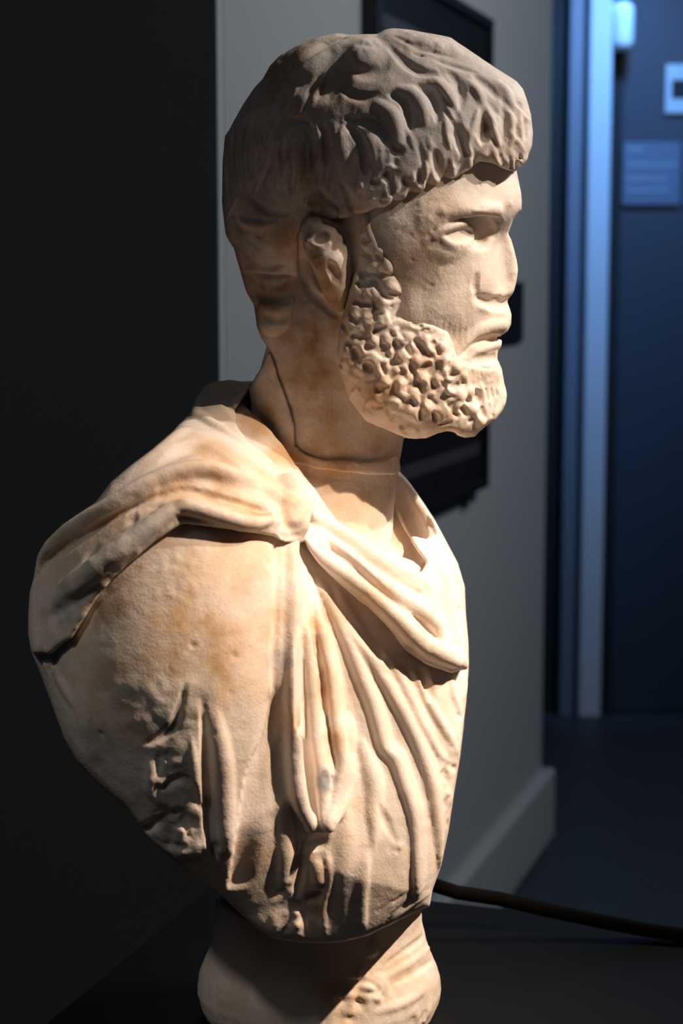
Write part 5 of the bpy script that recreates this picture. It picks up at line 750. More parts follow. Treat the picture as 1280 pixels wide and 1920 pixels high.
["line","beard",[[169,-328,1866,172,-327,1871,174,-326,1876,174,-325,1882,173,-324,1887,170,-324,1893,166,-324,1897,162,-324,1900,156,-324,1902,151,-324,1902,145,-324,1901,141,-325,1898,136,-326,1894],[5,8,9,9,9,9,9,9,9,9,9,8,5],0,[6,43,60,60,60,60,60,60,60,60,53,36,6],"b",7]],
["line","beard",[[216,-322,1921,221,-322,1923,226,-322,1926,229,-322,1930,232,-321,1936,233,-320,1941,233,-320,1947,231,-320,1952,228,-320,1957,224,-321,1961,219,-320,1964,214,-319,1965,208,-318,1965],[5,8,9,9,9,9,9,9,9,9,9,8,5],0,[6,42,60,60,60,60,60,60,60,60,53,35,6],"b",7]],
["line","beard",[[228,-325,1962,227,-325,1957,226,-324,1953,227,-324,1948,229,-324,1943,232,-325,1940,236,-324,1937,240,-323,1936,245,-321,1935,250,-321,1937,254,-321,1939,256,-322,1943,259,-323,1947],[5,8,9,9,9,9,9,9,9,9,9,8,5],0,[6,42,60,60,60,60,60,60,60,60,54,37,6],"b",7]],
["line","beard",[[242,-324,1901,239,-324,1906,236,-324,1910,232,-324,1913,227,-323,1914,222,-323,1914,216,-324,1913,212,-326,1911,208,-327,1907,205,-327,1903,204,-326,1898,204,-325,1892,205,-325,1887],[5,8,9,9,9,9,9,9,9,9,9,8,5],0,[6,42,60,60,60,60,60,60,60,60,54,36,6],"b",7]],
["line","beard",[[261,-327,1876,265,-325,1879,269,-324,1882,271,-323,1886,273,-323,1891,273,-324,1896,272,-324,1901,269,-325,1905,266,-325,1909,262,-324,1911,258,-323,1913,253,-323,1913,248,-324,1912],[5,8,9,9,9,9,9,9,9,9,9,7,5],0,[6,43,60,60,60,60,60,60,60,60,52,35,6],"b",7]],
["line","beard",[[126,-329,1846,122,-331,1850,118,-333,1854,113,-333,1857,107,-332,1857,102,-329,1856,97,-326,1854,93,-323,1850,89,-321,1846,87,-320,1840,86,-321,1834,87,-322,1829,89,-324,1823],[5,8,9,9,9,9,9,9,9,9,9,8,5],0,[6,43,60,60,60,60,60,60,60,60,53,36,6],"b",7]],
["line","beard",[[163,-336,1859,159,-337,1856,155,-337,1853,152,-336,1848,151,-335,1843,151,-332,1838,153,-331,1832,156,-330,1828,160,-330,1824,164,-330,1822,169,-329,1821,174,-329,1822,179,-330,1824],[5,8,9,9,9,9,9,9,9,9,9,7,5],0,[6,42,60,60,60,60,60,60,60,60,52,35,6],"b",7]],
["line","beard",[[221,-324,1830,224,-324,1834,227,-324,1837,229,-324,1841,229,-324,1846,229,-325,1851,227,-326,1855,224,-328,1859,220,-330,1862,216,-332,1863,212,-333,1864,208,-332,1863,204,-330,1862],[5,8,9,9,9,9,9,9,9,9,9,8,5],0,[6,41,60,60,60,60,60,60,60,60,53,36,6],"b",7]],
["line","beard",[[248,-320,1824,243,-321,1826,237,-322,1827,232,-322,1826,227,-323,1824,223,-323,1820,220,-323,1815,219,-323,1809,218,-323,1804,220,-324,1798,223,-325,1793,227,-325,1790,231,-325,1787],[5,8,9,9,9,9,9,9,9,9,9,8,5],0,[6,42,60,60,60,60,60,60,60,60,53,35,6],"b",7]],
["line","beard",[[203,-322,1792,204,-322,1797,204,-323,1803,202,-324,1808,199,-326,1813,195,-328,1816,191,-330,1819,186,-330,1820,180,-330,1820,176,-330,1818,171,-330,1815,168,-329,1811,165,-328,1807],[5,8,9,9,9,9,9,9,9,9,9,8,5],0,[6,42,60,60,60,60,60,60,60,60,53,35,6],"b",7]],
["line","beard",[[156,-333,1797,151,-334,1801,146,-335,1804,141,-335,1805,135,-334,1805,129,-331,1803,124,-328,1799,120,-324,1794,118,-320,1789,117,-316,1782,117,-313,1776,119,-309,1770,122,-306,1764],[5,8,9,9,9,9,9,9,9,9,9,8,6],0,[6,40,60,60,60,60,60,60,60,60,55,36,6],"b",7]],
["line","beard",[[210,-321,1788,205,-322,1786,201,-323,1784,198,-324,1780,195,-325,1776,194,-324,1771,195,-322,1766,196,-317,1761,199,-312,1756,203,-308,1752,207,-306,1750,212,-305,1749,217,-305,1749],[5,8,9,9,9,9,9,9,9,9,8,7,6],0,[6,39,59,60,60,60,60,60,60,60,49,33,6],"b",7]],
["line","beard",[[260,-299,1745,264,-300,1748,267,-301,1752,269,-303,1757,269,-306,1762,268,-309,1768,266,-312,1773,263,-313,1777,259,-313,1780,255,-313,1782,250,-314,1782,245,-315,1782,241,-318,1780],[6,8,9,9,9,9,9,9,9,9,9,8,5],0,[6,40,60,60,60,60,60,60,60,60,54,36,6],"b",7]],
["line","beard",[[158,-287,1734,160,-281,1728,162,-275,1723,166,-270,1718,171,-267,1715,176,-266,1713,181,-267,1712,186,-270,1713,191,-275,1716,195,-280,1719,199,-285,1724,201,-290,1729,202,-295,1735],[6,8,9,9,9,9,9,9,9,9,9,8,6],0,[6,47,60,60,60,60,60,60,60,60,56,37,6],"b",7]],
["line","beard",[[104,-316,1794,101,-319,1799,98,-321,1804,93,-321,1807,89,-320,1808,83,-315,1808,79,-308,1806,74,-300,1803,70,-294,1799,68,-288,1794,66,-285,1789,66,-284,1783,67,-284,1778],[5,8,9,9,9,9,9,9,9,9,8,7,6],0,[6,39,59,60,60,60,60,60,60,60,47,31,6],"b",7]],
["line","beard",[[56,-297,1833,51,-293,1834,46,-288,1835,41,-281,1834,36,-274,1831,32,-265,1827,29,-256,1823,27,-247,1817,26,-240,1811,27,-234,1805,29,-231,1800,32,-231,1796,36,-234,1792],[6,8,9,9,9,9,9,9,9,9,8,7,6],0,[6,37,58,60,60,60,60,60,60,56,43,30,6],"b",7]],
["line","beard",[[36,-315,1907,32,-313,1910,27,-310,1913,22,-307,1914,17,-302,1913,12,-297,1911,7,-291,1907,4,-284,1902,2,-277,1897,1,-271,1891,2,-268,1885,5,-268,1880,9,-270,1875],[5,8,9,9,9,9,9,9,9,9,8,7,6],0,[6,38,58,60,60,60,60,60,60,60,47,32,6],"b",7]],
["line","beard",[[55,-323,1927,57,-326,1931,58,-327,1936,57,-326,1941,55,-326,1946,52,-325,1950,49,-323,1953,44,-320,1955,40,-317,1955,35,-314,1954,30,-313,1952,27,-311,1949,24,-311,1945],[5,8,9,9,9,9,9,9,9,9,9,7,5],0,[6,43,60,60,60,60,60,60,60,60,52,34,6],"b",7]],
["line","beard",[[281,-319,1844,281,-320,1840,283,-321,1836,285,-321,1832,288,-319,1829,292,-316,1827,297,-312,1826,301,-310,1826,305,-309,1827,309,-308,1829,312,-307,1832,314,-305,1836,315,-303,1840],[5,8,9,9,9,9,9,9,9,9,9,8,6],0,[6,41,60,60,60,60,60,60,60,60,53,36,6],"b",7]],
["line","beard",[[340,-278,1784,337,-278,1788,334,-279,1792,330,-282,1794,325,-288,1796,320,-295,1796,315,-300,1795,311,-301,1793,308,-300,1789,306,-298,1784,305,-295,1779,306,-293,1774,308,-291,1769],[6,8,9,9,9,9,9,9,9,9,9,7,6],0,[6,37,57,60,60,60,60,60,60,60,50,33,6],"b",7]],
["line","beard",[[375,-246,1833,368,-252,1835,361,-262,1836,354,-273,1834,349,-282,1830,345,-284,1825,345,-281,1818,346,-274,1811,350,-268,1804,355,-263,1800,362,-259,1797,368,-254,1797,375,-249,1799],[6,8,9,9,9,9,9,9,9,9,9,7,6],0,[6,43,60,60,60,60,60,60,60,60,49,33,6],"b",7]],
["line","beard",[[282,-322,1894,279,-324,1891,276,-326,1888,275,-326,1884,274,-325,1880,275,-324,1876,277,-322,1872,279,-321,1868,282,-320,1865,286,-319,1864,290,-318,1863,294,-317,1864,298,-316,1865],[5,8,9,9,9,9,9,9,9,9,9,7,5],0,[6,45,60,60,60,60,60,60,60,60,52,35,6],"b",7]],
["line","beard",[[305,-304,1804,301,-304,1807,298,-305,1809,293,-306,1810,288,-308,1810,284,-309,1808,281,-309,1804,279,-310,1800,277,-311,1796,277,-312,1791,279,-312,1787,282,-311,1783,285,-310,1780],[6,8,9,9,9,9,9,9,9,9,9,8,5],0,[6,42,60,60,60,60,60,60,60,60,55,37,6],"b",7]],
["line","beard",[[374,-253,1785,370,-257,1784,366,-263,1782,363,-267,1779,361,-269,1775,360,-267,1771,361,-264,1766,362,-261,1762,365,-260,1758,368,-260,1756,371,-260,1753,375,-259,1753,380,-258,1753],[6,9,9,9,9,9,9,9,9,9,9,7,6],0,[6,49,60,60,60,60,60,60,60,60,48,33,6],"b",7]],
["line","beard",[[85,-327,1988,91,-326,1992,98,-326,1995,105,-328,1999,111,-331,2002],[7],0,[-90],"b",7]],
["line","beard",[[65,-323,1947,71,-324,1950,78,-326,1953],[9],0,[-99],"b",7]],
["line","beard",[[102,-325,1931,107,-323,1935,113,-322,1940,119,-323,1945,124,-326,1950],[9],0,[-99],"b",7]],
["line","beard",[[140,-325,1964,140,-322,1958,140,-322,1951,141,-323,1945,141,-324,1938,141,-324,1931,141,-325,1925],[8],0,[-95],"b",7]],
["line","beard",[[68,-323,1897,71,-323,1895,75,-324,1894],[15],0,[-141],"b",7]],
["line","beard",[[104,-332,1906,107,-329,1899,109,-327,1893,111,-328,1886,113,-329,1880],[7],0,[-90],"b",7]],
["line","beard",[[133,-324,1907,141,-325,1907,148,-327,1907],[11],0,[-116],"b",7]],
["line","beard",[[134,-329,1865,140,-328,1868,145,-328,1871,151,-327,1874,156,-327,1877,161,-326,1880,167,-327,1883],[8],0,[-59],"b",7]],
["line","beard",[[99,-325,1828,105,-325,1831,110,-326,1835,116,-327,1839,122,-329,1843],[6],0,[-51],"b",7]],
["line","beard",[[211,-329,1856,211,-327,1850,211,-326,1845,211,-325,1839,211,-325,1833],[8],0,[-59],"b",7]],
["line","beard",[[231,-324,1818,236,-321,1813,240,-319,1808,245,-318,1803,250,-316,1799],[7],0,[-56],"b",7]],
["line","beard",[[210,-319,1780,211,-316,1773,212,-313,1766],[7],0,[-53],"b",7]],
["line","beard",[[246,-312,1773,248,-310,1768,250,-308,1763,252,-306,1758,254,-304,1754],[9],0,[-61],"b",7]],
["line","beard",[[163,-290,1735,169,-294,1738,174,-297,1741,180,-300,1744,185,-303,1746],[10],0,[-66],"b",7]],
["line","beard",[[195,-319,1964,199,-319,1959,203,-319,1955,208,-319,1950,212,-320,1945,216,-321,1940,220,-322,1936,225,-325,1931,229,-327,1926],[11],0,[-116],"b",7]],
["line","beard",[[237,-319,1957,241,-318,1959,244,-317,1961],[7],0,[-90],"b",7]],
["line","beard",[[251,-323,1943,254,-323,1937,257,-321,1930],[7],0,[-90],"b",7]],
["line","beard",[[174,-319,1947,176,-319,1943,177,-320,1939,179,-321,1935,181,-323,1930],[10],0,[-107],"b",7]],
["line","beard",[[206,-326,1890,213,-325,1894,220,-325,1897,226,-325,1901,233,-327,1905],[8],0,[-95],"b",7]],
["line","beard",[[236,-325,1880,240,-325,1885,244,-325,1889,248,-325,1894,252,-325,1899,256,-326,1903,260,-328,1908],[9],0,[-99],"b",7]],
["line","beard",[[190,-320,2009,195,-320,2008,199,-320,2007,203,-320,2006,207,-319,2005],[7],0,[-90],"b",7]],
["line","beard",[[212,-320,1989,216,-319,1991,220,-319,1992,224,-318,1994,229,-318,1995],[6],0,[-82],"b",7]],
["line","beard",[[232,-319,1980,236,-317,1982,240,-316,1984,244,-315,1987,249,-314,1989],[6],0,[-82],"b",7]],
["line","beard",[[256,-314,1972,259,-314,1975,262,-312,1978,266,-311,1981,269,-309,1984],[6],0,[-82],"b",7]],
["line","beard",[[297,-298,1947,295,-305,1941,294,-309,1936,293,-313,1930,291,-316,1925],[10],0,[-107],"b",7]],
["line","beard",[[286,-322,1871,291,-320,1873,296,-318,1875,301,-318,1877,306,-318,1879],[7],0,[-56],"b",7]],
["line","beard",[[292,-320,1839,296,-315,1841,299,-312,1844,303,-310,1847,307,-309,1849],[9],0,[-61],"b",7]],
["line","beard",[[324,-299,1853,327,-297,1851,330,-294,1850],[6],0,[-82],"b",7]],
["line","beard",[[361,-271,1834,363,-260,1828,364,-254,1822,365,-252,1816,366,-253,1810,367,-254,1805,368,-258,1799],[10],0,[-107],"b",7]],
["line","beard",[[323,-286,1787,325,-283,1783,328,-280,1778,330,-278,1774,332,-277,1770],[11],0,[-116],"b",7]],
["line","beard",[[304,-295,1770,307,-292,1767,310,-289,1764],[8],0,[-90],"b",7]],
["line","beard",[[379,-251,1779,380,-251,1774,381,-251,1770,382,-251,1766,383,-252,1761],[10],0,[-107],"b",7]],
["line","beard",[[389,-238,1830,391,-238,1824,392,-237,1818,394,-238,1812,395,-238,1807],[6],0,[-82],"b",7]],
["line","beard",[[406,-230,1831,407,-230,1823,409,-230,1815],[5],0,[-74],"b",7]],
["line","beard",[[418,-224,1830,420,-224,1823,421,-223,1816],[5],0,[-74],"b",7]],
["line","beard",[[440,-200,1836,440,-202,1828,440,-204,1819],[4],0,[-69],"b",7]],
["line","beard",[[406,-237,1762,408,-236,1767,410,-235,1773,413,-234,1779,415,-232,1785],[5],0,[-74],"b",7]],
["line","beard",[[46,-260,1796,49,-261,1793,52,-262,1789,55,-264,1786,57,-267,1783],[8],0,[-56],"b",7]],
["line","beard",[[85,-301,1788,91,-306,1789,97,-310,1790,102,-314,1791,108,-317,1792],[8,8,8,7,7],0,[-56],"b",7]],
["line","beard",[[136,-298,1750,139,-302,1755,142,-306,1760,145,-310,1764,148,-314,1769],[6],0,[-51],"b",7]],
["line","beard",[[50,-297,1839,52,-296,1834,53,-294,1829,55,-292,1823,57,-291,1818],[8],0,[-56],"b",7]],
["line","beard",[[-9,-222,1907,-6,-245,1903,-4,-263,1900,-1,-275,1896,1,-281,1892],[9],0,[-99],"b",7]],
["line","beard",[[16,-308,1917,17,-309,1913,19,-308,1909,21,-305,1905,23,-303,1901],[8],0,[-90],"b",7]],
["line","beard",[[35,-315,1941,37,-316,1937,38,-316,1933,40,-317,1929,41,-318,1925],[10],0,[-107],"b",7]],
["line","beard",[[185,-328,1812,187,-326,1808,188,-325,1803,190,-325,1799,191,-324,1795],[7],0,[-56],"b",7]],
["line","beard",[[170,-331,1843,175,-329,1846,181,-327,1849],[6],0,[-51],"b",7]],
["line","beard",[[51,-293,2199,56,-304,2197,62,-312,2195,67,-317,2193,73,-320,2191],[11],0,[-116],"b",7]],
["line","beard",[[90,-335,2193,94,-334,2189,98,-334,2185,102,-335,2181,106,-338,2176],[7],0,[-86],"b",7]],
["line","beard",[[107,-329,2143,112,-331,2141,118,-332,2140,123,-333,2138,129,-332,2136],[7],0,[-90],"b",7]],
["line","beard",[[65,-321,2124,67,-323,2116,70,-325,2109,73,-328,2102,76,-331,2095],[8],0,[-95],"b",7]],
["line","beard",[[44,-310,2118,45,-311,2113,46,-314,2108,48,-317,2104,49,-320,2099],[7],0,[-86],"b",7]],
["line","beard",[[39,-314,2065,47,-319,2064,55,-321,2062,63,-322,2061,70,-322,2060],[11],0,[-116],"b",7]],
["line","beard",[[133,-336,2089,139,-334,2087,144,-330,2085,149,-327,2083,155,-323,2081],[9],0,[-99],"b",7]],
["line","beard",[[23,-313,2037,27,-313,2031,31,-314,2024,35,-316,2018,39,-321,2012],[8],0,[-95],"b",7]],
["line","beard",[[84,-330,2076,86,-327,2070,87,-326,2064,89,-326,2058,90,-327,2051],[7],0,[-90],"b",7]],
["line","beard",[[0,-271,2011,4,-284,2006,7,-293,2000,11,-301,1995,14,-308,1989],[9],0,[-99],"b",7]],
["line","beard",[[28,-313,1981,34,-314,1979,40,-316,1977,45,-318,1975,51,-319,1973],[9],0,[-99],"b",7]],
["line","beard",[[70,-332,2018,75,-331,2019,79,-330,2021,83,-328,2022,87,-327,2023],[6],0,[-82],"b",7]],
["line","beard",[[14,-302,1964,20,-307,1958,25,-313,1953],[8,8,7],0,[-90],"b",7]],
["line","beard",[[132,-326,2020,136,-325,2023,139,-324,2026,143,-321,2029,147,-318,2032],[6],0,[-82],"b",7]],
["line","beard",[[152,-324,1990,155,-325,1986,158,-325,1983,161,-327,1979,163,-328,1976],[7],0,[-90],"b",7]],
["line","beard",[[184,-324,1894,187,-324,1889,189,-324,1884,192,-325,1879,195,-326,1874],[9],0,[-99],"b",7]],
["line","beard",[[277,-328,1894,281,-326,1901,285,-325,1908],[6],0,[-82],"b",7]],
["line","beard",[[263,-331,1858,266,-326,1854,269,-323,1850,272,-321,1846,275,-319,1843],[7],0,[-56],"b",7]],
["line","beard",[[278,-315,1806,281,-314,1801,283,-312,1797,285,-309,1792,287,-306,1788],[7,7,8,8,8],0,[-56],"b",7]],
["line","beard",[[345,-266,1748,352,-265,1752,359,-264,1756],[8],0,[-90],"b",7]],
["line","beard",[[268,-297,1742,273,-296,1743,278,-296,1744,283,-295,1746,289,-294,1747],[8],0,[-56],"b",7]],
["line","beard",[[86,-266,1751,90,-269,1750,95,-271,1748,99,-274,1747,103,-276,1746],[8],0,[-56],"b",7]],
["line","beard",[[23,-270,1849,25,-269,1844,27,-270,1839,29,-272,1834,31,-276,1829],[8],0,[-56],"b",7]],
["line","beard",[[71,-317,1858,76,-319,1860,82,-322,1863],[6],0,[-51],"b",7]],
["line","beard",[[56,-307,2252,52,-289,2241,51,-281,2230,57,-292,2220,65,-310,2213,72,-320,2214,80,-326,2218],[6,9,10,10,9,8,6],0,[6,46,60,60,48,30,6],"b",7]],
["line","beard",[[62,-314,2246,61,-313,2237,62,-315,2230,73,-323,2221],[4,6,6,4],0,[-8,-68,-80,-8],"b",7]],
["line","beard",[[93,-318,2229,102,-324,2236],[5],0,[-5],"b",7]],
["line","beard",[[112,-333,2190,122,-330,2197],[5],0,[-5],"b",7]],
["line","beard",[[143,-330,2153,153,-336,2160],[5],0,[-5],"b",7]],
["line","beard",[[158,-294,2104,167,-318,2111],[5],0,[-5],"b",7]],
["line","beard",[[165,-300,2062,175,-312,2069],[5],0,[-5],"b",7]],
["line","beard",[[203,276,2013,191,-312,2030],[6,5],0,[-5],"b",7]],
["line","beard",[[212,-310,2012,249,264,2008],[5,6],0,[-5],"b",7]],
["line","beard",[[235,-311,2006,245,-300,2013],[5],0,[-5],"b",7]],
["line","beard",[[258,-300,2000,297,210,1997],[5,6],0,[-5],"b",7]],
["line","beard",[[348,-288,1892,350,-283,1879,353,-278,1866],[3,6,3],0,[-2,-18,-2],"b",7]],
["line","beard",[[372,-266,1886,375,-259,1872,378,-252,1859],[3,6,3],0,[-2,-18,-2],"b",7]],
["line","beard",[[397,-244,1876,400,-238,1863,403,-233,1850],[3,6,3],0,[-2,-18,-2],"b",7]],
["line","beard",[[419,-223,1868,422,-221,1855,424,-220,1842],[3,6,3],0,[-2,-18,-2],"b",7]],
["line","beard",[[432,-206,1874,434,-205,1861,437,-204,1848],[3,6,3],0,[-2,-18,-2],"b",7]],
["line","beard",[[369,-257,1854,376,-249,1840,382,-244,1826,384,-243,1814,385,-244,1802,386,-246,1790],[8,12,13,13,11,8],0,[4,32,40,40,26,4],"b",7]],
["line","beard",[[401,-234,1811,403,-236,1796,404,-238,1782],[5,9,5],0,[3,30,3],"b",7]],
["line","beard",[[309,-302,1921,324,-297,1918,339,-290,1915,354,-280,1912,370,-268,1909,386,-254,1905,400,-235,1904,417,-209,1909,432,-174,1916],[14,23,24,24,24,24,25,25,15],0,[-6,-57,-64,-64,-64,-64,-64,-64,-6],"b",7]],
["line","beard",[[52,-292,2228,49,-295,2236,52,-302,2243,57,-309,2248,65,-316,2248],[3,4,4,4,3],0,[-2,-15,-20,-16,-2],"b",7]],
["line","beard",[[112,-334,2196,108,-337,2199,103,-338,2202,98,-338,2202,93,-336,2199,89,-334,2195,87,-332,2190,88,-332,2185,89,-331,2179],[3,3,4,4,4,4,4,3,3],0,[-2,-11,-16,-20,-20,-20,-16,-11,-2],"b",7]],
["line","beard",[[98,-327,2131,101,-329,2127,105,-331,2124,110,-334,2122,115,-336,2121,120,-338,2122,125,-338,2124,128,-338,2127,132,-337,2131],[3,3,4,4,4,4,4,3,3],0,[-2,-11,-16,-20,-20,-20,-16,-11,-2],"b",7]],
["line","beard",[[89,-326,2137,83,-325,2137,77,-324,2136,72,-322,2132,69,-320,2128,67,-318,2122,66,-318,2116,68,-319,2110,71,-320,2105],[3,3,4,4,4,4,4,3,3],0,[-2,-11,-16,-20,-20,-20,-16,-11,-2],"b",7]],
["line","beard",[[44,-313,2130,38,-312,2125,34,-311,2120,33,-311,2113,34,-313,2106,39,-315,2101,46,-316,2098,52,-318,2100,59,-320,2103],[3,3,4,4,4,4,4,3,3],0,[-2,-11,-16,-20,-20,-20,-16,-11,-2],"b",7]],
["line","beard",[[92,-330,2074,93,-331,2081,93,-332,2088,90,-332,2094,85,-330,2098,79,-328,2101,72,-326,2101,66,-325,2097,61,-324,2093],[3,3,4,4,4,4,4,3,3],0,[-2,-11,-16,-20,-20,-20,-16,-11,-2],"b",7]],
["line","beard",[[101,-330,2094,100,-331,2086,101,-333,2078,106,-336,2071,112,-337,2066,119,-336,2063,127,-334,2063,134,-331,2066,141,-328,2070],[3,3,4,4,4,4,4,3,3],0,[-2,-11,-16,-20,-20,-20,-16,-11,-2],"b",7]],
["line","beard",[[59,-314,2063,52,-313,2062,45,-314,2061,40,-316,2057,36,-317,2051,34,-318,2045,35,-319,2037,38,-319,2031,42,-320,2026],[3,3,4,4,4,4,4,3,3],0,[-2,-11,-16,-20,-20,-20,-16,-11,-2],"b",7]],
["line","beard",[[121,-337,2021,122,-336,2027,121,-335,2034,118,-334,2040,113,-334,2044,107,-334,2047,101,-334,2048,95,-331,2047,89,-328,2044],[3,3,4,4,4,4,4,3,3],0,[-2,-11,-16,-20,-20,-20,-17,-11,-2],"b",7]],
["line","beard",[[32,-319,2038,27,-313,2036,22,-310,2033,19,-310,2028,17,-311,2022,18,-311,2016,20,-313,2010,24,-315,2006,29,-317,2003],[3,4,4,4,4,4,4,3,3],0,[-2,-12,-17,-20,-20,-20,-16,-11,-2],"b",7]],
["line","beard",[[111,-338,2009,104,-337,2012,97,-336,2013,90,-334,2012,84,-332,2008,79,-331,2002,77,-329,1995,77,-328,1987,78,-327,1980],[3,3,4,4,4,4,4,3,3],0,[-2,-11,-16,-20,-20,-20,-16,-11,-2],"b",7]],
["line","beard",[[56,-323,1966,52,-326,1958,49,-327,1950,51,-328,1942,56,-329,1935,63,-329,1930,71,-329,1928,78,-329,1931,86,-327,1935],[3,3,4,4,4,4,4,3,3],0,[-2,-11,-16,-20,-20,-20,-16,-11,-2],"b",7]],
["line","beard",[[131,-326,1928,134,-325,1934,137,-324,1940,136,-322,1947,134,-324,1954,130,-326,1960,124,-328,1964,117,-328,1965,110,-326,1965],[3,3,4,4,4,4,4,3,3],0,[-2,-11,-16,-20,-20,-20,-16,-11,-2],"b",7]],
["line","beard",[[149,-329,1970,142,-327,1970,135,-326,1969,129,-326,1964,125,-325,1957,124,-324,1950,126,-325,1942,130,-325,1937,136,-324,1931],[3,3,4,4,4,4,4,3,3],0,[-2,-11,-16,-20,-20,-20,-16,-11,-2],"b",7]],
["line","beard",[[172,-327,1962,167,-328,1957,162,-328,1951,161,-328,1944,162,-330,1936,166,-331,1930,171,-330,1925,178,-327,1924,186,-323,1923],[3,3,4,4,4,4,4,3,3],0,[-2,-11,-16,-20,-20,-20,-17,-11,-2],"b",7]],
["line","beard",[[93,-332,1892,92,-333,1900,90,-334,1907,85,-334,1913,78,-333,1917,71,-331,1918,64,-329,1917,58,-327,1913,52,-325,1908],[3,3,4,4,4,4,4,3,3],0,[-2,-11,-16,-20,-20,-20,-16,-11,-2],"b",7]],
["line","beard",[[121,-327,1914,113,-329,1914,107,-330,1913,101,-331,1908,97,-332,1901,96,-332,1894,97,-332,1886,102,-332,1881,107,-332,1875],[3,3,4,4,4,4,4,3,3],0,[-2,-11,-16,-20,-20,-20,-16,-11,-2],"b",7]],
["line","beard",[[173,-330,1870,174,-330,1878,175,-330,1885,172,-329,1892,167,-329,1898,161,-328,1902,154,-326,1904,147,-324,1902,140,-324,1899],[3,3,4,4,4,4,4,3,3],0,[-2,-11,-16,-20,-20,-20,-16,-11,-2],"b",7]],
["line","beard",[[221,-325,1922,227,-323,1927,232,-324,1932,234,-326,1940,234,-327,1947,231,-326,1955,227,-326,1961,221,-324,1964,214,-322,1967],[3,3,4,4,4,4,4,3,3],0,[-2,-11,-16,-20,-20,-20,-16,-11,-2],"b",7]],
["line","beard",[[225,-327,1958,225,-327,1951,226,-327,1945,230,-328,1940,235,-328,1936,241,-327,1934,248,-325,1935,253,-323,1938,258,-322,1942],[3,3,4,4,4,4,4,3,3],0,[-2,-11,-16,-20,-20,-20,-16,-11,-2],"b",7]],
["line","beard",[[240,-327,1907,235,-328,1912,229,-328,1915,223,-329,1916,216,-329,1915,210,-331,1911,205,-331,1906,203,-328,1899,202,-323,1892],[3,3,4,4,4,4,4,4,3],0,[-2,-11,-16,-20,-20,-20,-18,-12,-2],"b",7]],
["line","beard",[[266,-328,1877,270,-329,1882,273,-329,1888,274,-329,1895,273,-329,1901,269,-329,1907,265,-328,1912,259,-326,1914,252,-326,1915],[3,3,4,4,4,4,4,3,3],0,[-2,-11,-16,-20,-20,-20,-16,-11,-2],"b",7]],
["line","beard",[[123,-334,1852,117,-336,1856,110,-336,1859,103,-334,1858,96,-331,1856,91,-328,1850,87,-326,1844,86,-325,1836,86,-325,1828],[3,3,4,4,4,4,4,3,3],0,[-2,-11,-16,-20,-20,-20,-16,-11,-2],"b",7]],
["line","beard",[[158,-339,1858,154,-340,1852,150,-339,1846,150,-338,1839,152,-336,1832,156,-335,1826,161,-335,1822,168,-334,1821,175,-334,1821],[3,3,4,4,4,4,4,3,3],0,[-2,-11,-16,-20,-20,-20,-16,-11,-2],"b",7]],
["line","beard",[[225,-327,1832,228,-328,1838,230,-329,1844,230,-330,1850,228,-331,1856,224,-333,1861,219,-335,1864,213,-335,1865,207,-334,1865],[3,3,4,4,4,4,4,3,3],0,[-2,-11,-16,-20,-20,-20,-16,-11,-2],"b",7]],
["line","beard",[[243,-326,1828,236,-327,1828,229,-328,1827,223,-328,1822,219,-328,1816,217,-328,1808,217,-328,1801,221,-328,1794,226,-328,1788],[3,3,4,4,4,4,4,3,3],0,[-2,-11,-16,-20,-20,-20,-16,-11,-2],"b",7]],
["line","beard",[[205,-326,1797,204,-328,1805,202,-330,1812,197,-332,1817,191,-334,1821,184,-334,1822,177,-334,1821,172,-333,1817,166,-332,1812],[3,3,4,4,4,4,4,3,3],0,[-2,-11,-17,-20,-20,-20,-16,-11,-2],"b",7]],
["line","beard",[[152,-337,1802,145,-338,1805,137,-338,1807,130,-336,1805,123,-332,1801,118,-328,1794,115,-324,1786,116,-319,1778,117,-313,1769],[3,3,4,4,4,4,4,3,3],0,[-2,-10,-15,-19,-20,-20,-17,-12,-2],"b",7]],
["line","beard",[[204,-325,1788,199,-327,1784,195,-329,1779,193,-328,1773,193,-326,1766,196,-321,1759,200,-316,1753,205,-312,1750,212,-308,1747],[3,3,4,4,4,4,4,3,3],0,[-2,-10,-15,-19,-20,-20,-17,-11,-2],"b",7]],
["line","beard",[[265,-303,1747,268,-307,1754,270,-310,1760,270,-313,1767,267,-316,1774,263,-317,1779,257,-318,1783,251,-318,1784,245,-319,1783],[3,3,4,4,4,4,4,3,3],0,[-2,-11,-17,-20,-20,-20,-15,-10,-2],"b",7]],
["line","beard",[[158,-285,1727,163,-280,1721,168,-276,1716,174,-274,1712,181,-275,1711,188,-279,1713,194,-284,1716,198,-289,1722,202,-294,1728],[3,3,4,4,4,4,4,3,3],0,[-2,-11,-17,-20,-20,-20,-17,-11,-2],"b",7]],
["line","beard",[[102,-324,1801,97,-325,1805,91,-325,1809,85,-321,1810,78,-315,1808,72,-306,1804,67,-298,1798,65,-291,1791,64,-285,1783],[3,3,4,4,4,4,4,3,3],0,[-2,-10,-14,-18,-20,-20,-17,-11,-2],"b",7]],
["line","beard",[[51,-293,1836,44,-290,1836,38,-283,1834,32,-274,1830,27,-264,1824,25,-255,1816,25,-247,1808,27,-240,1801,31,-234,1795],[3,3,4,4,4,4,4,3,3],0,[-2,-9,-14,-20,-20,-20,-16,-10,-2],"b",7]],
["line","beard",[[33,-316,1912,26,-312,1914,19,-308,1915,12,-302,1913,6,-296,1908,2,-285,1902,0,-275,1894,1,-271,1886,4,-271,1879],[3,3,4,4,4,4,4,3,3],0,[-2,-10,-15,-19,-20,-20,-15,-9,-2],"b",7]],
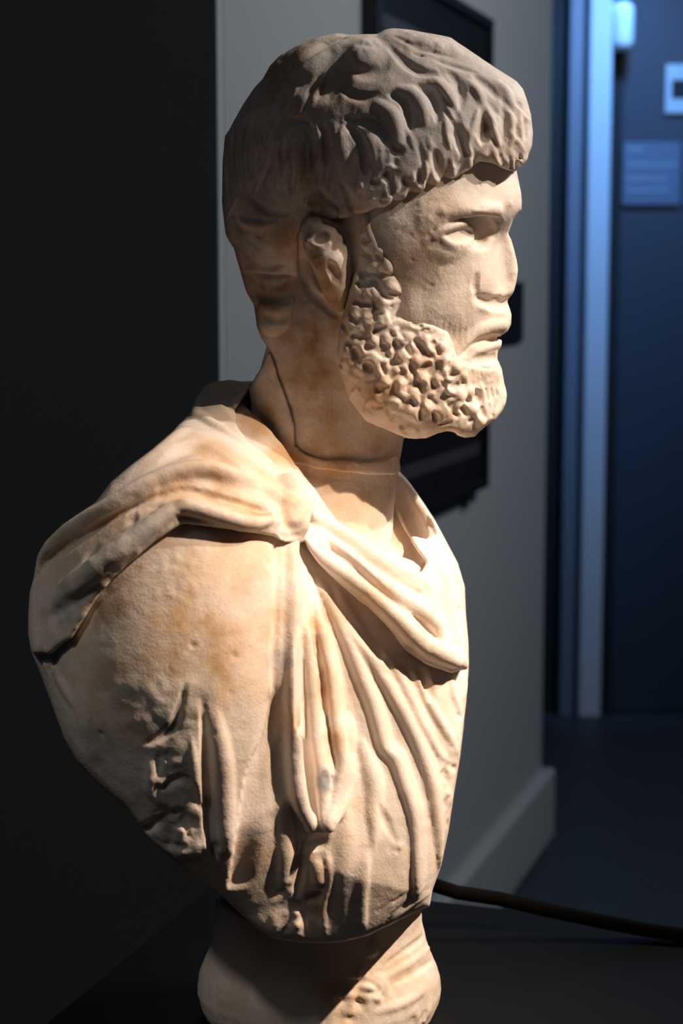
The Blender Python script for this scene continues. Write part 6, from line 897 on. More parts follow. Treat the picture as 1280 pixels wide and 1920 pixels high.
["line","beard",[[59,-329,1931,59,-329,1938,58,-329,1944,54,-328,1950,49,-327,1954,43,-324,1956,37,-321,1957,31,-315,1954,26,-308,1950],[3,3,4,4,4,4,4,4,3],0,[-2,-10,-15,-20,-20,-20,-18,-13,-2],"b",7]],
["line","beard",[[280,-322,1839,282,-324,1834,286,-323,1830,291,-321,1826,296,-318,1825,302,-315,1825,307,-313,1827,311,-311,1831,315,-309,1835],[3,3,4,4,4,4,4,3,3],0,[-2,-11,-16,-20,-20,-20,-16,-11,-2],"b",7]],
["line","beard",[[339,-280,1789,333,-286,1794,327,-293,1797,320,-299,1798,314,-303,1797,309,-304,1793,305,-303,1787,304,-298,1781,305,-291,1773],[3,3,4,4,4,4,4,4,3],0,[-2,-11,-17,-20,-20,-20,-17,-12,-2],"b",7]],
["line","beard",[[370,-258,1837,363,-263,1836,357,-271,1836,351,-280,1834,347,-286,1830,344,-288,1824,343,-285,1818,344,-281,1812,347,-277,1805,352,-272,1801,357,-265,1798,364,-257,1797,371,-251,1796],[3,3,4,4,4,4,4,4,4,4,4,3,3],0,[-2,-9,-13,-18,-20,-20,-20,-20,-20,-17,-14,-9,-2],"b",7]],
["line","beard",[[278,-326,1892,275,-329,1888,273,-330,1882,273,-329,1877,275,-328,1871,279,-326,1867,283,-325,1863,289,-323,1862,295,-320,1862],[3,3,4,4,4,4,4,3,3],0,[-2,-11,-16,-20,-20,-20,-17,-11,-2],"b",7]],
["line","beard",[[303,-308,1809,296,-310,1811,290,-312,1812,284,-313,1810,280,-313,1806,277,-314,1800,276,-315,1794,277,-316,1788,281,-315,1782],[3,3,4,4,4,4,4,3,3],0,[-2,-11,-17,-20,-20,-20,-16,-11,-2],"b",7]],
["line","beard",[[369,-264,1786,364,-269,1782,360,-272,1778,359,-272,1773,359,-269,1767,361,-266,1761,365,-264,1756,370,-263,1753,375,-261,1751],[3,4,4,4,4,4,4,3,3],0,[-2,-12,-17,-20,-20,-20,-15,-10,-2],"b",7]],
["line","beard",[[447,-153,1840,454,-150,1817,450,-145,1792,437,-145,1761,406,-142,1728],[9,14,14,14,9],0,[5,46,52,46,5],"b",0]],
["line","beard",[[447,-135,1848,453,-135,1820,454,-134,1792,436,-131,1762,412,-127,1732],[7,11,11,11,7],0,[-6,-54,-60,-54,-6],"b",0]],
["line","beard",[[452,-120,1840,454,-115,1817,455,-113,1792,442,-113,1761,412,-110,1728],[9,14,14,14,9],0,[5,46,52,46,5],"b",0]],
["line","beard",[[452,-103,1848,453,-101,1820,454,-100,1792,441,-99,1762,417,-95,1732],[7,11,11,11,7],0,[-6,-54,-60,-54,-6],"b",0]],
["line","beard",[[452,-86,1840,459,-83,1817,455,-79,1792,442,-79,1761,417,-78,1728],[9,14,14,14,9],0,[5,46,52,46,5],"b",0]],
["line","beard",[[452,-69,1848,458,-69,1820,459,-67,1792,446,-66,1762,422,-63,1732],[7,11,11,11,7],0,[-6,-54,-60,-54,-6],"b",0]],
["line","beard",[[453,-48,1840,455,-43,1817,456,-41,1792,449,-43,1761,423,-42,1728],[9,14,14,14,9],0,[5,46,52,46,5],"b",0]],
["line","beard",[[447,-29,1848,448,-27,1820,460,-30,1792,453,-31,1762,429,-27,1732],[7,11,11,11,7],0,[-6,-54,-60,-54,-6],"b",0]],
["line","beard",[[443,-6,1840,450,-3,1817,451,-1,1792,444,-3,1761,425,-4,1728],[9,14,14,14,9],0,[5,46,52,46,5],"b",0]],
["line","beard",[[443,11,1848,427,20,1820,438,17,1792,443,12,1762,436,9,1732],[7,11,11,11,7],0,[-6,-54,-60,-54,-6],"b",0]],
["noise","beard",[0.5,7,21,[1,1,1]]],
["noise","beard",[0.3,3.2,22,[1,1,1]]],
["cut","beard",[[[-81.8,631.2],[-83.4,611.1],[-84.0,585.3],[-81.6,563.2],[-76.4,553.2],[-72.8,540.6],[-68.4,524.2],[-62.1,513.4],[-60.3,499.2],[-56.6,489.8],[-53.2,485.3],[-57.8,469.8],[-64.3,454.7],[-64.5,428.2],[-65.5,273.7],[61.7,273.7],[47.7,378.5],[41.1,400.7],[44.1,404.2],[47.5,411.1],[50.5,417.9],[60.8,419.4],[68.7,422.9],[74.4,424.8],[80.1,424.0],[82.4,421.7],[87.7,419.8],[95.3,420.6],[98.0,424.0],[102.5,427.8],[109.2,432.4],[114.1,439.2],[116.7,444.9],[117.4,450.6],[115.8,459.6],[113.8,469.5],[110.7,476.2],[111.0,481.9],[113.2,484.1],[113.9,489.0],[113.9,492.4],[118.0,495.8],[120.2,501.4],[120.5,507.4],[118.7,513.0],[117.3,517.1],[119.9,520.1],[121.8,523.5],[123.0,527.6],[123.9,532.4],[124.6,538.4],[123.8,544.7],[121.8,552.8],[119.4,560.2],[117.2,564.1],[118.4,566.5],[120.8,573.9],[124.1,578.3],[126.3,580.2],[126.8,585.1],[126.2,591.6],[124.2,601.2],[122.4,610.0],[125.6,609.2],[130.3,614.7],[130.7,618.4],[132.8,623.9],[133.4,633.0],[131.8,645.7],[128.7,656.6],[126.7,663.2],[122.2,668.6],[107.3,677.6],[92.4,687.4],[81.2,694.6],[75.7,698.6],[62.7,701.1],[48.0,703.6],[35.0,704.7],[29.5,703.6],[24.7,700.7],[14.8,700.7],[3.7,700.4],[-3.7,701.4],[-18.5,698.2],[-31.4,692.8],[-42.5,686.7],[-49.9,679.4],[-54.8,670.4],[-61.1,663.9],[-68.6,653.0],[-78.0,636.6]],2,0,-1e9,1e9]],
["block","tunic",[[-220.0,-245.0,30.0],[125.0,225.0,520.0],1.5]],
["ell","tunic",[[2.6,0.3,227.9],[98.0,150.0,185.0],[0.809,-0.5878,0.0,-0.5878,-0.809,0.0,0.0,0.0,1.0],0,1]],
["ell","tunic",[[10.9,-42.8,257.9],[80.0,95.0,110.0],[0.809,-0.5878,0.0,-0.5878,-0.809,0.0,0.0,0.0,1.0],20,1]],
["ell","tunic",[[-106.4,-118.0,299.3],[86.0,88.0,128.0],[1.0,0.0,0.0,0.0,1.0,0.0,0.0,0.0,1.0],25,1]],
["chain","tunic",[[[-108.7,-115.0,275.5],[-87.0,-110.0,198.4],[-63.4,-95.0,134.5]],[82.0,78.0,58.0],25,1]],
["chain","tunic",[[[-26.8,10.0,404.4],[-82.1,-30.0,359.5],[-126.4,-75.0,321.9]],[56.0,84.0,95.0],25,1]],
["ell","tunic",[[-124.6,15.0,290.5],[130.0,95.0,135.0],[1.0,0.0,0.0,0.0,1.0,0.0,0.0,0.0,1.0],25,1]],
["ell","tunic",[[62.9,110.0,255.8],[80.0,80.0,120.0],[1.0,0.0,0.0,0.0,1.0,0.0,0.0,0.0,1.0],25,1]],
["chain","tunic",[[[19.7,40.0,377.8],[60.1,100.0,304.1]],[50.0,70.0],25,1]],
["chain","tunic",[[[18.9,-34.0,203.7],[0.0,-62.0,150.2],[-16.4,-64.0,104.7]],[105.0,99.0,86.0],25,1]],
["chain","tunic",[[[-55.0,45.0,440.4],[-66.0,30.0,429.7]],[30.0,34.0],20,1]],
["chain","tunic",[[[-8.3,-8.0,440.1],[1.9,-12.0,402.7],[22.3,-32.0,361.7]],[57.0,62.0,50.0],12,-1]],
["chain","tunic",[[[32.0,30.0,375.0],[36.9,22.0,354.4],[39.3,8.0,334.9],[33.5,-8.0,323.8]],[9.0,13.0,16.0,18.0],10,1]],
["cut","tunic",[[[-53.2,478.1],[-57.8,468.0],[-61.7,460.8],[-71.9,460.8],[-79.4,461.9],[-90.8,460.0],[-97.6,457.0],[-102.2,450.2],[-108.1,437.7],[-121.5,424.4],[-136.9,411.1],[-152.2,399.6],[-165.7,388.1],[-173.2,377.7],[-175.5,374.7],[-187.1,367.0],[-200.7,357.3],[-212.4,345.8],[-219.1,334.2],[-221.8,318.6],[-224.7,308.9],[-226.3,289.4],[-226.5,277.7],[-224.5,263.9],[-218.3,248.2],[-212.8,232.4],[-207.4,216.6],[-201.9,200.7],[-192.5,182.7],[-177.3,164.7],[-156.1,146.7],[-140.8,124.5],[-121.5,106.3],[-102.0,92.1],[-88.4,81.9],[-78.6,71.7],[-63.0,57.4],[-51.2,49.2],[-31.5,46.0],[-12.6,45.1],[0.0,46.0],[19.7,50.9],[31.5,57.4],[65.2,73.8],[67.1,86.8],[72.9,103.9],[78.2,130.6],[82.6,162.7],[86.3,186.7],[88.5,206.6],[90.6,226.5],[92.3,250.2],[91.7,271.8],[89.6,293.3],[88.7,312.8],[83.6,329.9],[75.4,345.4],[66.9,361.2],[59.5,372.8],[49.5,387.3],[40.7,397.3],[22.8,428.2],[-30.2,484.9]],7,0,-1e9,1e9]],
["block","cloak",[[-220.0,-245.0,160.0],[125.0,225.0,520.0],1.5]],
["take","cloak",["tunic",-7.0]],
["chain","cloak",[[[-95.1,30.0,441.4],[-68.8,10.0,442.7]],[22.0,18.0],10,1]],
["cut","cloak",[[[-53.2,478.1],[-57.8,468.0],[-61.7,460.8],[-71.9,460.8],[-79.4,461.9],[-90.8,460.0],[-97.6,457.0],[-102.2,450.2],[-108.1,437.7],[-121.5,424.4],[-136.9,411.1],[-152.2,399.6],[-165.7,388.1],[-173.2,377.7],[-175.5,374.7],[-187.1,367.0],[-200.7,357.3],[-212.4,345.8],[-219.1,334.2],[-221.8,318.6],[-224.7,308.9],[-226.3,289.4],[-226.5,277.7],[-224.5,263.9],[-218.3,248.2],[-212.8,232.4],[-207.4,216.6],[-201.9,200.7],[-192.5,182.7],[-177.3,164.7],[-156.1,146.7],[-140.8,124.5],[-121.5,106.3],[-102.0,92.1],[-88.4,81.9],[-78.6,71.7],[-63.0,57.4],[-51.2,49.2],[-31.5,46.0],[-12.6,45.1],[0.0,46.0],[19.7,50.9],[31.5,57.4],[65.2,73.8],[67.1,86.8],[72.9,103.9],[78.2,130.6],[82.6,162.7],[86.3,186.7],[88.5,206.6],[90.6,226.5],[92.3,250.2],[91.7,271.8],[89.6,293.3],[88.7,312.8],[83.6,329.9],[75.4,345.4],[66.9,361.2],[59.5,372.8],[49.5,387.3],[40.7,397.3],[22.8,428.2],[-30.2,484.9]],5,0,-1e9,1e9]],
["cut","cloak",[[[-235.5,258.0],[-222.2,263.1],[-212.5,264.7],[-195.4,274.5],[-180.7,296.8],[-168.1,315.9],[-156.8,329.9],[-136.2,347.3],[-114.3,358.9],[-89.4,356.6],[-65.0,352.7],[-48.2,349.2],[-42.1,345.4],[-32.1,344.6],[-26.0,346.2],[-22.2,339.2],[-16.1,329.9],[-7.7,321.4],[3.8,310.9],[12.3,303.8],[23.1,295.3],[29.6,289.0],[37.7,279.6],[41.6,272.2],[47.1,265.1],[61.8,255.3],[80.7,249.4],[88.4,254.1],[100.4,258.0],[98.9,405.3],[40.7,401.5],[33.5,393.9],[33.6,382.4],[38.2,367.0],[45.9,351.6],[55.5,338.0],[61.3,330.3],[56.8,322.9],[44.1,326.8],[29.5,335.3],[19.1,343.1],[11.5,349.2],[9.2,353.1],[-5.0,359.7],[-23.3,371.2],[-29.0,382.7],[-40.4,391.2],[-53.6,404.6],[-64.6,413.7],[-73.6,428.2],[-75.8,439.6],[-64.3,456.6],[-56.7,466.1],[-83.1,469.8],[-113.5,458.5],[-186.8,382.4],[-237.8,320.6]],3.5,0,-1e9,1e9]],
["line","cloak",[[-412,72,1807,-412,37,1793,-411,-24,1780,-407,-108,1770,-400,-181,1764,-390,-224,1760,-369,-249,1755,-358,-268,1751,-345,-288,1744,-331,-307,1737,-315,-326,1729,-300,-343,1721,-286,-357,1712,-273,-367,1705,-259,-372,1696,-246,-373,1688,-233,-369,1679,-221,-363,1670,-210,-357,1661,-199,-353,1652,-189,-354,1643,-179,-362,1633,-171,-373,1625,-163,-383,1616,-155,-389,1607],[13,18,21,22,23,23,23,23,23,23,23,23,23,22,22,22,22,22,22,21,20,19,17,15,12],0,[8,56,80,80,80,83,85,87,89,90,90,90,90,90,90,90,89,88,87,86,80,66,50,33,8],"b",0]],
["line","cloak",[[-328,-72,1801,-316,-131,1791,-304,-176,1780,-294,-202,1769,-284,-221,1757,-274,-243,1746,-264,-267,1736,-255,-288,1726,-245,-304,1716,-236,-313,1706,-228,-312,1694],[14,21,23,23,23,22,20,18,16,14,12],0,[-8,-58,-80,-80,-80,-80,-67,-53,-39,-26,-8],"b",0]],
["line","cloak",[[-389,34,1817,-383,-1,1804,-375,-57,1792,-365,-140,1783],[7,11,12,7],0,[-6,-44,-60,-6],"b",0]],
["line","cloak",[[-450,-653,1671,-438,-644,1678,-426,-634,1686,-414,-622,1694,-402,-609,1700,-391,-598,1705,-379,-589,1708,-366,-585,1707,-354,-584,1704,-341,-586,1698,-328,-589,1691,-314,-591,1684,-303,-592,1678,-291,-593,1671,-279,-593,1663,-267,-592,1656,-255,-589,1648,-244,-586,1640,-233,-580,1633,-219,-572,1624,-207,-560,1616,-195,-547,1608,-183,-531,1600,-171,-514,1591],[16,21,26,31,36,39,40,41,41,42,42,42,43,42,41,40,39,39,38,36,33,29,23,13],0,[-6,-31,-56,-85,-117,-136,-142,-145,-148,-151,-154,-158,-160,-160,-160,-160,-160,-160,-160,-150,-134,-118,-73,-8],"b",0]],
["line","cloak",[[-170,-534,1583,-184,-535,1589,-197,-540,1596,-210,-548,1603,-223,-557,1611,-236,-566,1618,-249,-575,1624,-261,-585,1630,-274,-600,1638,-287,-618,1645,-299,-630,1651,-312,-636,1656,-325,-640,1660,-338,-645,1662,-351,-649,1663,-365,-655,1663,-378,-660,1662,-391,-665,1660,-404,-670,1658,-416,-674,1655,-428,-679,1651,-440,-683,1647,-452,-687,1642,-463,-690,1636,-475,-694,1630,-488,-696,1624,-499,-699,1618,-511,-700,1611,-523,-702,1604,-535,-702,1597,-548,-702,1589,-561,-701,1581,-575,-699,1573,-587,-697,1566,-599,-693,1559,-613,-689,1552,-627,-683,1545,-640,-677,1537,-654,-670,1529,-667,-663,1521,-680,-656,1514,-691,-649,1506,-705,-641,1495,-717,-635,1485,-727,-629,1474,-737,-623,1464,-747,-614,1453,-758,-603,1441],[14,19,22,25,28,31,32,32,32,33,33,33,33,33,33,32,32,32,32,32,31,31,31,30,30,30,29,29,28,28,28,27,27,27,26,26,26,26,26,26,26,26,26,25,23,21,18,14],0,[6,26,42,60,79,91,98,101,103,105,107,108,110,109,108,106,105,104,102,101,100,100,100,100,100,100,100,100,99,96,93,90,87,84,82,80,80,80,80,80,80,80,76,69,57,44,29,6],"b",0]],
["line","cloak",[[-532,-632,1656,-521,-629,1663,-509,-626,1671,-498,-621,1679,-487,-614,1686,-476,-607,1694,-466,-598,1701,-456,-587,1708,-446,-573,1715,-436,-555,1722,-427,-530,1729,-419,-494,1734,-413,-438,1738,-408,-367,1741],[16,18,20,21,22,24,25,26,27,27,27,27,24,17],0,[4,12,17,22,26,30,33,37,40,40,40,40,29,4],"b",0]],
["line","cloak",[[-177,-616,1544,-189,-628,1549,-201,-640,1555,-213,-650,1560,-225,-660,1565,-237,-668,1570,-249,-675,1575,-262,-682,1580,-276,-688,1585,-288,-692,1589,-300,-697,1593,-314,-700,1597,-327,-703,1601,-339,-705,1605,-350,-706,1608,-364,-708,1612,-374,-710,1615,-391,-712,1614,-400,-715,1612,-412,-718,1609,-424,-721,1606,-437,-723,1602,-450,-725,1598,-463,-727,1594,-475,-728,1589,-486,-729,1586,-499,-729,1581,-511,-728,1577,-522,-727,1572,-532,-726,1568,-543,-725,1562,-555,-724,1556,-566,-722,1549,-578,-720,1542,-589,-718,1534,-601,-716,1526,-614,-712,1517,-626,-709,1508,-639,-704,1499,-651,-699,1491,-663,-693,1483,-676,-686,1474,-689,-679,1466,-702,-671,1457,-714,-664,1448,-725,-656,1439,-735,-649,1431,-747,-642,1418,-756,-634,1406,-764,-625,1393,-772,-614,1381,-780,-602,1368],[9,14,17,17,18,18,19,19,20,20,21,21,21,20,20,20,20,19,19,19,19,19,18,18,19,19,20,21,22,22,23,24,24,24,25,25,26,26,26,26,26,26,26,26,26,26,26,26,24,21,19,14],[6,9,10,11,11,11,11,11,11,11,12,12,11,11,11,11,11,10,10,10,10,10,10,10,10,11,11,11,11,11,12,12,12,12,12,13,13,13,13,13,13,13,13,13,13,13,13,13,12,11,10,8],[-10,-71,-117,-131,-141,-150,-152,-154,-156,-157,-159,-159,-154,-149,-145,-140,-136,-130,-127,-125,-121,-118,-115,-111,-112,-114,-118,-121,-123,-126,-129,-130,-130,-130,-130,-130,-130,-130,-130,-130,-130,-130,-129,-127,-125,-123,-121,-115,-94,-72,-48,-10],"b",0]],
["chain","cloak",[[[-41.7,-135.5,395.6],[-45.6,-138.0,398.0],[-49.5,-140.3,400.3],[-53.2,-142.9,402.5],[-56.9,-146.2,404.7],[-60.3,-150.5,406.8],[-63.6,-155.4,408.7],[-67.6,-159.7,410.6],[-71.7,-162.6,412.4],[-75.6,-164.6,414.0],[-79.6,-166.1,415.3],[-83.5,-167.5,416.1],[-87.5,-168.9,416.4],[-91.5,-170.3,416.3],[-95.5,-171.8,415.9],[-99.4,-173.2,415.2],[-103.3,-174.5,414.3],[-107.0,-175.8,413.2],[-110.6,-176.9,411.8],[-114.1,-178.0,410.3],[-117.7,-179.0,408.5],[-121.6,-179.8,406.5],[-125.0,-180.4,404.6],[-128.5,-180.8,402.6],[-132.1,-181.0,400.5],[-135.9,-181.0,398.2],[-139.8,-180.7,395.8],[-143.9,-180.2,393.4],[-147.8,-179.2,391.2],[-152.1,-177.9,388.9],[-156.5,-176.2,386.4],[-160.9,-174.2,383.9],[-165.3,-172.1,381.4],[-169.3,-169.9,379.0],[-172.8,-167.7,376.6],[-176.7,-165.5,373.5],[-179.9,-163.4,370.6],[-182.8,-161.2,367.7],[-185.6,-158.6,364.8],[-188.7,-155.5,361.8]],[3.4,3.6,3.8,4.1,4.3,4.5,4.7,4.8,4.9,5.0,5.1,5.2,5.2,5.1,5.1,5.0,4.9,4.9,4.8,4.7,4.7,4.6,4.6,4.5,4.3,4.2,4.1,4.0,3.9,3.8,3.8,3.7,3.7,3.6,3.5,3.4,3.3,3.2,3.1,3.0],8,1]],
["chain","cloak",[[[-42.0,-156.9,382.0],[-45.3,-162.1,382.1],[-48.6,-166.8,382.0],[-52.0,-171.1,382.0],[-55.8,-174.6,382.6],[-59.4,-177.5,383.6],[-63.4,-179.9,384.9],[-67.5,-181.8,386.5],[-71.6,-183.4,387.9],[-75.4,-184.7,389.2],[-79.8,-185.7,390.5],[-84.1,-186.3,391.8],[-88.0,-186.8,392.8],[-91.6,-187.2,393.4],[-95.3,-187.7,393.7],[-98.5,-188.4,393.4],[-102.4,-189.3,391.8],[-105.1,-190.4,390.3],[-108.0,-191.4,388.3],[-111.2,-192.5,385.9],[-114.5,-193.6,383.5],[-117.7,-194.5,381.0],[-120.8,-195.2,378.6],[-124.2,-195.8,376.0],[-127.5,-196.1,373.5],[-130.8,-196.3,370.9],[-134.2,-196.3,368.1],[-138.0,-196.1,365.2],[-141.4,-195.6,362.6],[-144.9,-194.8,359.8],[-148.5,-193.6,356.8],[-152.3,-192.1,353.8],[-156.0,-190.4,350.7],[-159.7,-188.6,347.6]],[3.0,3.2,3.4,3.6,3.8,3.9,4.0,4.0,4.1,4.2,4.2,4.2,4.2,4.2,4.2,4.5,4.8,5.2,5.5,5.8,6.1,6.3,6.6,6.9,7.1,7.2,7.4,7.5,7.6,7.5,7.2,7.0,6.7,6.4],8,1]],
["line","cloak",[[-166,-651,1532,-178,-668,1532,-189,-683,1532,-201,-698,1532,-213,-710,1533,-226,-721,1535,-238,-729,1537,-251,-736,1541,-265,-743,1546,-278,-748,1550,-291,-753,1555,-303,-756,1559,-317,-759,1563,-330,-761,1568,-343,-763,1572,-355,-764,1576,-366,-766,1578,-377,-767,1580,-386,-769,1581,-396,-772,1579,-408,-776,1574,-416,-780,1570,-426,-785,1563,-436,-789,1556,-447,-794,1547,-458,-798,1539,-469,-802,1530,-479,-805,1523,-490,-808,1514,-500,-810,1506,-510,-812,1498,-521,-813,1490,-532,-814,1481,-545,-814,1472,-555,-814,1465,-565,-812,1458,-576,-810,1450,-587,-807,1442,-599,-803,1434,-610,-798,1425,-622,-793,1416,-634,-787,1407,-646,-778,1397,-659,-763,1385,-673,-744,1372,-686,-729,1360,-698,-719,1348,-710,-711,1336,-722,-702,1324,-734,-692,1312,-747,-681,1300],[13,18,20,23,25,26,26,27,27,27,28,28,28,28,28,28,28,28,28,28,28,29,29,30,31,32,32,33,34,35,36,37,38,40,40,41,41,42,42,43,43,44,44,45,46,47,46,43,39,34,26],0,[8,40,62,83,102,109,111,113,114,116,117,119,120,118,117,115,114,113,112,111,110,109,107,106,104,103,101,100,100,100,100,100,100,100,100,100,100,100,100,100,100,100,100,100,100,100,96,78,59,38,8],"b",0]],
["line","cloak",[[-405,-788,1579,-397,-785,1574,-389,-781,1568,-381,-777,1564,-371,-774,1561,-361,-773,1560,-351,-772,1558],[3,4,5,5,5,4,3],0,[-7,-44,-67,-70,-68,-44,-7],"v",0]],
["line","cloak",[[-409,-791,1561,-399,-781,1557,-389,-771,1553,-375,-765,1550,-365,-762,1548,-352,-761,1546,-338,-761,1544,-324,-761,1543,-311,-762,1541],[5,6,7,8,8,8,7,6,5],0,[-6,-34,-51,-60,-60,-60,-49,-32,-6],"b",0]],
["line","cloak",[[-316,-771,1572,-306,-761,1573,-296,-745,1574,-286,-723,1573,-275,-705,1571,-263,-695,1567,-251,-689,1562,-237,-685,1557,-224,-681,1552],[6,8,9,10,10,10,9,8,6],0,[4,19,32,40,40,38,29,19,4],"b",0]],
["line","cloak",[[-634,-783,1437,-628,-764,1443,-620,-754,1450,-612,-752,1459,-603,-752,1467,-594,-752,1476,-585,-752,1485],[12,19,21,21,20,17,12],0,[-3,-24,-30,-30,-27,-18,-3],"b",0]],
["line","cloak",[[-709,-724,1361,-695,-742,1370,-681,-761,1379,-667,-779,1388,-654,-791,1395,-641,-799,1402,-629,-806,1409,-617,-811,1416],[12,17,21,20,20,18,16,12],0,[-3,-20,-30,-30,-29,-22,-15,-3],"b",0]],
["line","cloak",[[-727,-707,1291,-714,-718,1302,-702,-729,1312,-690,-738,1321,-678,-747,1331,-666,-755,1340],[12,18,21,21,18,12],0,[-3,-22,-30,-30,-20,-3],"b",0]],
["rough","cloak",[[-181.7,-178.0,313.0],19.49049576166347,2.2,16,31]],
["rough","cloak",[[-120.1,-187.0,390.8],19.326370438605682,1.0,7,32]],
["rough","cloak",[[-140.8,-206.2,360.9],22.1413219681338,1.2,10,33]],
["chain","cloak",[[[-32.7,-105.3,398.1],[-31.2,-109.2,394.7],[-29.7,-114.1,391.4],[-28.3,-119.7,388.1],[-27.9,-124.8,384.2],[-27.6,-129.0,380.3],[-27.4,-132.7,376.4]],[8.3,8.6,9.0,9.3,8.4,7.6,6.8],10,1]],
["chain","cloak",[[[-17.4,-116.7,360.1],[-14.2,-115.8,357.2],[-11.2,-115.3,354.4],[-8.2,-115.2,351.6],[-5.3,-115.6,349.0],[-2.3,-116.4,346.3],[0.7,-117.3,343.6],[4.0,-118.3,340.9],[7.5,-119.4,338.0],[11.2,-120.5,335.2],[14.9,-121.3,332.4],[18.4,-121.9,329.6],[21.7,-122.4,326.9],[25.3,-122.7,323.8],[28.5,-122.9,321.0],[31.6,-122.9,318.3],[34.7,-122.8,315.5],[37.8,-122.6,312.5],[41.0,-122.3,309.2],[44.2,-121.9,305.7],[47.5,-121.4,302.2],[50.7,-120.7,298.9],[54.0,-119.8,296.0],[58.2,-118.4,292.9],[62.5,-116.6,290.2],[66.7,-114.6,287.8],[70.4,-112.4,285.6],[74.5,-110.2,283.4],[78.0,-107.8,281.5],[81.5,-105.3,279.5]],[3.4,3.7,4.0,4.3,4.6,4.8,5.0,5.1,5.3,5.4,5.6,5.8,6.0,6.2,6.4,6.6,6.8,7.0,7.3,7.5,7.4,7.3,7.2,7.0,6.9,6.4,5.9,5.3,4.7,4.2],6,1]],
["chain","cloak",[[[0.2,-106.8,355.0],[3.7,-108.4,352.3],[7.0,-109.8,349.7],[10.6,-111.2,347.1],[14.5,-112.5,344.2],[18.0,-113.5,341.7],[21.8,-114.3,339.0],[25.7,-114.9,336.1],[29.7,-115.3,333.4],[33.3,-115.3,330.7],[37.6,-114.9,327.7],[41.8,-114.2,324.8],[45.8,-113.2,322.1],[49.6,-112.1,319.2],[53.1,-110.8,316.2],[56.4,-109.4,313.2],[59.7,-107.9,310.2],[63.0,-106.3,307.1]],[2.8,3.1,3.4,3.7,4.1,4.3,4.4,4.6,4.7,4.8,4.8,4.8,4.8,4.8,4.4,4.1,3.8,3.5],6,1]],
["line","cloak",[[-137,-501,1580,-135,-514,1569,-133,-525,1558,-131,-536,1548,-129,-545,1537,-126,-554,1524,-123,-562,1512,-119,-566,1499],[28,47,48,48,46,42,38,21],0,[14,146,152,158,150,132,116,10],"b",0]],
["rough","cloak",[[-33.9,-140.2,389.9],13.452547909294093,1.5,7,34]],
["line","cloak",[[-160,-638,1495,-147,-620,1486,-135,-599,1479,-122,-578,1478,-109,-558,1479],[6,10,11,10,6],0,[-8,-64,-80,-64,-8],"b",0]],
["line","cloak",[[-89,-528,1542,-82,-482,1530,-70,-431,1514,-60,-397,1504,-48,-385,1495,-35,-382,1487,-20,-381,1479,-7,-382,1471,5,-384,1463,18,-387,1455,30,-390,1447,43,-393,1439,56,-396,1430,68,-398,1423,80,-400,1414,93,-401,1406,106,-402,1398,118,-402,1390,130,-402,1383,143,-400,1375,157,-398,1367,170,-395,1360,182,-392,1354,194,-389,1346,207,-386,1337,220,-382,1327,232,-378,1316,244,-373,1306],[11,22,25,27,28,28,29,29,30,30,31,31,32,32,32,33,33,33,33,33,33,33,33,32,30,25,21,15],0,[6,68,84,93,97,100,100,100,100,100,100,100,100,100,100,100,100,100,100,100,100,100,98,91,82,58,35,6],"b",0]],
["line","cloak",[[0,-410,1438,12,-417,1430,25,-422,1421,38,-426,1412,50,-429,1403,63,-431,1395,75,-433,1386,87,-434,1378,99,-435,1370,111,-434,1361,122,-434,1353,134,-433,1345,145,-431,1338,156,-429,1331,167,-426,1324,181,-422,1315,195,-416,1308,208,-410,1301,221,-403,1294,235,-396,1287],[7,9,10,12,13,15,16,17,17,17,17,18,18,18,16,15,13,11,10,7],0,[-4,-17,-27,-38,-50,-63,-76,-81,-83,-84,-86,-87,-89,-87,-76,-62,-49,-36,-23,-6],"b",0]],
["line","cloak",[[-56,-410,1475,-47,-410,1465,-37,-411,1456,-28,-414,1446,-19,-420,1438,-9,-430,1430,0,-439,1422,11,-446,1414,21,-452,1406,32,-457,1398,43,-462,1389,56,-467,1380,65,-470,1373,75,-473,1365,86,-476,1357,97,-478,1349,107,-480,1340,118,-481,1332,128,-481,1325,141,-480,1315,154,-479,1307,167,-476,1298,179,-473,1290,191,-470,1280,203,-465,1271,215,-460,1261,226,-455,1251,237,-449,1240,246,-442,1230,254,-434,1216,260,-427,1203,266,-424,1190,271,-425,1178],[8,11,13,15,17,19,20,21,22,23,24,25,25,26,26,27,27,27,27,27,27,27,27,27,26,26,25,25,24,22,21,18,12],0,[4,18,30,43,57,75,82,88,94,99,105,110,112,114,115,117,119,120,120,120,120,120,120,120,120,120,120,119,111,102,94,61,8],"b",0]],
["line","cloak",[[-39,-431,1435,-29,-435,1428,-18,-443,1422,-8,-451,1416,3,-459,1409,14,-465,1401,24,-471,1393,34,-476,1383,44,-481,1373,55,-486,1363,66,-491,1353,76,-496,1343,86,-500,1334,96,-503,1325,106,-505,1316,116,-507,1307,127,-509,1297,138,-511,1287,147,-512,1278,157,-512,1268,168,-512,1258,178,-512,1247,189,-511,1237,199,-509,1227,208,-507,1218,216,-503,1211,232,-497,1199,244,-490,1193,256,-482,1186],[7,9,11,14,16,18,19,20,20,21,21,22,22,22,22,23,23,23,23,23,22,22,22,21,20,18,16,13,7],[6,7,9,10,11,12,12,12,12,12,12,12,12,12,12,12,12,12,12,12,12,12,12,12,12,11,11,9,6],[-6,-30,-53,-80,-110,-131,-142,-149,-157,-165,-172,-179,-183,-187,-190,-193,-197,-199,-196,-193,-189,-186,-182,-173,-158,-143,-118,-84,-8],"b",0]],
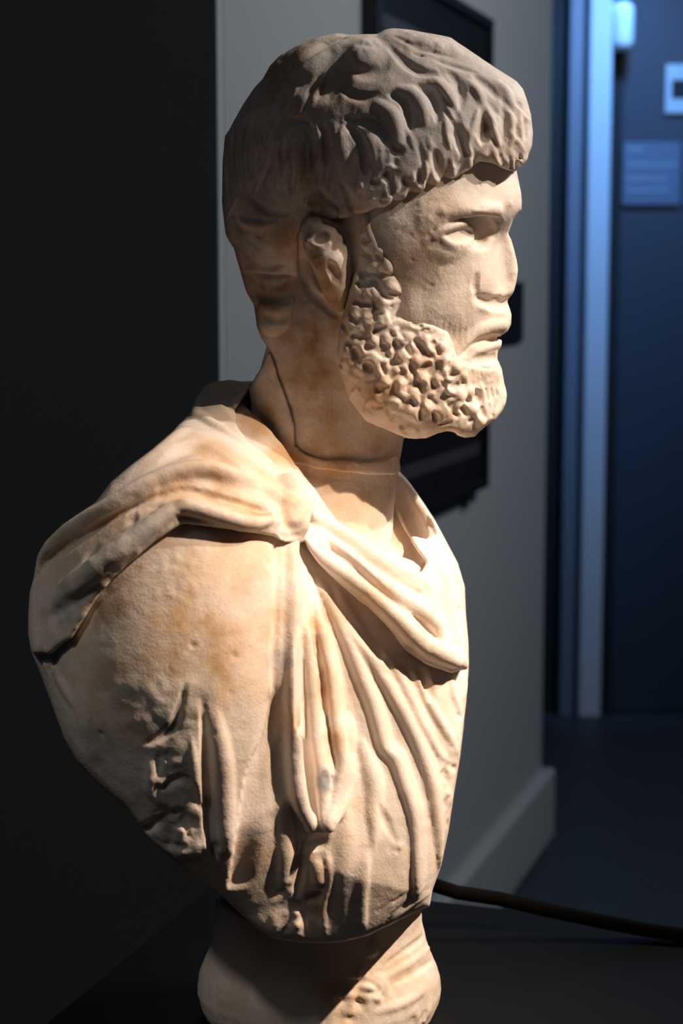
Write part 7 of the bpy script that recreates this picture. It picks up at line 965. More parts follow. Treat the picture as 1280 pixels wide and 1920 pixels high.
["line","cloak",[[-94,-488,1458,-85,-488,1447,-77,-487,1437,-67,-485,1427,-55,-483,1415,-46,-481,1406,-35,-482,1397,-23,-483,1388,-11,-487,1378,2,-490,1369,14,-494,1361,26,-498,1352,38,-502,1344,50,-505,1336,62,-508,1328,74,-511,1319,86,-513,1311,96,-515,1302,106,-516,1293,116,-517,1284,125,-518,1275,135,-518,1265,145,-518,1256,155,-518,1245,165,-518,1234,176,-517,1223,186,-516,1211,197,-513,1201,208,-511,1191,221,-507,1181,234,-502,1171,247,-497,1163,260,-490,1155,272,-483,1147,285,-475,1139,296,-466,1132,307,-457,1126,318,-448,1120],[8,11,14,17,20,21,22,23,24,25,27,27,28,28,29,29,30,31,32,33,33,34,35,36,36,37,37,38,37,36,35,34,33,31,28,26,24,13],0,[6,30,51,75,104,114,121,125,129,133,137,140,142,144,146,148,150,155,160,165,170,175,180,184,188,192,195,199,197,193,188,184,180,168,155,144,132,12],"b",0]],
["line","cloak",[[-83,-460,1473,-75,-464,1464,-67,-470,1455,-60,-475,1447,-53,-476,1438,-46,-476,1431,-35,-474,1424,-25,-470,1419],[7,13,15,14,13,12,8,4],0,[-6,-87,-117,-113,-105,-92,-53,-4],"b",0]],
["rough","cloak",[[48.3,-131.1,294.9],12.884426712069327,2.2,6,35]],
["rough","cloak",[[53.0,-99.6,333.4],9.063378929421681,1.5,6,36]],
["rough","cloak",[[17.2,-128.3,324.2],10.197682169536455,1.2,5,37]],
["rough","cloak",[[63.2,-111.1,301.5],4.831707635217554,1.5,4,38]],
["line","cloak",[[167,88,1566,175,74,1555,182,60,1543,190,47,1531,197,34,1520,204,20,1509,211,7,1498,218,-7,1485,225,-21,1473,232,-32,1461,238,-41,1449,242,-50,1436,245,-71,1425,244,-126,1417,242,-204,1414,240,-262,1409,240,-287,1403,241,-299,1389,242,-310,1380],[8,12,14,16,17,17,18,18,19,19,19,19,19,19,17,15,13,10,8],0,[6,38,61,75,79,84,89,91,93,94,96,97,99,100,99,80,56,31,6],"b",0]],
["line","cloak",[[147,64,1530,155,56,1517,164,47,1505,173,38,1493,181,29,1480,188,19,1469,195,9,1458,202,-1,1447,208,-9,1435,213,-18,1424,217,-43,1413,218,-115,1409,216,-219,1409,216,-308,1409],[11,16,19,22,23,24,25,26,26,27,28,29,26,12],0,[-8,-49,-81,-101,-109,-115,-122,-128,-135,-140,-144,-154,-136,-10],"b",0]],
["line","cloak",[[247,-309,1374,254,-314,1361,260,-319,1348,266,-323,1335,273,-327,1321,279,-330,1307,286,-333,1292,292,-335,1277,298,-336,1265,305,-336,1253,310,-335,1244,316,-333,1235],[7,9,11,13,14,14,14,13,12,10,9,7],0,[-6,-31,-49,-68,-82,-85,-88,-80,-60,-40,-25,-6],"b",0]],
["line","cloak",[[285,-223,1393,291,-231,1379,298,-238,1365,304,-244,1351,309,-250,1338,314,-256,1323,318,-262,1310,323,-267,1297],[16,21,25,26,26,24,21,15],0,[6,36,55,60,60,51,33,6],"b",0]],
["line","cloak",[[260,-341,1324,266,-343,1312,272,-345,1301,277,-347,1289,283,-348,1278,288,-350,1266,293,-353,1253,298,-356,1240,302,-360,1225,306,-365,1211,310,-370,1196,313,-375,1183,316,-380,1172,319,-385,1157,321,-394,1147,321,-415,1140,320,-448,1135],[13,16,17,19,20,21,22,23,22,22,22,22,22,21,20,18,13],0,[6,20,29,36,43,50,56,60,60,60,60,60,58,52,45,34,6],"b",0]],
["line","cloak",[[311,-326,1254,320,-317,1244,329,-307,1233],[8,13,8],0,[-8,-80,-8],"b",0]],
["line","cloak",[[266,285,1432,282,256,1403,298,227,1374,315,198,1345,331,169,1316,347,140,1287,352,118,1259,358,95,1232,358,75,1205,358,54,1179,358,33,1153,362,9,1128,361,-13,1103,361,-34,1077,360,-55,1052],[33,40,44,48,51,52,52,52,52,52,51,48,44,40,33],0,[10,43,64,81,97,100,100,100,100,100,97,81,64,43,10],"b",0]],
["line","cloak",[[320,370,1332,335,339,1303,351,309,1273,361,283,1244,367,260,1215,372,236,1186,372,216,1158,371,194,1132,369,172,1107,372,145,1083,374,117,1060,371,92,1038,368,67,1016,340,60,994,891,-366,972],[33,40,44,48,51,52,52,52,52,52,51,48,44,40,33],0,[10,43,64,81,97,100,100,100,100,100,97,81,64,43,10],"b",0]],
["line","cloak",[[372,431,1212,381,402,1181,380,380,1149,379,359,1118,383,334,1087,382,311,1058,384,284,1032,385,255,1008,381,228,987,361,212,968,967,-261,949,952,-281,931,938,-302,912],[33,41,46,50,52,52,52,52,52,50,46,41,33],0,[10,47,70,89,100,100,100,100,100,89,70,47,10],"b",0]],
["line","cloak",[[292,331,1384,307,300,1355,322,270,1326,342,236,1297,352,209,1267,357,186,1239,362,162,1211,362,141,1184,365,114,1153,367,87,1124,369,59,1096,366,34,1068,367,6,1040,340,-1,1012],[23,28,31,34,36,36,36,36,36,36,34,31,28,23],0,[-9,-40,-60,-76,-90,-90,-90,-90,-90,-90,-76,-60,-40,-9],"b",0]],
["line","cloak",[[349,398,1272,364,368,1244,369,345,1215,375,322,1187,375,303,1158,376,283,1131,376,262,1104,380,237,1080,377,212,1053,377,183,1029,378,152,1006,358,136,984,931,-311,962,917,-331,940],[23,28,31,34,36,36,36,36,36,36,34,31,28,23],0,[-9,-40,-60,-76,-90,-90,-90,-90,-90,-90,-76,-60,-40,-9],"b",0]],
["noise","cloak",[0.55,22,41,[1,1,1]]],
["noise","cloak",[0.22,7,42,[1,1,1]]],
["noise","cloak",[0.15,3.6,43,[1,1,1]]],
["cut","cloak",[[[-53.2,478.1],[-57.8,468.0],[-61.7,460.8],[-71.9,460.8],[-79.4,461.9],[-90.8,460.0],[-97.6,457.0],[-102.2,450.2],[-108.1,437.7],[-121.5,424.4],[-136.9,411.1],[-152.2,399.6],[-165.7,388.1],[-173.2,377.7],[-175.5,374.7],[-187.1,367.0],[-200.7,357.3],[-212.4,345.8],[-219.1,334.2],[-221.8,318.6],[-224.7,308.9],[-226.3,289.4],[-226.5,277.7],[-224.5,263.9],[-218.3,248.2],[-212.8,232.4],[-207.4,216.6],[-201.9,200.7],[-192.5,182.7],[-177.3,164.7],[-156.1,146.7],[-140.8,124.5],[-121.5,106.3],[-102.0,92.1],[-88.4,81.9],[-78.6,71.7],[-63.0,57.4],[-51.2,49.2],[-31.5,46.0],[-12.6,45.1],[0.0,46.0],[19.7,50.9],[31.5,57.4],[65.2,73.8],[67.1,86.8],[72.9,103.9],[78.2,130.6],[82.6,162.7],[86.3,186.7],[88.5,206.6],[90.6,226.5],[92.3,250.2],[91.7,271.8],[89.6,293.3],[88.7,312.8],[83.6,329.9],[75.4,345.4],[66.9,361.2],[59.5,372.8],[49.5,387.3],[40.7,397.3],[22.8,428.2],[-30.2,484.9]],2,0,-1e9,1e9]],
["chain","tunic",[[[-41.0,-180.5,269.3],[-41.3,-180.8,264.7],[-41.5,-181.1,260.0],[-41.8,-181.3,255.3],[-42.1,-181.5,250.7],[-42.3,-181.6,246.1],[-42.5,-181.7,241.7],[-42.7,-181.8,237.3],[-42.8,-181.9,233.1],[-42.9,-181.9,229.0],[-43.0,-182.0,225.0],[-43.0,-182.1,221.1],[-43.2,-182.2,217.3],[-43.4,-182.3,213.1],[-43.6,-182.5,209.0],[-43.7,-182.7,204.9],[-43.7,-182.9,200.5],[-43.6,-182.8,195.8]],[2.6,3.0,3.4,3.8,4.2,4.6,4.9,5.1,5.3,5.4,5.6,5.8,5.6,5.3,4.9,4.6,4.2,3.9],12,-1]],
["line","tunic",[[-170,-716,1118,-172,-712,1104,-174,-709,1089,-176,-707,1075,-178,-706,1061,-180,-706,1047,-183,-707,1034,-186,-709,1021,-189,-711,1008,-194,-715,995,-199,-719,982,-205,-724,970,-212,-729,959,-218,-733,947,-223,-737,934,-228,-739,920,-232,-741,908,-235,-741,895,-237,-741,881,-240,-741,867,-242,-740,853,-244,-739,839,-247,-739,825,-249,-738,811,-251,-737,797,-253,-736,782,-256,-734,768,-258,-731,753,-260,-727,738,-263,-722,722,-265,-717,707,-267,-710,691,-270,-704,675,-273,-697,658,-275,-689,642,-278,-682,625,-281,-674,609,-284,-666,592,-286,-658,576],[11,15,19,22,26,30,34,36,38,42,45,49,52,56,59,63,66,68,70,71,73,74,76,78,79,80,80,79,79,79,79,78,78,76,74,72,70,61,39],[6,7,8,9,9,10,10,10,10,10,10,9,9,9,8,8,8,8,8,8,8,8,8,8,8,8,8,8,8,8,8,8,8,8,8,8,8,7,5],[-6,-23,-36,-48,-59,-71,-82,-86,-89,-93,-97,-100,-104,-108,-112,-115,-119,-121,-122,-123,-124,-126,-127,-128,-129,-130,-130,-130,-130,-130,-130,-130,-130,-128,-126,-125,-123,-94,-12],"b",0]],
["line","tunic",[[-162,-604,1463,-161,-614,1451,-161,-624,1439,-161,-632,1427,-161,-640,1415,-162,-648,1402,-162,-654,1390,-162,-661,1377,-162,-666,1365,-162,-671,1352,-162,-676,1340,-162,-681,1327,-162,-685,1314,-163,-689,1301,-163,-693,1287,-163,-697,1274,-163,-700,1261,-163,-703,1248,-164,-706,1236,-164,-708,1223,-164,-710,1211,-164,-712,1197,-165,-713,1183,-165,-715,1170,-166,-715,1157,-166,-715,1144,-166,-714,1130,-167,-710,1116,-168,-703,1102],[10,15,16,16,16,16,16,16,16,16,16,15,15,15,15,15,15,15,14,14,14,14,14,14,14,13,12,11,8],[11,18,19,19,18,18,18,18,18,18,18,18,18,18,18,18,18,18,18,18,18,18,17,17,17,16,15,13,9],[-10,-90,-105,-107,-109,-112,-114,-116,-118,-120,-120,-120,-120,-120,-120,-120,-120,-120,-120,-119,-117,-115,-113,-111,-109,-107,-91,-60,-10],"b",0]],
["line","tunic",[[-130,-492,1468,-129,-510,1456,-128,-526,1443,-127,-541,1431,-126,-555,1418,-125,-566,1405,-125,-577,1392,-124,-585,1379,-123,-593,1366,-123,-600,1354,-122,-607,1339,-122,-613,1325,-121,-619,1310,-121,-624,1296,-121,-629,1282,-121,-634,1269,-121,-638,1257,-121,-642,1245,-122,-647,1232,-123,-651,1221,-125,-656,1211,-126,-660,1201,-128,-663,1189,-128,-666,1175,-129,-667,1163,-129,-668,1151,-129,-668,1137,-129,-667,1122,-129,-667,1107,-128,-666,1093,-128,-664,1078,-128,-663,1064,-128,-662,1051,-128,-661,1035,-127,-659,1020,-127,-658,1005,-127,-657,991,-126,-656,977,-126,-655,964,-126,-654,952,-125,-652,936,-124,-651,922,-123,-650,909,-122,-649,895,-121,-648,881,-120,-648,868,-119,-648,855,-118,-649,841,-117,-648,828,-116,-647,815,-114,-644,803,-111,-641,785,-106,-638,771,-101,-636,759,-94,-634,748,-87,-633,739,-79,-632,730],[16,27,26,25,25,24,23,23,22,22,21,21,21,21,20,20,20,20,20,20,20,20,20,20,20,20,20,20,21,21,21,21,21,22,22,22,22,23,23,23,23,23,24,24,23,23,22,22,22,21,21,20,19,17,15,13,9],0,[16,170,179,187,196,200,200,200,200,200,200,200,200,200,200,200,200,202,205,207,210,212,215,218,221,224,227,230,233,237,240,243,246,249,253,256,259,260,260,260,260,260,260,259,252,246,240,234,228,222,216,203,193,171,125,80,16],"b",0]],
["chain","tunic",[[[-31.4,-133.3,368.0],[-31.1,-137.8,364.3],[-30.9,-142.1,360.5],[-30.7,-146.0,356.7],[-30.4,-149.3,352.7],[-30.2,-152.2,348.7],[-30.1,-154.7,344.6],[-30.0,-156.9,340.4],[-29.9,-158.8,336.2],[-29.8,-160.6,331.9],[-29.7,-162.2,327.6],[-29.6,-163.6,323.3],[-29.5,-165.2,319.2],[-29.4,-166.7,315.3],[-29.3,-168.1,311.6],[-29.2,-169.7,307.5],[-29.3,-171.2,303.6],[-29.4,-172.6,299.8],[-29.6,-173.6,295.9],[-29.8,-174.3,292.0],[-30.0,-174.8,288.0],[-30.0,-175.1,283.9],[-30.0,-175.3,279.8],[-29.9,-175.3,275.6],[-29.8,-175.2,271.4],[-29.6,-175.0,267.3],[-29.4,-174.9,263.3],[-29.3,-174.7,259.1],[-29.3,-174.6,254.9],[-29.3,-174.3,250.7],[-29.2,-174.0,246.6],[-29.2,-173.8,242.6],[-29.1,-173.4,238.8],[-28.9,-173.1,233.6],[-28.7,-172.7,228.8],[-28.3,-172.3,224.2],[-27.8,-172.0,219.6],[-27.3,-171.7,214.6],[-26.6,-171.4,209.4],[-25.6,-170.6,204.2],[-24.5,-169.3,199.5],[-23.0,-167.8,195.6],[-21.4,-166.4,192.1],[-19.9,-165.2,188.8],[-18.6,-164.2,185.3]],[4.7,4.8,4.8,4.9,4.9,5.0,5.0,5.0,5.0,5.0,5.0,5.0,4.9,4.8,4.8,4.7,4.6,4.6,4.6,4.6,4.6,4.6,4.6,4.6,4.7,4.8,4.8,4.9,4.9,5.0,5.1,5.1,5.2,5.2,5.2,5.1,5.1,5.0,5.0,4.8,4.6,4.3,4.1,3.9,3.6],9,1]],
["chain","tunic",[[[-20.6,-144.0,306.3],[-20.2,-144.8,302.4],[-19.7,-145.5,298.5],[-19.3,-146.1,294.6],[-18.8,-146.5,290.6],[-18.4,-146.8,286.5],[-18.0,-147.1,282.5],[-17.5,-147.3,278.4],[-17.1,-147.4,274.2],[-16.6,-147.5,270.1],[-16.1,-147.6,265.9],[-15.7,-147.6,261.9],[-15.3,-147.7,258.0],[-14.8,-147.8,253.5],[-14.4,-148.1,249.2],[-14.0,-148.5,245.2],[-13.7,-149.0,241.2],[-13.3,-149.5,237.5],[-12.8,-150.2,233.2],[-12.2,-150.9,229.2],[-11.6,-151.8,225.2],[-11.1,-152.7,220.9],[-10.8,-153.7,217.1],[-10.6,-154.6,213.0],[-10.5,-155.6,208.9],[-10.4,-156.6,205.0],[-10.4,-157.4,201.3],[-10.3,-158.3,197.0],[-10.2,-159.3,192.9],[-10.0,-160.2,188.9],[-9.7,-161.1,184.7]],[2.7,2.8,2.9,3.1,3.2,3.3,3.4,3.5,3.5,3.6,3.7,3.8,3.9,4.1,4.2,4.4,4.5,4.6,4.7,4.9,5.0,4.9,4.9,4.8,4.7,4.7,4.4,4.1,3.9,3.6,3.3],8,1]],
["chain","tunic",[[[-11.8,-132.5,304.1],[-10.7,-133.4,299.5],[-9.7,-134.3,294.7],[-8.6,-135.1,289.9],[-7.6,-135.9,285.2],[-6.8,-136.4,280.6],[-6.2,-136.9,276.4],[-5.5,-137.4,271.9],[-5.0,-138.0,267.8],[-4.6,-138.7,264.0],[-4.1,-139.4,260.2],[-3.6,-140.2,256.3],[-3.0,-141.0,252.2],[-2.4,-141.9,248.1],[-1.9,-142.7,243.9],[-1.3,-143.6,240.0],[-0.8,-144.6,236.3],[-0.0,-145.6,232.2],[0.8,-146.6,228.4],[1.5,-147.6,224.9],[1.8,-148.6,221.6],[1.5,-149.8,217.7],[0.7,-150.8,214.1],[-0.0,-152.0,210.3],[-0.5,-153.2,206.1],[-0.7,-154.6,201.8],[-1.4,-156.9,197.7],[-2.7,-161.0,194.2],[-4.7,-165.2,190.6],[-7.2,-168.1,186.7]],[2.7,3.0,3.2,3.4,3.7,3.8,3.9,3.9,4.0,4.1,4.2,4.3,4.3,4.4,4.5,4.6,4.7,4.7,4.7,4.7,4.7,4.6,4.5,4.3,4.1,4.0,3.7,3.5,3.2,3.0],8,1]],
["line","tunic",[[-96,-527,1341,-97,-539,1329,-97,-550,1317,-98,-561,1305,-99,-575,1293,-99,-602,1285,-99,-638,1277,-100,-664,1269,-100,-676,1258,-101,-682,1246,-101,-687,1234,-101,-692,1220,-102,-696,1207,-102,-700,1193,-102,-702,1179,-102,-703,1166,-102,-703,1152,-102,-704,1139,-102,-704,1127,-102,-705,1116,-102,-706,1100,-102,-707,1086,-102,-708,1074,-101,-708,1061,-101,-708,1049,-100,-707,1034,-99,-705,1021,-98,-698,1006,-98,-676,986,-98,-644,964,-97,-623,944,-96,-617,928,-94,-617,914,-92,-617,900,-90,-617,885,-88,-618,870,-86,-619,856,-84,-620,842,-82,-620,829,-79,-621,817,-74,-623,801,-69,-629,790,-64,-639,782,-58,-651,773],[6,7,9,10,11,13,14,14,15,15,16,16,17,17,17,17,17,18,18,18,18,18,18,18,19,19,19,19,19,20,19,19,19,19,19,18,18,17,16,15,13,12,10,8],0,[-8,-36,-57,-76,-99,-112,-124,-133,-139,-143,-147,-152,-157,-161,-163,-165,-168,-170,-172,-174,-176,-179,-181,-183,-185,-187,-190,-192,-197,-196,-192,-189,-186,-184,-181,-176,-166,-157,-148,-125,-95,-70,-45,-10],"b",0]],
["line","tunic",[[-94,-480,1389,-94,-490,1377,-94,-501,1365,-93,-510,1352,-93,-520,1340,-93,-529,1327,-92,-537,1315,-92,-545,1302,-91,-552,1290,-90,-558,1277,-89,-565,1264,-88,-575,1252,-86,-585,1240,-85,-592,1227,-84,-596,1215,-83,-599,1201,-82,-601,1188,-82,-603,1175,-81,-604,1162,-80,-605,1149,-79,-606,1134,-78,-606,1121,-77,-607,1107,-76,-607,1093,-74,-607,1079,-73,-607,1065,-72,-607,1051,-71,-607,1037,-69,-608,1023,-68,-609,1008,-67,-610,994,-66,-611,981,-64,-613,968,-63,-615,956,-61,-617,942,-58,-620,929,-56,-623,916,-54,-626,903,-52,-629,890,-50,-631,877,-49,-634,864,-49,-637,850,-48,-641,837,-47,-644,823,-46,-646,811,-45,-650,797,-44,-655,783,-43,-662,771,-42,-670,760,-41,-680,748],[8,10,12,13,14,15,15,15,15,16,16,16,16,16,16,16,16,16,16,16,16,17,17,17,17,18,18,19,19,20,20,20,21,21,22,22,22,22,22,22,22,22,21,21,20,18,17,16,13,8],0,[6,27,42,56,71,78,83,90,97,103,110,117,120,120,120,120,120,120,121,124,127,130,134,137,141,147,154,160,167,173,180,186,192,198,204,211,217,220,220,220,220,220,220,219,210,200,190,180,138,16],"b",0]],
["line","tunic",[[-90,-548,1314,-87,-555,1301,-85,-561,1287,-82,-567,1273,-79,-574,1259,-76,-581,1246,-73,-586,1234,-70,-587,1219,-68,-586,1206,-65,-583,1192,-62,-578,1178,-60,-573,1163,-59,-574,1151,-58,-582,1140,-57,-589,1128,-56,-593,1116,-55,-594,1103,-53,-594,1090,-51,-592,1075,-47,-588,1059,-44,-585,1044,-40,-583,1029,-37,-584,1015],[6,9,11,13,14,14,15,15,15,16,16,16,16,16,16,16,16,16,15,14,12,10,6],0,[-8,-61,-108,-126,-142,-157,-163,-166,-170,-173,-177,-180,-180,-180,-180,-180,-180,-178,-162,-146,-125,-71,-10],"b",0]],
["line","tunic",[[-80,-478,1361,-78,-485,1348,-76,-491,1335,-74,-497,1322,-71,-502,1309,-69,-508,1296,-66,-512,1283,-63,-516,1269,-60,-521,1257,-56,-527,1244,-52,-536,1232,-49,-544,1220,-45,-548,1206,-42,-552,1193,-39,-554,1179,-36,-557,1165,-34,-559,1151,-31,-561,1137,-28,-563,1123,-26,-565,1110,-24,-567,1096,-22,-569,1082,-21,-571,1069,-19,-574,1056,-18,-576,1044,-16,-579,1031,-15,-582,1017,-13,-585,1003,-11,-588,989,-9,-591,976,-7,-594,963,-5,-597,951,-3,-600,938,0,-603,925,3,-607,914,5,-610,903,5,-613,892,4,-616,880,2,-620,869,-2,-623,858,-5,-626,847,-9,-630,835,-13,-635,822,-18,-641,809,-22,-648,797,-25,-657,786,-29,-667,774,-32,-676,762,-35,-684,750],[8,10,12,14,15,16,17,17,17,17,18,18,18,18,18,18,18,18,18,18,19,19,19,20,20,21,21,21,21,21,21,21,21,21,20,20,19,19,18,18,17,17,16,16,15,14,13,12,7],0,[6,28,46,64,84,99,103,107,111,115,119,120,120,120,120,120,123,127,130,134,138,142,145,149,152,156,160,164,167,171,175,178,180,180,180,180,180,180,180,180,180,180,180,180,173,165,156,123,14],"b",0]],
["rough","tunic",[[-10.2,-162.0,215.0],8.571914898264808,2.8,6,51]],
["line","tunic",[[-5,-641,837,-11,-645,829,-17,-648,822,-22,-653,813,-25,-659,802,-27,-667,790,-30,-676,778],[5,6,7,8,8,7,5],0,[-6,-34,-52,-60,-60,-42,-6],"b",0]],
["line","tunic",[[-93,-638,696,-79,-637,693,-66,-635,692,-52,-634,695,-38,-633,700],[10,19,21,18,9],0,[-14,-160,-179,-141,-10],"b",0]],
["line","tunic",[[-93,-636,702,-94,-638,691,-96,-639,679,-97,-640,667,-99,-640,654,-101,-638,639,-103,-636,626,-106,-633,611,-108,-630,596,-111,-628,580,-113,-625,564,-116,-622,549],[7,12,13,13,14,14,15,14,14,13,11,7],0,[-14,-143,-146,-149,-152,-156,-160,-149,-137,-125,-74,-10],"b",0]],
["line","tunic",[[-66,-639,654,-64,-638,639,-62,-637,624,-60,-635,610,-58,-633,598,-57,-631,588,-55,-629,577],[14,21,24,24,24,24,14],0,[10,75,100,100,100,100,10],"b",0]],
["line","tunic",[[-38,-637,674,-37,-638,662,-35,-640,649,-33,-640,636,-31,-640,623,-30,-638,610,-30,-636,596,-32,-632,580,-36,-629,565,-41,-626,550,-44,-623,535,-47,-620,519,-47,-617,506,-47,-614,492,-46,-611,477,-44,-608,463,-43,-604,448,-42,-601,433],[6,9,11,11,11,12,12,12,12,12,12,12,12,12,12,12,11,7],0,[8,55,86,89,93,96,99,97,93,89,85,81,80,80,80,80,59,8],"b",0]],
["line","tunic",[[-96,-619,533,-82,-621,538,-69,-623,543,-57,-626,550,-47,-631,558],[11,18,20,15,8],0,[-12,-109,-138,-88,-8],"b",0]],
["line","tunic",[[-131,-619,533,-120,-618,525,-110,-617,518,-99,-616,510,-90,-615,503,-78,-614,496,-66,-615,491,-55,-616,486],[13,18,22,24,23,19,15,9],0,[-8,-47,-72,-80,-80,-69,-45,-8],"b",0]],
["line","tunic",[[-155,-683,822,-153,-680,807,-151,-676,792,-150,-671,776,-148,-666,761,-146,-662,746,-144,-659,731,-143,-656,716,-143,-654,701,-143,-653,687,-143,-651,672,-144,-648,657,-145,-645,642,-147,-642,627,-148,-638,611,-150,-635,596,-151,-631,580],[17,21,23,25,27,28,29,29,29,29,29,28,27,25,23,21,17],0,[14,51,75,96,115,132,140,140,140,140,140,131,115,96,76,52,14],"b",0]],
["line","tunic",[[-138,-608,465,-124,-608,462,-111,-607,460,-97,-606,457],[17,29,29,17],0,[8,78,78,8],"b",0]],
["rough","tunic",[[-32.8,-153.6,116.8],15.282537856348473,3.2,9,52]],
["rough","tunic",[[-36.1,-156.7,141.2],9.938728830437107,2,8,53]],
["line","tunic",[[-70,-465,1359,-64,-468,1347,-58,-470,1336,-52,-473,1324,-46,-477,1313,-40,-480,1302,-34,-484,1290,-28,-487,1278,-22,-491,1266,-16,-495,1253,-10,-498,1241,-4,-502,1228,2,-505,1215,8,-508,1201,14,-511,1188,20,-514,1175,25,-517,1160,31,-520,1145,37,-522,1131,42,-525,1117,47,-527,1104,51,-529,1093,58,-531,1078,63,-533,1067,67,-534,1057,72,-536,1046,76,-538,1033,80,-539,1020,84,-541,1006,88,-543,991,92,-545,977,96,-547,962,99,-549,947,103,-550,933,108,-552,921,117,-552,909,126,-553,901,136,-553,890,140,-554,879,145,-556,866,149,-558,852,153,-560,838,158,-562,824,162,-565,811,167,-566,798,172,-568,784,176,-570,771,180,-572,759,183,-574,744,185,-576,730,187,-579,716,188,-582,702,189,-584,689,190,-587,677,190,-590,663,191,-592,644,191,-593,632,191,-594,619,191,-594,604,192,-594,588,192,-593,572,192,-589,554,193,-584,536,193,-576,518],[16,23,27,32,35,37,38,39,39,40,40,41,41,41,41,41,41,41,41,41,41,41,41,41,41,41,41,41,41,41,41,40,40,40,40,40,40,40,41,41,42,42,43,43,43,43,43,43,43,42,42,41,41,40,40,39,39,38,38,37,36,33,28,19],[8,11,13,15,16,16,16,17,17,17,17,18,18,18,18,18,18,18,18,18,18,18,18,18,18,18,18,18,18,18,18,18,18,18,18,18,18,18,18,18,17,17,17,17,17,17,17,17,17,17,17,17,16,16,16,16,15,15,15,15,14,13,11,8],[7,37,60,83,98,105,111,115,118,122,126,130,130,130,130,130,130,130,130,130,130,130,130,130,130,130,130,130,130,130,130,130,130,132,134,136,137,139,141,143,144,146,148,150,150,150,150,150,150,149,147,145,143,141,139,137,135,134,132,129,122,104,65,10],"b",0]],
["line","tunic",[[-21,-456,1329,-15,-463,1317,-9,-469,1304,-2,-476,1292,4,-482,1279,10,-488,1266,16,-493,1254,22,-497,1242,28,-500,1231,35,-503,1217,42,-505,1204,49,-506,1191,56,-507,1179,63,-508,1167,69,-509,1155,77,-511,1142,85,-512,1129,93,-513,1116,100,-515,1103,108,-516,1090,115,-517,1080,121,-518,1069,127,-519,1058,134,-520,1047,140,-521,1036,147,-522,1024,153,-523,1013,159,-523,1001,165,-524,989,171,-525,977,177,-525,965,183,-526,952,189,-526,940,194,-527,927,200,-527,913,205,-528,900,210,-529,886,214,-530,873,219,-530,860,223,-531,848,227,-532,834,231,-534,821,234,-535,808,237,-536,795,239,-537,778,241,-539,766,243,-540,753,245,-541,738,247,-542,722,249,-543,707,251,-543,692,253,-544,678,254,-544,665,255,-543,648,256,-542,633,257,-539,619,257,-532,603,258,-521,585],[15,21,25,29,30,32,33,34,34,35,36,37,38,38,38,38,38,38,38,38,38,38,38,38,38,38,38,38,38,38,38,38,38,38,38,38,38,38,38,38,37,37,37,36,36,35,34,33,32,30,29,28,26,25,24,22,18,11],[10,14,16,18,18,19,19,19,19,20,20,20,20,20,20,20,20,20,20,20,20,20,20,20,20,20,20,20,20,20,20,20,20,20,20,20,20,20,20,20,20,20,20,19,19,19,19,18,18,17,17,16,16,16,15,14,12,8],[8,48,78,100,107,114,120,123,126,129,133,136,139,142,145,148,152,155,158,160,160,160,160,160,160,160,161,162,164,165,167,168,170,171,173,174,176,177,179,180,180,180,180,180,180,180,178,175,171,168,165,161,157,150,143,130,85,12],"b",0]],
["line","tunic",[[83,-511,1177,93,-507,1167,103,-503,1157,113,-500,1147,123,-498,1136,132,-498,1125,139,-498,1114,145,-499,1102,152,-500,1090,158,-502,1078,164,-504,1065,170,-505,1052,176,-507,1039,183,-509,1026,189,-510,1012,195,-512,999,202,-513,985,209,-514,972,216,-513,959,223,-512,945,231,-511,932,238,-510,920,245,-508,908,251,-507,899,262,-504,886,271,-500,878,280,-497,870],[13,16,18,20,22,24,25,26,28,29,30,30,30,30,30,30,30,29,27,26,24,22,20,18,16,14,11],[9,10,11,12,13,14,15,15,16,16,16,16,16,16,16,16,16,16,16,15,14,14,13,12,11,10,8],[7,23,36,49,63,77,88,99,110,122,128,130,130,130,130,130,129,125,114,102,90,77,63,52,36,24,8],"b",0]],
["line","tunic",[[151,-486,1136,161,-483,1128,172,-481,1119,183,-479,1110,193,-478,1099,200,-478,1088,207,-479,1075,213,-481,1061,220,-482,1047,227,-483,1033,233,-484,1022,240,-484,1010,247,-485,998,253,-485,987,260,-485,975,266,-484,965,275,-484,949,284,-482,935,291,-481,921,298,-478,908,303,-473,895,307,-468,884,311,-461,872],[7,9,10,11,13,14,14,15,16,17,17,17,17,18,18,18,17,16,15,13,12,10,8],0,[6,21,34,48,64,77,90,105,116,120,120,120,120,120,120,117,105,92,76,59,42,28,8],"b",0]],
["line","tunic",[[203,-466,1115,208,-467,1104,214,-468,1093,219,-470,1082,224,-472,1070,229,-475,1059,233,-480,1048,237,-484,1037,242,-488,1026],[11,19,20,21,22,21,19,18,10],0,[-18,-200,-219,-239,-259,-241,-221,-200,-18],"b",0]],
["line","tunic",[[0,-496,1280,9,-501,1269,18,-505,1257,27,-508,1245,36,-511,1234,45,-512,1222,54,-514,1211,62,-514,1201,69,-514,1192,82,-512,1177,93,-510,1167,103,-508,1157,114,-506,1148],[11,16,19,20,21,21,22,21,21,20,20,20,11],0,[-12,-74,-120,-140,-147,-154,-160,-160,-160,-160,-160,-160,-16],"b",0]],
["line","tunic",[[44,-555,954,49,-557,941,55,-559,928,60,-561,914,66,-563,901,70,-565,888,74,-568,877,79,-571,861,83,-574,848,85,-577,834,87,-581,821,87,-585,807,86,-589,794,85,-594,780,84,-599,767,84,-604,753,85,-609,740,86,-613,726,86,-617,713,85,-621,701,83,-625,689,81,-628,677,79,-631,665],[14,18,20,23,25,27,29,31,32,32,31,31,30,29,28,26,23,21,19,17,15,13,11],0,[6,23,38,55,73,87,97,112,119,119,117,114,112,110,107,96,84,73,58,45,32,20,6],"b",0]],
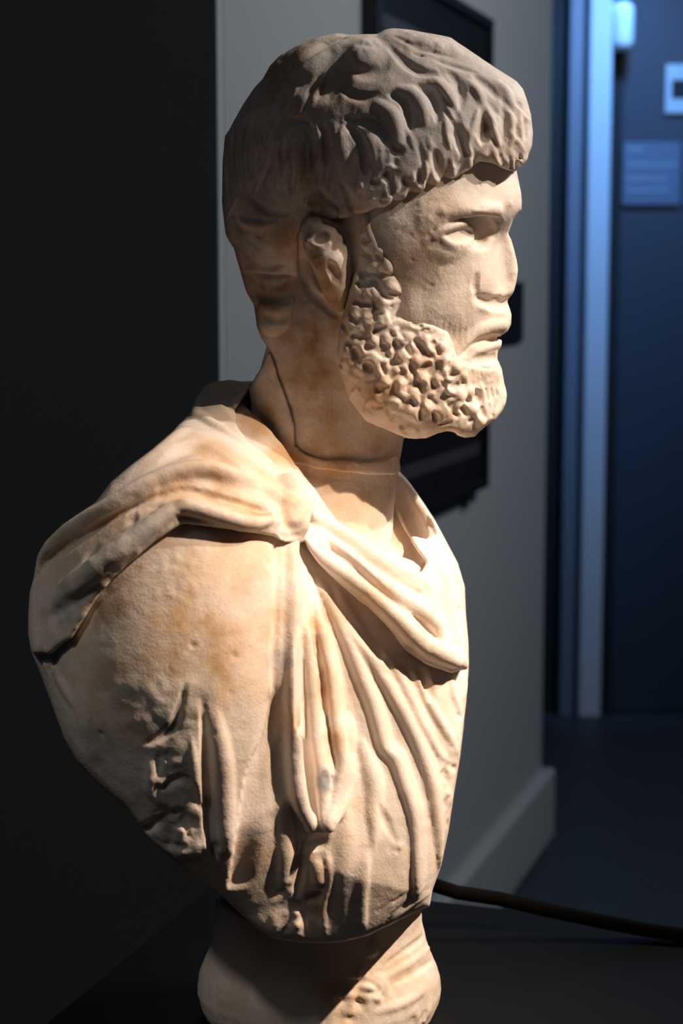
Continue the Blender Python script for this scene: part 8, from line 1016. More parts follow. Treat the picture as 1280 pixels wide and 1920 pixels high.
["line","tunic",[[93,-603,791,99,-602,778,104,-601,764,109,-600,751,115,-601,739,120,-603,729,127,-605,714,134,-606,702,142,-607,690],[7,11,14,16,17,16,13,11,7],0,[-10,-54,-82,-100,-100,-100,-81,-54,-10],"b",0]],
["rough","tunic",[[35.0,-152.8,168.3],6.649638131454906,1.6,5,54]],
["line","tunic",[[71,-631,678,71,-633,664,70,-635,650,69,-636,635,68,-637,619,67,-637,606,66,-636,591,65,-633,575,64,-629,559,63,-624,542,63,-620,528,62,-616,514,62,-611,499,62,-607,484,61,-602,469,61,-597,454],[5,6,8,8,8,8,8,8,8,8,8,8,8,8,8,5],[24,33,40,43,44,45,45,45,45,45,45,44,42,41,39,22],[4,26,42,51,55,59,61,61,62,63,64,61,59,56,53,5],"b",0]],
["line","tunic",[[33,-625,521,41,-629,530,49,-634,539],[5,8,5],0,[-4,-40,-4],"b",0]],
["line","tunic",[[0,-638,836,1,-636,822,3,-636,808,5,-636,794,6,-631,779,8,-623,762,9,-619,747,11,-621,734,12,-625,721,13,-629,708,14,-632,694,14,-635,681,14,-638,668,14,-640,653,14,-642,639,13,-642,624,13,-641,608,12,-639,593,12,-635,577,11,-632,562,11,-629,548,11,-625,535,11,-621,516,12,-617,499,12,-613,484,13,-609,470,13,-605,456,14,-600,440],[24,27,29,31,32,34,36,37,38,39,40,40,40,40,40,40,40,40,40,38,37,36,34,33,31,29,27,24],0,[3,9,12,15,18,21,23,25,27,29,30,30,30,30,30,30,30,30,30,28,26,24,21,18,15,12,9,3],"b",0]],
["line","tunic",[[21,-550,1010,22,-553,996,22,-556,983,23,-558,969,24,-562,956,25,-565,943,26,-569,930,27,-574,917,27,-580,904],[13,17,20,22,22,22,20,17,13],0,[5,27,41,50,50,50,41,27,5],"b",0]],
["line","tunic",[[232,-557,547,218,-573,545,205,-586,541,193,-590,535,180,-588,525,170,-587,517,160,-588,510,150,-589,502,140,-589,494,130,-588,485,122,-585,474,114,-579,461,107,-566,446,100,-553,430,93,-546,417],[4,5,6,6,6,7,7,7,7,7,7,6,6,5,4],0,[-6,-28,-39,-48,-56,-60,-60,-60,-60,-60,-59,-51,-39,-25,-6],"v",0]],
["line","tunic",[[234,-562,571,220,-579,569,206,-593,566,193,-600,560,180,-600,552,169,-600,546,157,-601,540,146,-603,534,135,-604,528,124,-605,523,113,-606,516,103,-607,510,93,-607,504,83,-607,498],[4,5,6,6,7,7,7,7,7,6,6,5,5,4],0,[-4,-21,-31,-37,-40,-40,-40,-40,-38,-33,-28,-22,-15,-4],"v",0]],
["line","tunic",[[232,-549,530,219,-562,526,205,-571,521,192,-575,514,179,-577,506,167,-578,497,155,-579,488,143,-578,478,132,-576,468,120,-571,456,109,-564,444],[6,8,10,10,11,11,11,10,9,8,6],0,[4,21,30,38,40,40,40,37,30,20,4],"b",0]],
["rough","tunic",[[69.3,-125.9,210.1],7.493900153246754,2.5,6,55]],
["rough","tunic",[[70.1,-127.2,192.5],8.846563813151745,2.5,6,56]],
["rough","tunic",[[66.8,-137.5,166.9],8.764856246430464,2.5,6,57]],
["rough","tunic",[[75.4,-120.8,226.7],7.528206371149129,1.5,6,58]],
["line","tunic",[[323,-380,1082,326,-382,1068,330,-384,1055,331,-387,1042,329,-395,1033,325,-405,1025,321,-417,1017],[10,14,17,17,17,14,10],0,[8,52,80,80,79,52,8],"b",0]],
["line","tunic",[[292,-410,1088,293,-416,1076,294,-422,1063,295,-428,1050,297,-432,1038,302,-434,1024,308,-435,1010,314,-435,996],[8,11,13,14,14,13,11,8],0,[8,46,70,80,80,73,48,8],"b",0]],
["line","tunic",[[309,-398,1081,309,-405,1068,309,-413,1056,309,-422,1043,308,-433,1031],[5,8,8,8,5],0,[-10,-80,-100,-84,-10],"b",0]],
["line","tunic",[[-375,-828,1157,-378,-828,1145,-380,-829,1134,-382,-828,1122,-385,-828,1110,-388,-827,1099,-392,-826,1084,-396,-825,1069,-400,-823,1055,-406,-821,1043,-416,-820,1032,-427,-818,1024,-439,-817,1017,-449,-815,1011,-459,-813,1006,-470,-810,1001,-481,-808,996],[5,6,8,8,9,9,10,11,11,12,12,12,12,11,9,7,5],[8,11,13,14,15,16,17,19,20,21,22,22,22,20,16,13,9],[-6,-38,-66,-87,-96,-106,-117,-129,-140,-140,-140,-140,-133,-105,-69,-38,-6],"b",0]],
["line","tunic",[[-339,-820,1122,-339,-819,1109,-339,-817,1095,-339,-816,1081,-340,-814,1068,-340,-812,1054,-340,-810,1040,-340,-808,1026,-340,-806,1013,-340,-803,1000,-340,-801,985,-340,-798,971,-341,-795,956,-341,-792,942,-341,-789,928,-341,-785,915,-341,-782,901,-341,-779,888,-341,-775,872,-341,-772,857,-341,-768,842,-341,-765,828,-340,-762,813,-339,-758,796,-338,-755,783,-336,-752,769,-335,-748,754,-333,-744,738,-330,-738,722,-329,-731,706,-327,-723,689,-325,-714,672],[9,12,15,17,20,23,24,26,27,28,29,30,30,31,32,32,33,33,33,33,33,33,33,33,33,32,31,30,28,25,20,14],[3,4,4,4,5,5,5,5,5,5,5,5,5,5,5,5,5,5,5,6,6,6,6,6,6,7,7,7,7,7,6,5],[-8,-34,-56,-78,-101,-126,-137,-146,-156,-163,-168,-173,-178,-183,-188,-192,-197,-200,-200,-200,-200,-200,-200,-200,-200,-194,-186,-178,-169,-140,-87,-14],"b",0]],
["line","tunic",[[-305,-806,1086,-304,-804,1071,-302,-801,1057,-300,-798,1042,-298,-795,1027,-296,-792,1012,-295,-789,997,-293,-786,982,-292,-782,967,-290,-779,953,-289,-776,940,-288,-773,924,-287,-769,910,-287,-766,896,-287,-764,882,-287,-761,869,-287,-758,855,-287,-756,841,-286,-753,826,-286,-751,812,-286,-749,798,-286,-747,783,-285,-745,768,-285,-742,753,-285,-737,737,-286,-730,720,-286,-722,703,-286,-714,686],[14,17,19,22,24,27,28,29,30,31,31,31,31,31,31,31,31,31,31,30,29,28,26,25,23,22,19,11],0,[4,17,29,41,55,69,80,86,93,99,102,104,106,108,110,112,114,116,119,119,117,115,113,111,108,105,97,10],"b",0]],
["line","tunic",[[-367,-813,1021,-365,-810,1007,-364,-807,993,-363,-804,979,-362,-801,964,-361,-797,950,-360,-794,936,-359,-790,921,-358,-787,907,-358,-783,892,-357,-779,877,-356,-775,863,-356,-772,848,-355,-768,833,-354,-764,819],[8,10,11,13,14,15,16,17,16,16,14,13,11,10,8],0,[6,25,41,56,71,88,94,99,100,100,89,75,59,40,10],"b",0]],
["line","tunic",[[-450,-778,874,-439,-782,885,-428,-786,896,-417,-789,905,-406,-791,909,-396,-791,912,-387,-790,910,-379,-789,906,-372,-789,898,-365,-788,887,-361,-786,876,-357,-782,863,-354,-777,849,-350,-770,833,-347,-763,818],[5,9,10,10,10,10,10,10,10,11,11,11,11,10,6],[11,18,20,20,21,22,22,23,23,23,23,23,21,18,9],[-8,-87,-108,-120,-120,-120,-120,-120,-122,-128,-133,-139,-135,-119,-12],"b",0]],
["line","tunic",[[-511,-672,746,-494,-709,764,-479,-733,778,-465,-744,787,-451,-750,795,-438,-756,804,-424,-760,812,-412,-764,819,-402,-765,822,-393,-764,818,-388,-762,809,-384,-760,797,-383,-757,786,-383,-754,772,-383,-751,759,-383,-748,745],[5,10,10,10,10,10,10,10,9,9,9,9,9,8,7,5],[12,26,29,30,30,31,28,26,24,23,21,19,18,16,12,8],[-6,-115,-140,-140,-140,-140,-134,-130,-127,-124,-121,-113,-106,-97,-60,-8],"b",0]],
["rough","tunic",[[-104.6,-187.5,193.3],16.74216983584827,3.6,9,61]],
["rough","tunic",[[-96.9,-182.8,174.6],16.169322958144367,3.2,10,62]],
["rough","tunic",[[-108.0,-198.5,230.5],15.931756816001263,1.6,10,63]],
["rough","tunic",[[-76.0,-151.5,132.2],13.315151515151515,2.5,8,64]],
["line","tunic",[[-422,-812,994,-423,-809,980,-424,-805,965,-425,-801,951,-426,-797,936],[4,6,6,6,4],0,[-4,-32,-40,-33,-4],"b",0]],
["line","tunic",[[-443,-808,980,-445,-805,965,-447,-801,951,-449,-797,936,-451,-792,922],[8,12,13,12,8],0,[-4,-32,-40,-33,-4],"b",0]],
["line","tunic",[[-464,-801,951,-466,-796,936,-468,-791,920,-470,-785,904,-472,-780,889,-472,-775,876,-468,-771,863,-462,-768,852,-456,-766,842,-450,-763,832],[12,16,19,20,20,20,19,18,16,12],0,[6,32,49,60,60,60,52,41,27,6],"b",0]],
["line","tunic",[[-360,-819,1246,-359,-819,1245],[11],0,[-50],"b",0]],
["line","tunic",[[-371,-823,1235,-370,-823,1233],[8],0,[-40],"b",0]],
["line","tunic",[[-261,-787,1214,-260,-787,1213],[10],0,[-40],"b",0]],
["line","tunic",[[-313,-803,1025,-311,-803,1024],[8],0,[-40],"b",0]],
["line","tunic",[[-271,-794,1123,-270,-794,1121],[9],0,[-20],"b",0]],
["line","tunic",[[-314,-726,717,-313,-727,716],[14],0,[-100],"b",0]],
["line","tunic",[[-590,-776,1018,-589,-776,1017],[10],0,[-30],"b",0]],
["line","tunic",[[-649,-612,864,-648,-612,863],[12],0,[-40],"b",0]],
["line","tunic",[[-720,-683,1165,-713,-692,1155,-706,-700,1144,-699,-707,1134,-692,-715,1124,-686,-721,1113,-679,-727,1103,-673,-732,1092,-666,-736,1081,-660,-740,1070],[16,20,24,26,26,26,25,23,20,15],0,[4,21,31,40,40,40,38,29,19,4],"b",0]],
["rough","tunic",[[-182.1,-168.2,292.4],13.112969375084376,2.5,9,65]],
["line","tunic",[[305,-449,987,312,-441,980,320,-433,972],[7,11,7],0,[-8,-80,-8],"b",0]],
["line","tunic",[[289,-491,857,297,-481,849,305,-469,840],[7,11,7],0,[-8,-80,-8],"b",0]],
["line","tunic",[[275,-517,715,284,-495,699,294,-480,686],[6,11,7],0,[-6,-60,-6],"b",0]],
["line","tunic",[[262,-555,647,272,-530,634,282,-498,619],[6,11,6],0,[-6,-60,-6],"b",0]],
["line","tunic",[[338,-137,832,334,-132,800,331,-127,769,327,-121,738,324,-115,707,320,-110,676,316,-106,644,311,-103,612,309,-105,578,302,-105,545,294,-106,510,285,-107,476,277,-109,441,268,-110,406,260,-111,372],[26,31,34,37,40,40,40,40,40,40,40,37,34,31,26],0,[12,52,76,97,116,120,120,120,120,120,116,97,76,52,12],"b",0]],
["line","tunic",[[339,-84,812,340,-83,779,332,-74,746,329,-68,713,325,-63,680,320,-59,646,315,-57,612,313,-59,581,306,-59,550,303,-63,519,294,-64,487,291,-69,455,277,-67,423,269,-68,392],[20,25,28,30,32,32,32,32,32,32,30,28,25,20],0,[-10,-45,-66,-85,-100,-100,-100,-100,-100,-100,-85,-66,-45,-10],"b",0]],
["line","tunic",[[346,-35,820,341,-30,785,343,-28,752,334,-20,718,330,-15,683,325,-12,648,319,-10,612,317,-13,579,313,-17,545,305,-19,511,296,-21,476,291,-27,441,282,-30,406,269,-28,372],[26,31,35,38,40,40,40,40,40,40,38,35,31,26],0,[12,54,80,102,120,120,120,120,120,120,102,80,54,12],"b",0]],
["line","tunic",[[352,15,800,347,19,769,343,24,738,339,28,708,334,32,677,329,35,645,328,33,612,321,33,582,317,29,551,314,24,520,305,21,488,300,15,455,291,13,423,282,11,392],[20,25,28,30,32,32,32,32,32,32,30,28,25,20],0,[-10,-45,-66,-85,-100,-100,-100,-100,-100,-100,-85,-66,-45,-10],"b",0]],
["line","tunic",[[358,75,808,353,78,776,349,82,744,344,86,712,344,86,680,339,89,647,332,89,612,329,85,580,320,84,546,316,77,512,311,71,477,301,67,442,296,61,406,287,58,372],[26,31,35,38,40,40,40,40,40,40,38,35,31,26],0,[12,54,80,102,120,120,120,120,120,120,102,80,54,12],"b",0]],
["line","tunic",[[360,128,788,355,131,753,354,131,719,349,134,685,343,136,650,336,136,612,333,132,583,329,126,552,324,120,520,320,114,488,310,110,456,305,104,424,295,101,392],[20,25,28,31,32,32,32,32,32,31,28,25,20],0,[-10,-47,-70,-89,-100,-100,-100,-100,-100,-89,-70,-47,-10],"b",0]],
["line","tunic",[[366,188,796,365,187,766,360,190,736,355,192,707,354,191,677,347,193,646,345,189,612,336,187,580,332,181,547,327,174,513,321,167,477,315,159,442,305,154,406,300,147,372],[26,31,35,38,40,40,40,40,40,40,38,35,31,26],0,[12,54,80,102,120,120,120,120,120,120,102,80,54,12],"b",0]],
["line","tunic",[[368,241,776,366,239,744,360,241,713,359,239,681,352,240,648,349,235,612,345,230,583,340,224,553,335,217,521,330,209,489,324,202,456,314,197,424,309,190,392],[20,25,28,31,32,32,32,32,32,31,28,25,20],0,[-10,-47,-70,-89,-100,-100,-100,-100,-100,-89,-70,-47,-10],"b",0]],
["line","tunic",[[374,291,784,372,288,750,366,290,718,364,287,685,362,284,650,353,282,612,349,276,581,343,269,548,338,261,514,331,252,478,325,243,442,319,235,407,303,234,372],[26,31,35,38,40,40,40,40,40,38,35,31,26],0,[12,56,84,107,120,120,120,120,120,107,84,56,12],"b",0]],
["line","tunic",[[381,340,764,373,341,734,371,338,706,369,335,677,366,331,646,357,328,612,352,322,584,347,315,554,342,307,522,335,299,490,329,290,457,323,281,424,312,277,392],[20,25,28,31,32,32,32,32,32,31,28,25,20],0,[-10,-47,-70,-89,-100,-100,-100,-100,-100,-89,-70,-47,-10],"b",0]],
["noise","tunic",[0.8,30,71,[1,1,1]]],
["noise","tunic",[0.16,8,72,[1,1,1]]],
["rough","tunic",[[-100.1,-198.1,353.1],28.68907947572326,0.4,4,74]],
["rough","tunic",[[-109.8,-207.7,272.9],34.744606878780445,0.8,8,75]],
["noise","tunic",[0.15,3.6,73,[1,1,1]]],
["cut","tunic",[[[-53.2,478.1],[-57.8,468.0],[-61.7,460.8],[-71.9,460.8],[-79.4,461.9],[-90.8,460.0],[-97.6,457.0],[-102.2,450.2],[-108.1,437.7],[-121.5,424.4],[-136.9,411.1],[-152.2,399.6],[-165.7,388.1],[-173.2,377.7],[-175.5,374.7],[-187.1,367.0],[-200.7,357.3],[-212.4,345.8],[-219.1,334.2],[-221.8,318.6],[-224.7,308.9],[-226.3,289.4],[-226.5,277.7],[-224.5,263.9],[-218.3,248.2],[-212.8,232.4],[-207.4,216.6],[-201.9,200.7],[-192.5,182.7],[-177.3,164.7],[-156.1,146.7],[-140.8,124.5],[-121.5,106.3],[-102.0,92.1],[-88.4,81.9],[-78.6,71.7],[-63.0,57.4],[-51.2,49.2],[-31.5,46.0],[-12.6,45.1],[0.0,46.0],[19.7,50.9],[31.5,57.4],[65.2,73.8],[67.1,86.8],[72.9,103.9],[78.2,130.6],[82.6,162.7],[86.3,186.7],[88.5,206.6],[90.6,226.5],[92.3,250.2],[91.7,271.8],[89.6,293.3],[88.7,312.8],[83.6,329.9],[75.4,345.4],[66.9,361.2],[59.5,372.8],[49.5,387.3],[40.7,397.3],[22.8,428.2],[-30.2,484.9]],2,0,-1e9,1e9]],
["block","shard",[[-100.0,-105.0,357.97899515206734],[70.0,90.0,497.97899515206734],1.1]],
["take","shard",["skin",-3.2]],
["cut","shard",[[[-53.2,478.1],[-57.8,468.0],[-63.6,458.5],[-75.8,443.4],[-76.2,390.0],[38.2,351.6],[42.6,397.7],[41.1,405.3],[37.7,488.7],[-45.2,503.7]],2,0,-1e9,1e9]],
["cut","shard",[[[-49.8,481.1],[-45.4,466.1],[-37.9,445.3],[-33.4,428.2],[-32.7,414.9],[-24.7,408.4],[-11.4,404.6],[0.0,405.3],[15.2,402.3],[28.5,402.3],[36.1,406.1],[40.7,407.2],[42.6,397.7],[38.8,393.9],[19.0,393.9],[-15.2,397.7],[-36.1,402.3],[-53.2,410.7],[-64.5,423.6],[-75.8,439.6],[-70.0,458.5],[-60.5,469.8],[-56.6,481.1]],1.5,0,-1e9,1e9]],
["line","shard",[[-116,-226,1658,-102,-229,1652,-89,-233,1646,-75,-235,1640,-58,-236,1635,-45,-236,1633,-31,-236,1631,-16,-234,1629,-1,-231,1627,14,-227,1625,29,-222,1622],[5,7,8,8,9,9,9,8,8,7,5],0,[1,6,8,11,12,12,12,11,9,6,1],"b",0]],
["noise","shard",[0.5,8,81,[1,1,1]]],
["noise","shard",[0.25,3,82,[1,1,1]]],
["block","socle",[[-125.0,-130.0,-4.0],[100.0,90.0,130.0],1.5]],
["lathe","socle",[[-16.4,-15.0,6.1],[[-3.0,76.0],[-2.0,79],[2.1,84.5],[9.0,87.5],[18.0,89],[28.6,87.5],[34.7,85.5],[41.2,82.5],[46.9,80],[53.3,78],[61.0,76.5],[69.1,75],[79.2,75],[87.3,74]],[1.0,0.86],0,1]],
["line","socle",[[268,-54,247,255,-66,241,241,-92,240,226,-130,244,212,-165,247,197,-191,246,185,-210,245,172,-226,242,158,-240,238,145,-252,234,132,-263,229,119,-274,224],[8,10,11,13,13,13,13,12,11,10,9,8],0,[-5,-19,-33,-48,-50,-50,-49,-42,-35,-27,-19,-5],"b",0]],
["line","socle",[[274,-42,200,261,-61,197,248,-94,200,235,-132,204,222,-164,207,209,-188,207,197,-208,205,184,-225,204,170,-240,202,157,-253,199,143,-265,196,130,-276,193,116,-286,190],[11,13,15,17,18,17,17,17,16,15,13,12,10],0,[5,21,35,48,50,50,50,46,40,33,26,18,5],"b",0]],
["line","socle",[[285,-30,159,271,-58,160,257,-101,166,242,-145,173,227,-178,176,212,-202,176,199,-221,176,185,-238,176,170,-253,174,155,-266,173,141,-278,170,127,-289,168],[8,10,12,13,13,13,13,12,11,10,9,8],0,[-4,-19,-32,-40,-40,-40,-38,-32,-27,-21,-14,-4],"b",0]],
["line","socle",[[74,-288,291,84,-285,281,89,-284,271,84,-287,264,74,-291,259],[12,19,20,18,12],0,[16,149,160,131,16],"b",0]],
["rough","socle",[[18.5,-78.0,44.3],17.757810971563746,3.5,9,91]],
["line","socle",[[0,-326,201,15,-323,199,31,-321,198,47,-319,196,62,-317,194,74,-316,191,89,-314,184,100,-312,174,111,-309,163],[7,9,10,11,11,11,10,9,7],0,[-8,-43,-66,-80,-80,-80,-65,-43,-8],"b",0]],
["line","socle",[[-29,-340,170,-14,-339,168,1,-337,165,16,-335,162,31,-331,159,44,-327,156,59,-326,153,72,-325,152,84,-325,150,96,-326,149],[10,13,15,17,17,17,16,15,13,10],0,[8,42,63,80,80,80,71,55,37,8],"b",0]],
["rough","socle",[[0.0,-87.7,32.9],17.61089329757681,2.5,8,92]],
["rough","socle",[[56.7,-57.7,14.2],14.452069719254832,2,7,93]],
["line","socle",[[89,-331,108,104,-323,109,120,-315,111,136,-306,112,151,-296,112,166,-285,113,180,-273,114,194,-260,117,207,-246,120,219,-230,124,231,-212,126,243,-193,128],[12,15,17,18,20,20,20,20,19,18,16,12],0,[4,17,25,33,39,40,40,40,37,29,20,4],"b",0]],
["noise","socle",[0.8,26,94,[1,1,1]]],
["noise","socle",[0.35,7,95,[1,1,1]]],
["noise","socle",[0.2,3.4,96,[1,1,1]]],
["flat","socle",[0.2]]]
# stains in the stone, plus painted neck shade and beard bounce: x, y, z, reach (mm), kind, strength
STAINS_AND_SHADE = [[-50.0,-40.0,661.0,25.7,0,0.5],[0.0,-71.0,651.0,21.4,0,0.5],[-28.0,-62.0,635.0,21.6,0,0.45],[-14.0,-75.0,609.0,28.5,0,0.5],[-43.0,-56.0,565.0,28.9,0,0.75],[-14.0,-73.0,578.0,17.8,0,0.8],[-18.0,-79.0,550.0,16.0,0,0.8],[-29.0,-48.0,519.0,21.9,0,0.8],[-7.0,-78.0,561.0,14.2,0,0.8],[-22.0,-53.0,490.0,25.4,0,0.9],[0.0,-71.0,498.0,16.1,0,0.8],[-29.0,-50.0,454.0,25.5,0,0.5],[14.0,-75.0,459.0,21.4,0,0.6],[7.0,-78.0,484.0,17.8,0,0.5],[94.0,-75.0,630.0,6.4,0,0.9],[-15.0,-54.0,440.0,21.7,0,0.35],[-51.0,-39.0,431.0,14.7,0,0.55],[-44.0,-45.0,454.0,11.0,0,0.5],[-59.0,-25.0,445.0,11.1,0,0.5],[-29.0,-56.0,407.0,18.1,0,0.5],[-65.0,-69.0,426.0,14.3,0,0.5],[0.0,-58.0,407.0,21.7,0,0.4],[-81.0,-143.0,419.0,16.8,0,0.4],[-72.0,-171.0,399.0,13.1,0,0.6],[-109.0,-198.0,379.0,12.8,0,0.4],[-53.0,-161.0,387.0,13.2,0,0.5],[-103.0,-207.0,309.0,15.8,0,0.7],[-78.0,-201.0,311.0,22.2,0,0.6],[-97.0,-207.0,299.0,15.8,0,0.7],[-143.0,-196.0,330.0,16.0,0,0.5],[-171.0,-175.0,359.0,16.3,0,0.4],[-69.0,-177.0,376.0,16.3,0,0.4],[-53.0,-179.0,343.0,19.5,0,0.3],[-132.0,-205.0,292.0,22.2,0,0.35],[-17.0,-136.0,308.0,10.1,0,0.5],[-12.0,-140.0,274.0,8.4,0,0.6],[-24.0,-153.0,270.0,10.0,0,0.3],[-3.0,-152.0,235.0,8.3,0,0.6],[7.0,-128.0,335.0,13.6,0,0.3],[56.0,-118.0,315.0,13.7,0,0.3],[-17.0,-155.0,130.0,11.6,0,0.6],[-85.0,-26.0,87.0,14.8,0,0.6],[-176.0,232.0,57.0,18.0,0,0.3],[-27.0,-140.0,385.0,13.5,0,0.4],[-69.0,-37.0,619.0,22.1,1,0.5],[-62.0,-42.0,562.0,14.6,1,0.6],[-28.0,-69.0,613.0,14.3,1,0.4],[21.0,-84.0,622.0,24.7,1,0.35],[42.0,-85.0,616.0,21.2,1,0.3],[31.0,-84.0,595.0,17.7,1,0.35],[14.0,-69.0,675.0,8.9,1,0.6],[-18.0,-58.0,673.0,14.4,1,0.45],[-144.0,-206.0,364.0,19.0,1,0.6],[-173.0,-186.0,338.0,19.3,1,0.7],[-118.0,-205.0,380.0,12.7,1,0.6],[-99.0,-45.0,445.0,8.0,1,0.8],[-109.0,-199.0,392.0,12.7,1,0.4],[-107.0,-207.0,270.0,22.1,1,0.55],[-152.0,-189.0,245.0,19.3,1,0.6],[-130.0,-205.0,276.0,19.0,1,0.4],[-122.0,-189.0,211.0,19.3,1,0.5],[-90.0,-206.0,282.0,15.8,1,0.5],[-104.0,-181.0,171.0,16.2,1,0.8],[-40.0,-175.0,296.0,9.8,1,0.6],[-80.0,-180.0,177.0,5.2,1,0.8],[-10.0,-163.0,215.0,8.6,1,0.9],[-33.0,-176.0,241.0,9.8,1,0.3],[76.0,-69.0,332.0,7.2,1,0.2],[41.0,-147.0,177.0,13.4,1,0.4],[31.0,-154.0,165.0,13.3,1,0.35],[-105.0,-186.0,193.0,14.5,2,0.75],[-110.0,-206.0,262.0,7.9,2,0.5],[-10.0,-161.0,220.0,3.3,2,0.8],[36.0,-151.0,173.0,3.3,2,0.5],[-182.0,-180.0,302.0,13.0,2,0.6],[-97.0,-195.0,397.0,4.5,2,0.5],[-88.0,-200.0,231.0,9.5,2,0.3],[91.0,-72.0,594.0,1.8,2,0.8],[-57.0,-50.0,601.0,47.3,1,0.2],[-14.0,-74.0,599.0,39.2,1,0.2],[35.0,-84.0,636.0,42.4,1,0.18],[77.0,-73.0,651.0,39.2,1,0.12],[-21.0,-60.0,662.0,28.9,1,0.3],[42.0,-65.0,676.0,28.7,1,0.25],[18.0,-74.0,448.0,21.4,0,0.55],[36.0,-77.0,441.0,17.8,0,0.5],[7.0,-76.0,470.0,17.8,0,0.6],[21.0,-80.0,473.0,14.2,0,0.35],[57.0,-81.0,470.0,14.2,0,0.25],[71.0,-73.0,437.0,17.8,0,0.3],[-29.0,-51.0,490.0,32.7,0,0.8],[-14.0,-54.0,472.0,25.4,0,0.6],[-7.0,-55.0,432.0,29.0,0,0.4],[22.0,-44.0,417.0,18.3,0,0.45],[-59.0,-23.0,504.0,22.3,0,0.7],[-69.0,-32.0,551.0,22.2,0,0.6],[-100.0,-205.0,318.0,34.8,3,0.7],[-71.0,-199.0,314.0,31.9,3,0.75],[-126.0,-202.0,331.0,31.8,3,0.5],[-150.0,-197.0,300.0,28.7,3,0.5],[-56.0,-176.0,359.0,29.3,3,0.5],[-78.0,-189.0,362.0,35.4,3,0.4],[-46.0,-178.0,326.0,22.7,3,0.5],[-90.0,-207.0,289.0,28.5,3,0.45],[-65.0,-197.0,280.0,25.5,3,0.5],[-137.0,-202.0,265.0,31.8,3,0.4],[-59.0,-173.0,389.0,19.6,3,0.7],[-72.0,-170.0,402.0,22.9,3,0.6],[-101.0,-179.0,400.0,22.7,3,0.5],[-143.0,-184.0,381.0,19.4,3,0.6],[-175.0,-171.0,359.0,19.6,3,0.6],[-71.0,-136.0,422.0,27.0,3,0.5],[-95.0,-177.0,416.0,22.8,3,0.4],[-48.0,-129.0,404.0,23.8,3,0.5],[-27.0,-140.0,385.0,20.2,3,0.5],[-58.0,-51.0,436.0,21.8,3,0.7],[-36.0,-70.0,412.0,21.5,3,0.7],[0.0,-58.0,404.0,28.9,3,0.6],[-15.0,-55.0,432.0,29.0,3,0.6],[7.0,-56.0,378.0,32.6,3,0.5],[-34.0,-152.0,356.0,16.6,3,0.5],[-17.0,-136.0,308.0,20.3,3,0.5],[0.0,-122.0,323.0,20.5,3,0.4],[-7.0,-145.0,272.0,20.1,3,0.5],[-27.0,-173.0,258.0,16.3,3,0.4],[0.0,-153.0,235.0,16.6,3,0.6],[21.0,-132.0,325.0,20.3,3,0.4],[41.0,-134.0,308.0,20.3,3,0.35],[46.0,-2.0,356.0,22.7,3,0.4],[-17.0,-161.0,153.0,19.8,3,0.4],[14.0,-155.0,180.0,26.5,3,0.25],[56.0,-117.0,262.0,20.6,3,0.3],[-54.0,-170.0,170.0,22.9,3,0.35],[37.0,-66.0,47.0,28.7,3,0.45],[0.0,-86.0,36.0,28.2,3,0.5],[53.0,-39.0,64.0,18.4,3,0.3],[21.0,-76.0,448.0,24.9,3,0.5],[50.0,-81.0,470.0,21.3,3,0.35],[78.0,-76.0,463.0,21.3,3,0.2],[64.0,-73.0,434.0,21.4,3,0.35],[-14.0,-76.0,533.0,21.3,3,0.5],[-4.0,-74.0,519.0,14.3,3,0.5],[7.0,-72.0,568.0,14.3,3,0.5],[63.0,-86.0,581.0,21.2,3,0.3],[49.0,-89.0,554.0,21.1,3,0.35],[70.0,-82.0,540.0,17.7,3,0.2],[-7.0,-64.0,655.0,18.0,3,0.5],[-28.0,-69.0,599.0,25.0,3,0.4],[-36.0,-45.0,675.0,21.9,3,0.5],[-14.0,-56.0,505.0,39.8,0,1],[-29.0,-50.0,472.0,29.1,0,0.8],[-43.0,-48.0,512.0,32.8,0,0.9],[0.0,-72.0,477.0,25.0,0,0.7],[-58.0,-34.0,533.0,29.5,0,0.8],[-14.0,-80.0,554.0,21.3,0,0.9],[-29.0,-52.0,562.0,25.4,0,0.8],[-61.0,-47.0,583.0,40.1,1,0.4],[-69.0,-37.0,619.0,36.8,1,0.3]]
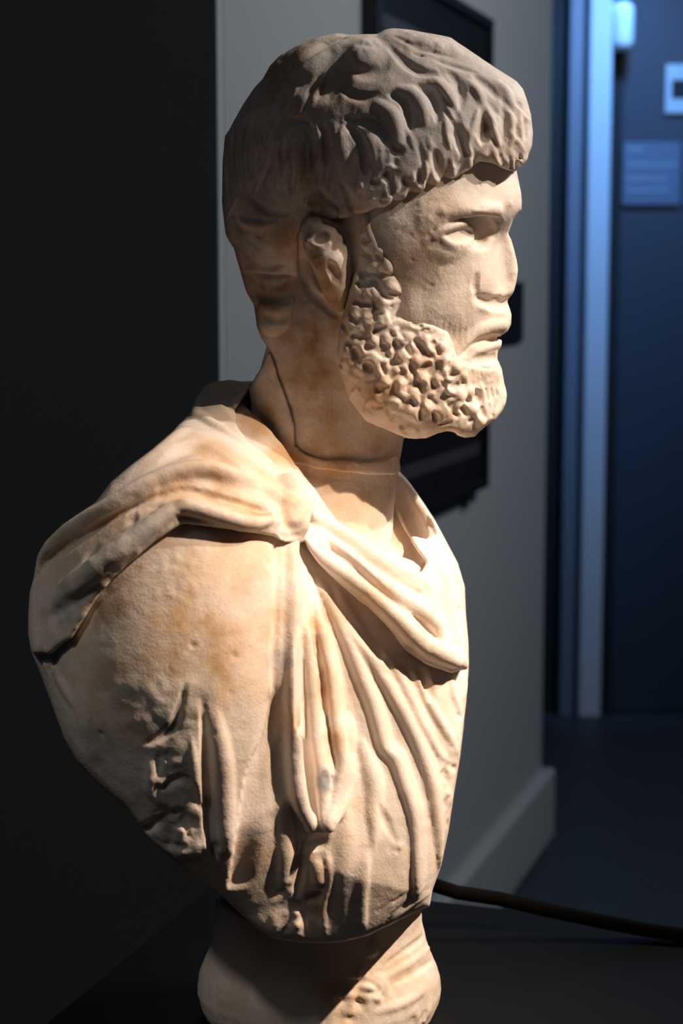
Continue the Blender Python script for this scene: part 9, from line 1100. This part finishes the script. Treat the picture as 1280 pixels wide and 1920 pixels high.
# ---------------------------------------------------------------- marble
def marble():
    m = bpy.data.materials.new('weathered_marble'); m.use_nodes = True; nt = m.node_tree; L = nt.links.new; b = nt.nodes['Principled BSDF']
    tc = nt.nodes.new('ShaderNodeTexCoord'); ob = tc.outputs['Object']
    def noise(s, det=5, dist=0, rough=.55):
        n = nt.nodes.new('ShaderNodeTexNoise'); n.inputs['Scale'].default_value = s; n.inputs['Detail'].default_value = det
        n.inputs['Distortion'].default_value = dist; n.inputs['Roughness'].default_value = rough; L(ob, n.inputs['Vector']); return n.outputs['Fac']
    def ramp(f, a, c):
        r = nt.nodes.new('ShaderNodeMapRange'); r.interpolation_type = 'SMOOTHSTEP'; r.inputs[1].default_value = a; r.inputs[2].default_value = c; L(f, r.inputs[0]); return r.outputs[0]
    def mul(a, c):
        r = nt.nodes.new('ShaderNodeMath'); r.operation = 'MULTIPLY'; L(a, r.inputs[0])
        if isinstance(c, float): r.inputs[1].default_value = c
        else: L(c, r.inputs[1])
        return r.outputs[0]
    def mix(f, a, col, mode='MIX'):
        x = nt.nodes.new('ShaderNodeMix'); x.data_type = 'RGBA'; x.blend_type = mode; L(f, x.inputs[0])
        if isinstance(a, tuple): x.inputs[6].default_value = (*a, 1)
        else: L(a, x.inputs[6])
        if isinstance(col, tuple): x.inputs[7].default_value = (*col, 1)
        else: L(col, x.inputs[7])
        return x.outputs[2]
    def attr(n):
        a = nt.nodes.new('ShaderNodeAttribute'); a.attribute_name = n; s = nt.nodes.new('ShaderNodeSeparateColor'); L(a.outputs['Color'], s.inputs[0]); return [*s.outputs[:3], a.outputs['Alpha']]
    st = attr('stain_and_shade')
    c = mix(ramp(noise(9, 6), .35, .68), (.72, .615, .53), (.82, .74, .67))
    c = mix(mul(ramp(noise(22, 6, .6), .5, .72), .45), c, (.62, .47, .32))              # yellowish patina
    c = mix(mul(ramp(noise(14, 5, 1.2), .56, .72), .35), c, (.50, .48, .46))            # grey veins
    br = nt.nodes.new('ShaderNodeMath'); br.operation = 'MULTIPLY_ADD'; L(ramp(noise(38, 6), .3, .7), br.inputs[0]); br.inputs[1].default_value = .9; br.inputs[2].default_value = .25
    c = mix(mul(st[3], br.outputs[0]), c, (.60, .345, .14))                             # ochre patina; on the beard also paints warm bounce from the chest
    c = mix(mul(st[0], br.outputs[0]), c, (.34, .19, .075))                             # rust-brown stains; also painted shade on neck and nape, bounce on beard
    c = mix(mul(st[1], br.outputs[0]), c, (.30, .31, .31))                              # grey stains, and a greyer back of the hair
    c = mix(mul(st[2], br.outputs[0]), c, (.10, .085, .075))                            # dark breaks
    c = mix(mul(ramp(noise(420, 3), .62, .74), .22), c, (.30, .22, .15))                # fine specks
    L(c, b.inputs['Base Color'])
    b.inputs['Roughness'].default_value = .58; b.inputs['Specular IOR Level'].default_value = .35
    b.inputs['Subsurface Weight'].default_value = .16; b.inputs['Subsurface Radius'].default_value = (1, .6, .35); b.inputs['Subsurface Scale'].default_value = .004
    bp = nt.nodes.new('ShaderNodeBump'); bp.inputs['Strength'].default_value = .35; bp.inputs['Distance'].default_value = .0011; L(noise(480, 4, 0, .65), bp.inputs['Height'])
    b2 = nt.nodes.new('ShaderNodeBump'); b2.inputs['Strength'].default_value = .07; b2.inputs['Distance'].default_value = .003; L(noise(130, 5), b2.inputs['Height']); L(bp.outputs[0], b2.inputs['Normal'])
    L(b2.outputs[0], b.inputs['Normal'])
    return m
MARBLE = marble()
# ---------------------------------------------------------------- the bust: carve every block, then skin it
bust = empty('marble_bust', ORG, 'weathered marble bust of a bearded man in a draped cloak on the black plinth', 'bust')
blocks = {}
for op, name, a in CARVING:
    if op == 'block': blocks[name] = Block(*a)
    elif op == 'take': op_take(blocks[name], blocks[a[0]], a[1])
    else: OPS[op](blocks[name], *a)
def stain_and_shade_of(V):
    c = np.zeros((len(V), 4), np.float32)
    wob = vnoise(V, 9, 3) * .28 + vnoise(V, 3.5, 4) * .16
    for x, y, z, r, ch, s in STAINS_AND_SHADE:
        dd = np.sqrt((V[:, 0] - x) ** 2 + (V[:, 1] - y) ** 2 + (V[:, 2] - z) ** 2) / r + wob
        t = np.clip(1.25 - dd, 0, 1); c[:, ch] = np.maximum(c[:, ch], s * t * t * (3 - 2 * t))
    return c
for key, name, label in (('skin', 'head', None), ('hair', 'hair', None), ('beard', 'beard', None), ('tunic', 'tunic', None), ('cloak', 'cloak', None), ('shard', 'neck_repair', 'brownish wedge of stone repairing the neck'), ('socle', 'pedestal_base', None)):
    V, Q = skin_of(blocks[key]); blocks[key].f = None if key not in ('skin',) else blocks[key].f
    me = bpy.data.meshes.new(name); n, k = len(V), len(Q)
    me.vertices.add(n); me.vertices.foreach_set('co', (V * .001).astype(np.float32).ravel())
    me.loops.add(k * 4); me.loops.foreach_set('vertex_index', Q.astype(np.int32).ravel())
    me.polygons.add(k); me.polygons.foreach_set('loop_start', np.arange(0, k * 4, 4, dtype=np.int32)); me.polygons.foreach_set('loop_total', np.full(k, 4, np.int32))
    me.polygons.foreach_set('use_smooth', np.ones(k, bool)); me.update(); me.validate()
    at = me.color_attributes.new('stain_and_shade', 'FLOAT_COLOR', 'POINT'); at.data.foreach_set('color', stain_and_shade_of(V).ravel())
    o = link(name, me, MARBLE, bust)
    if label: o['label'] = label
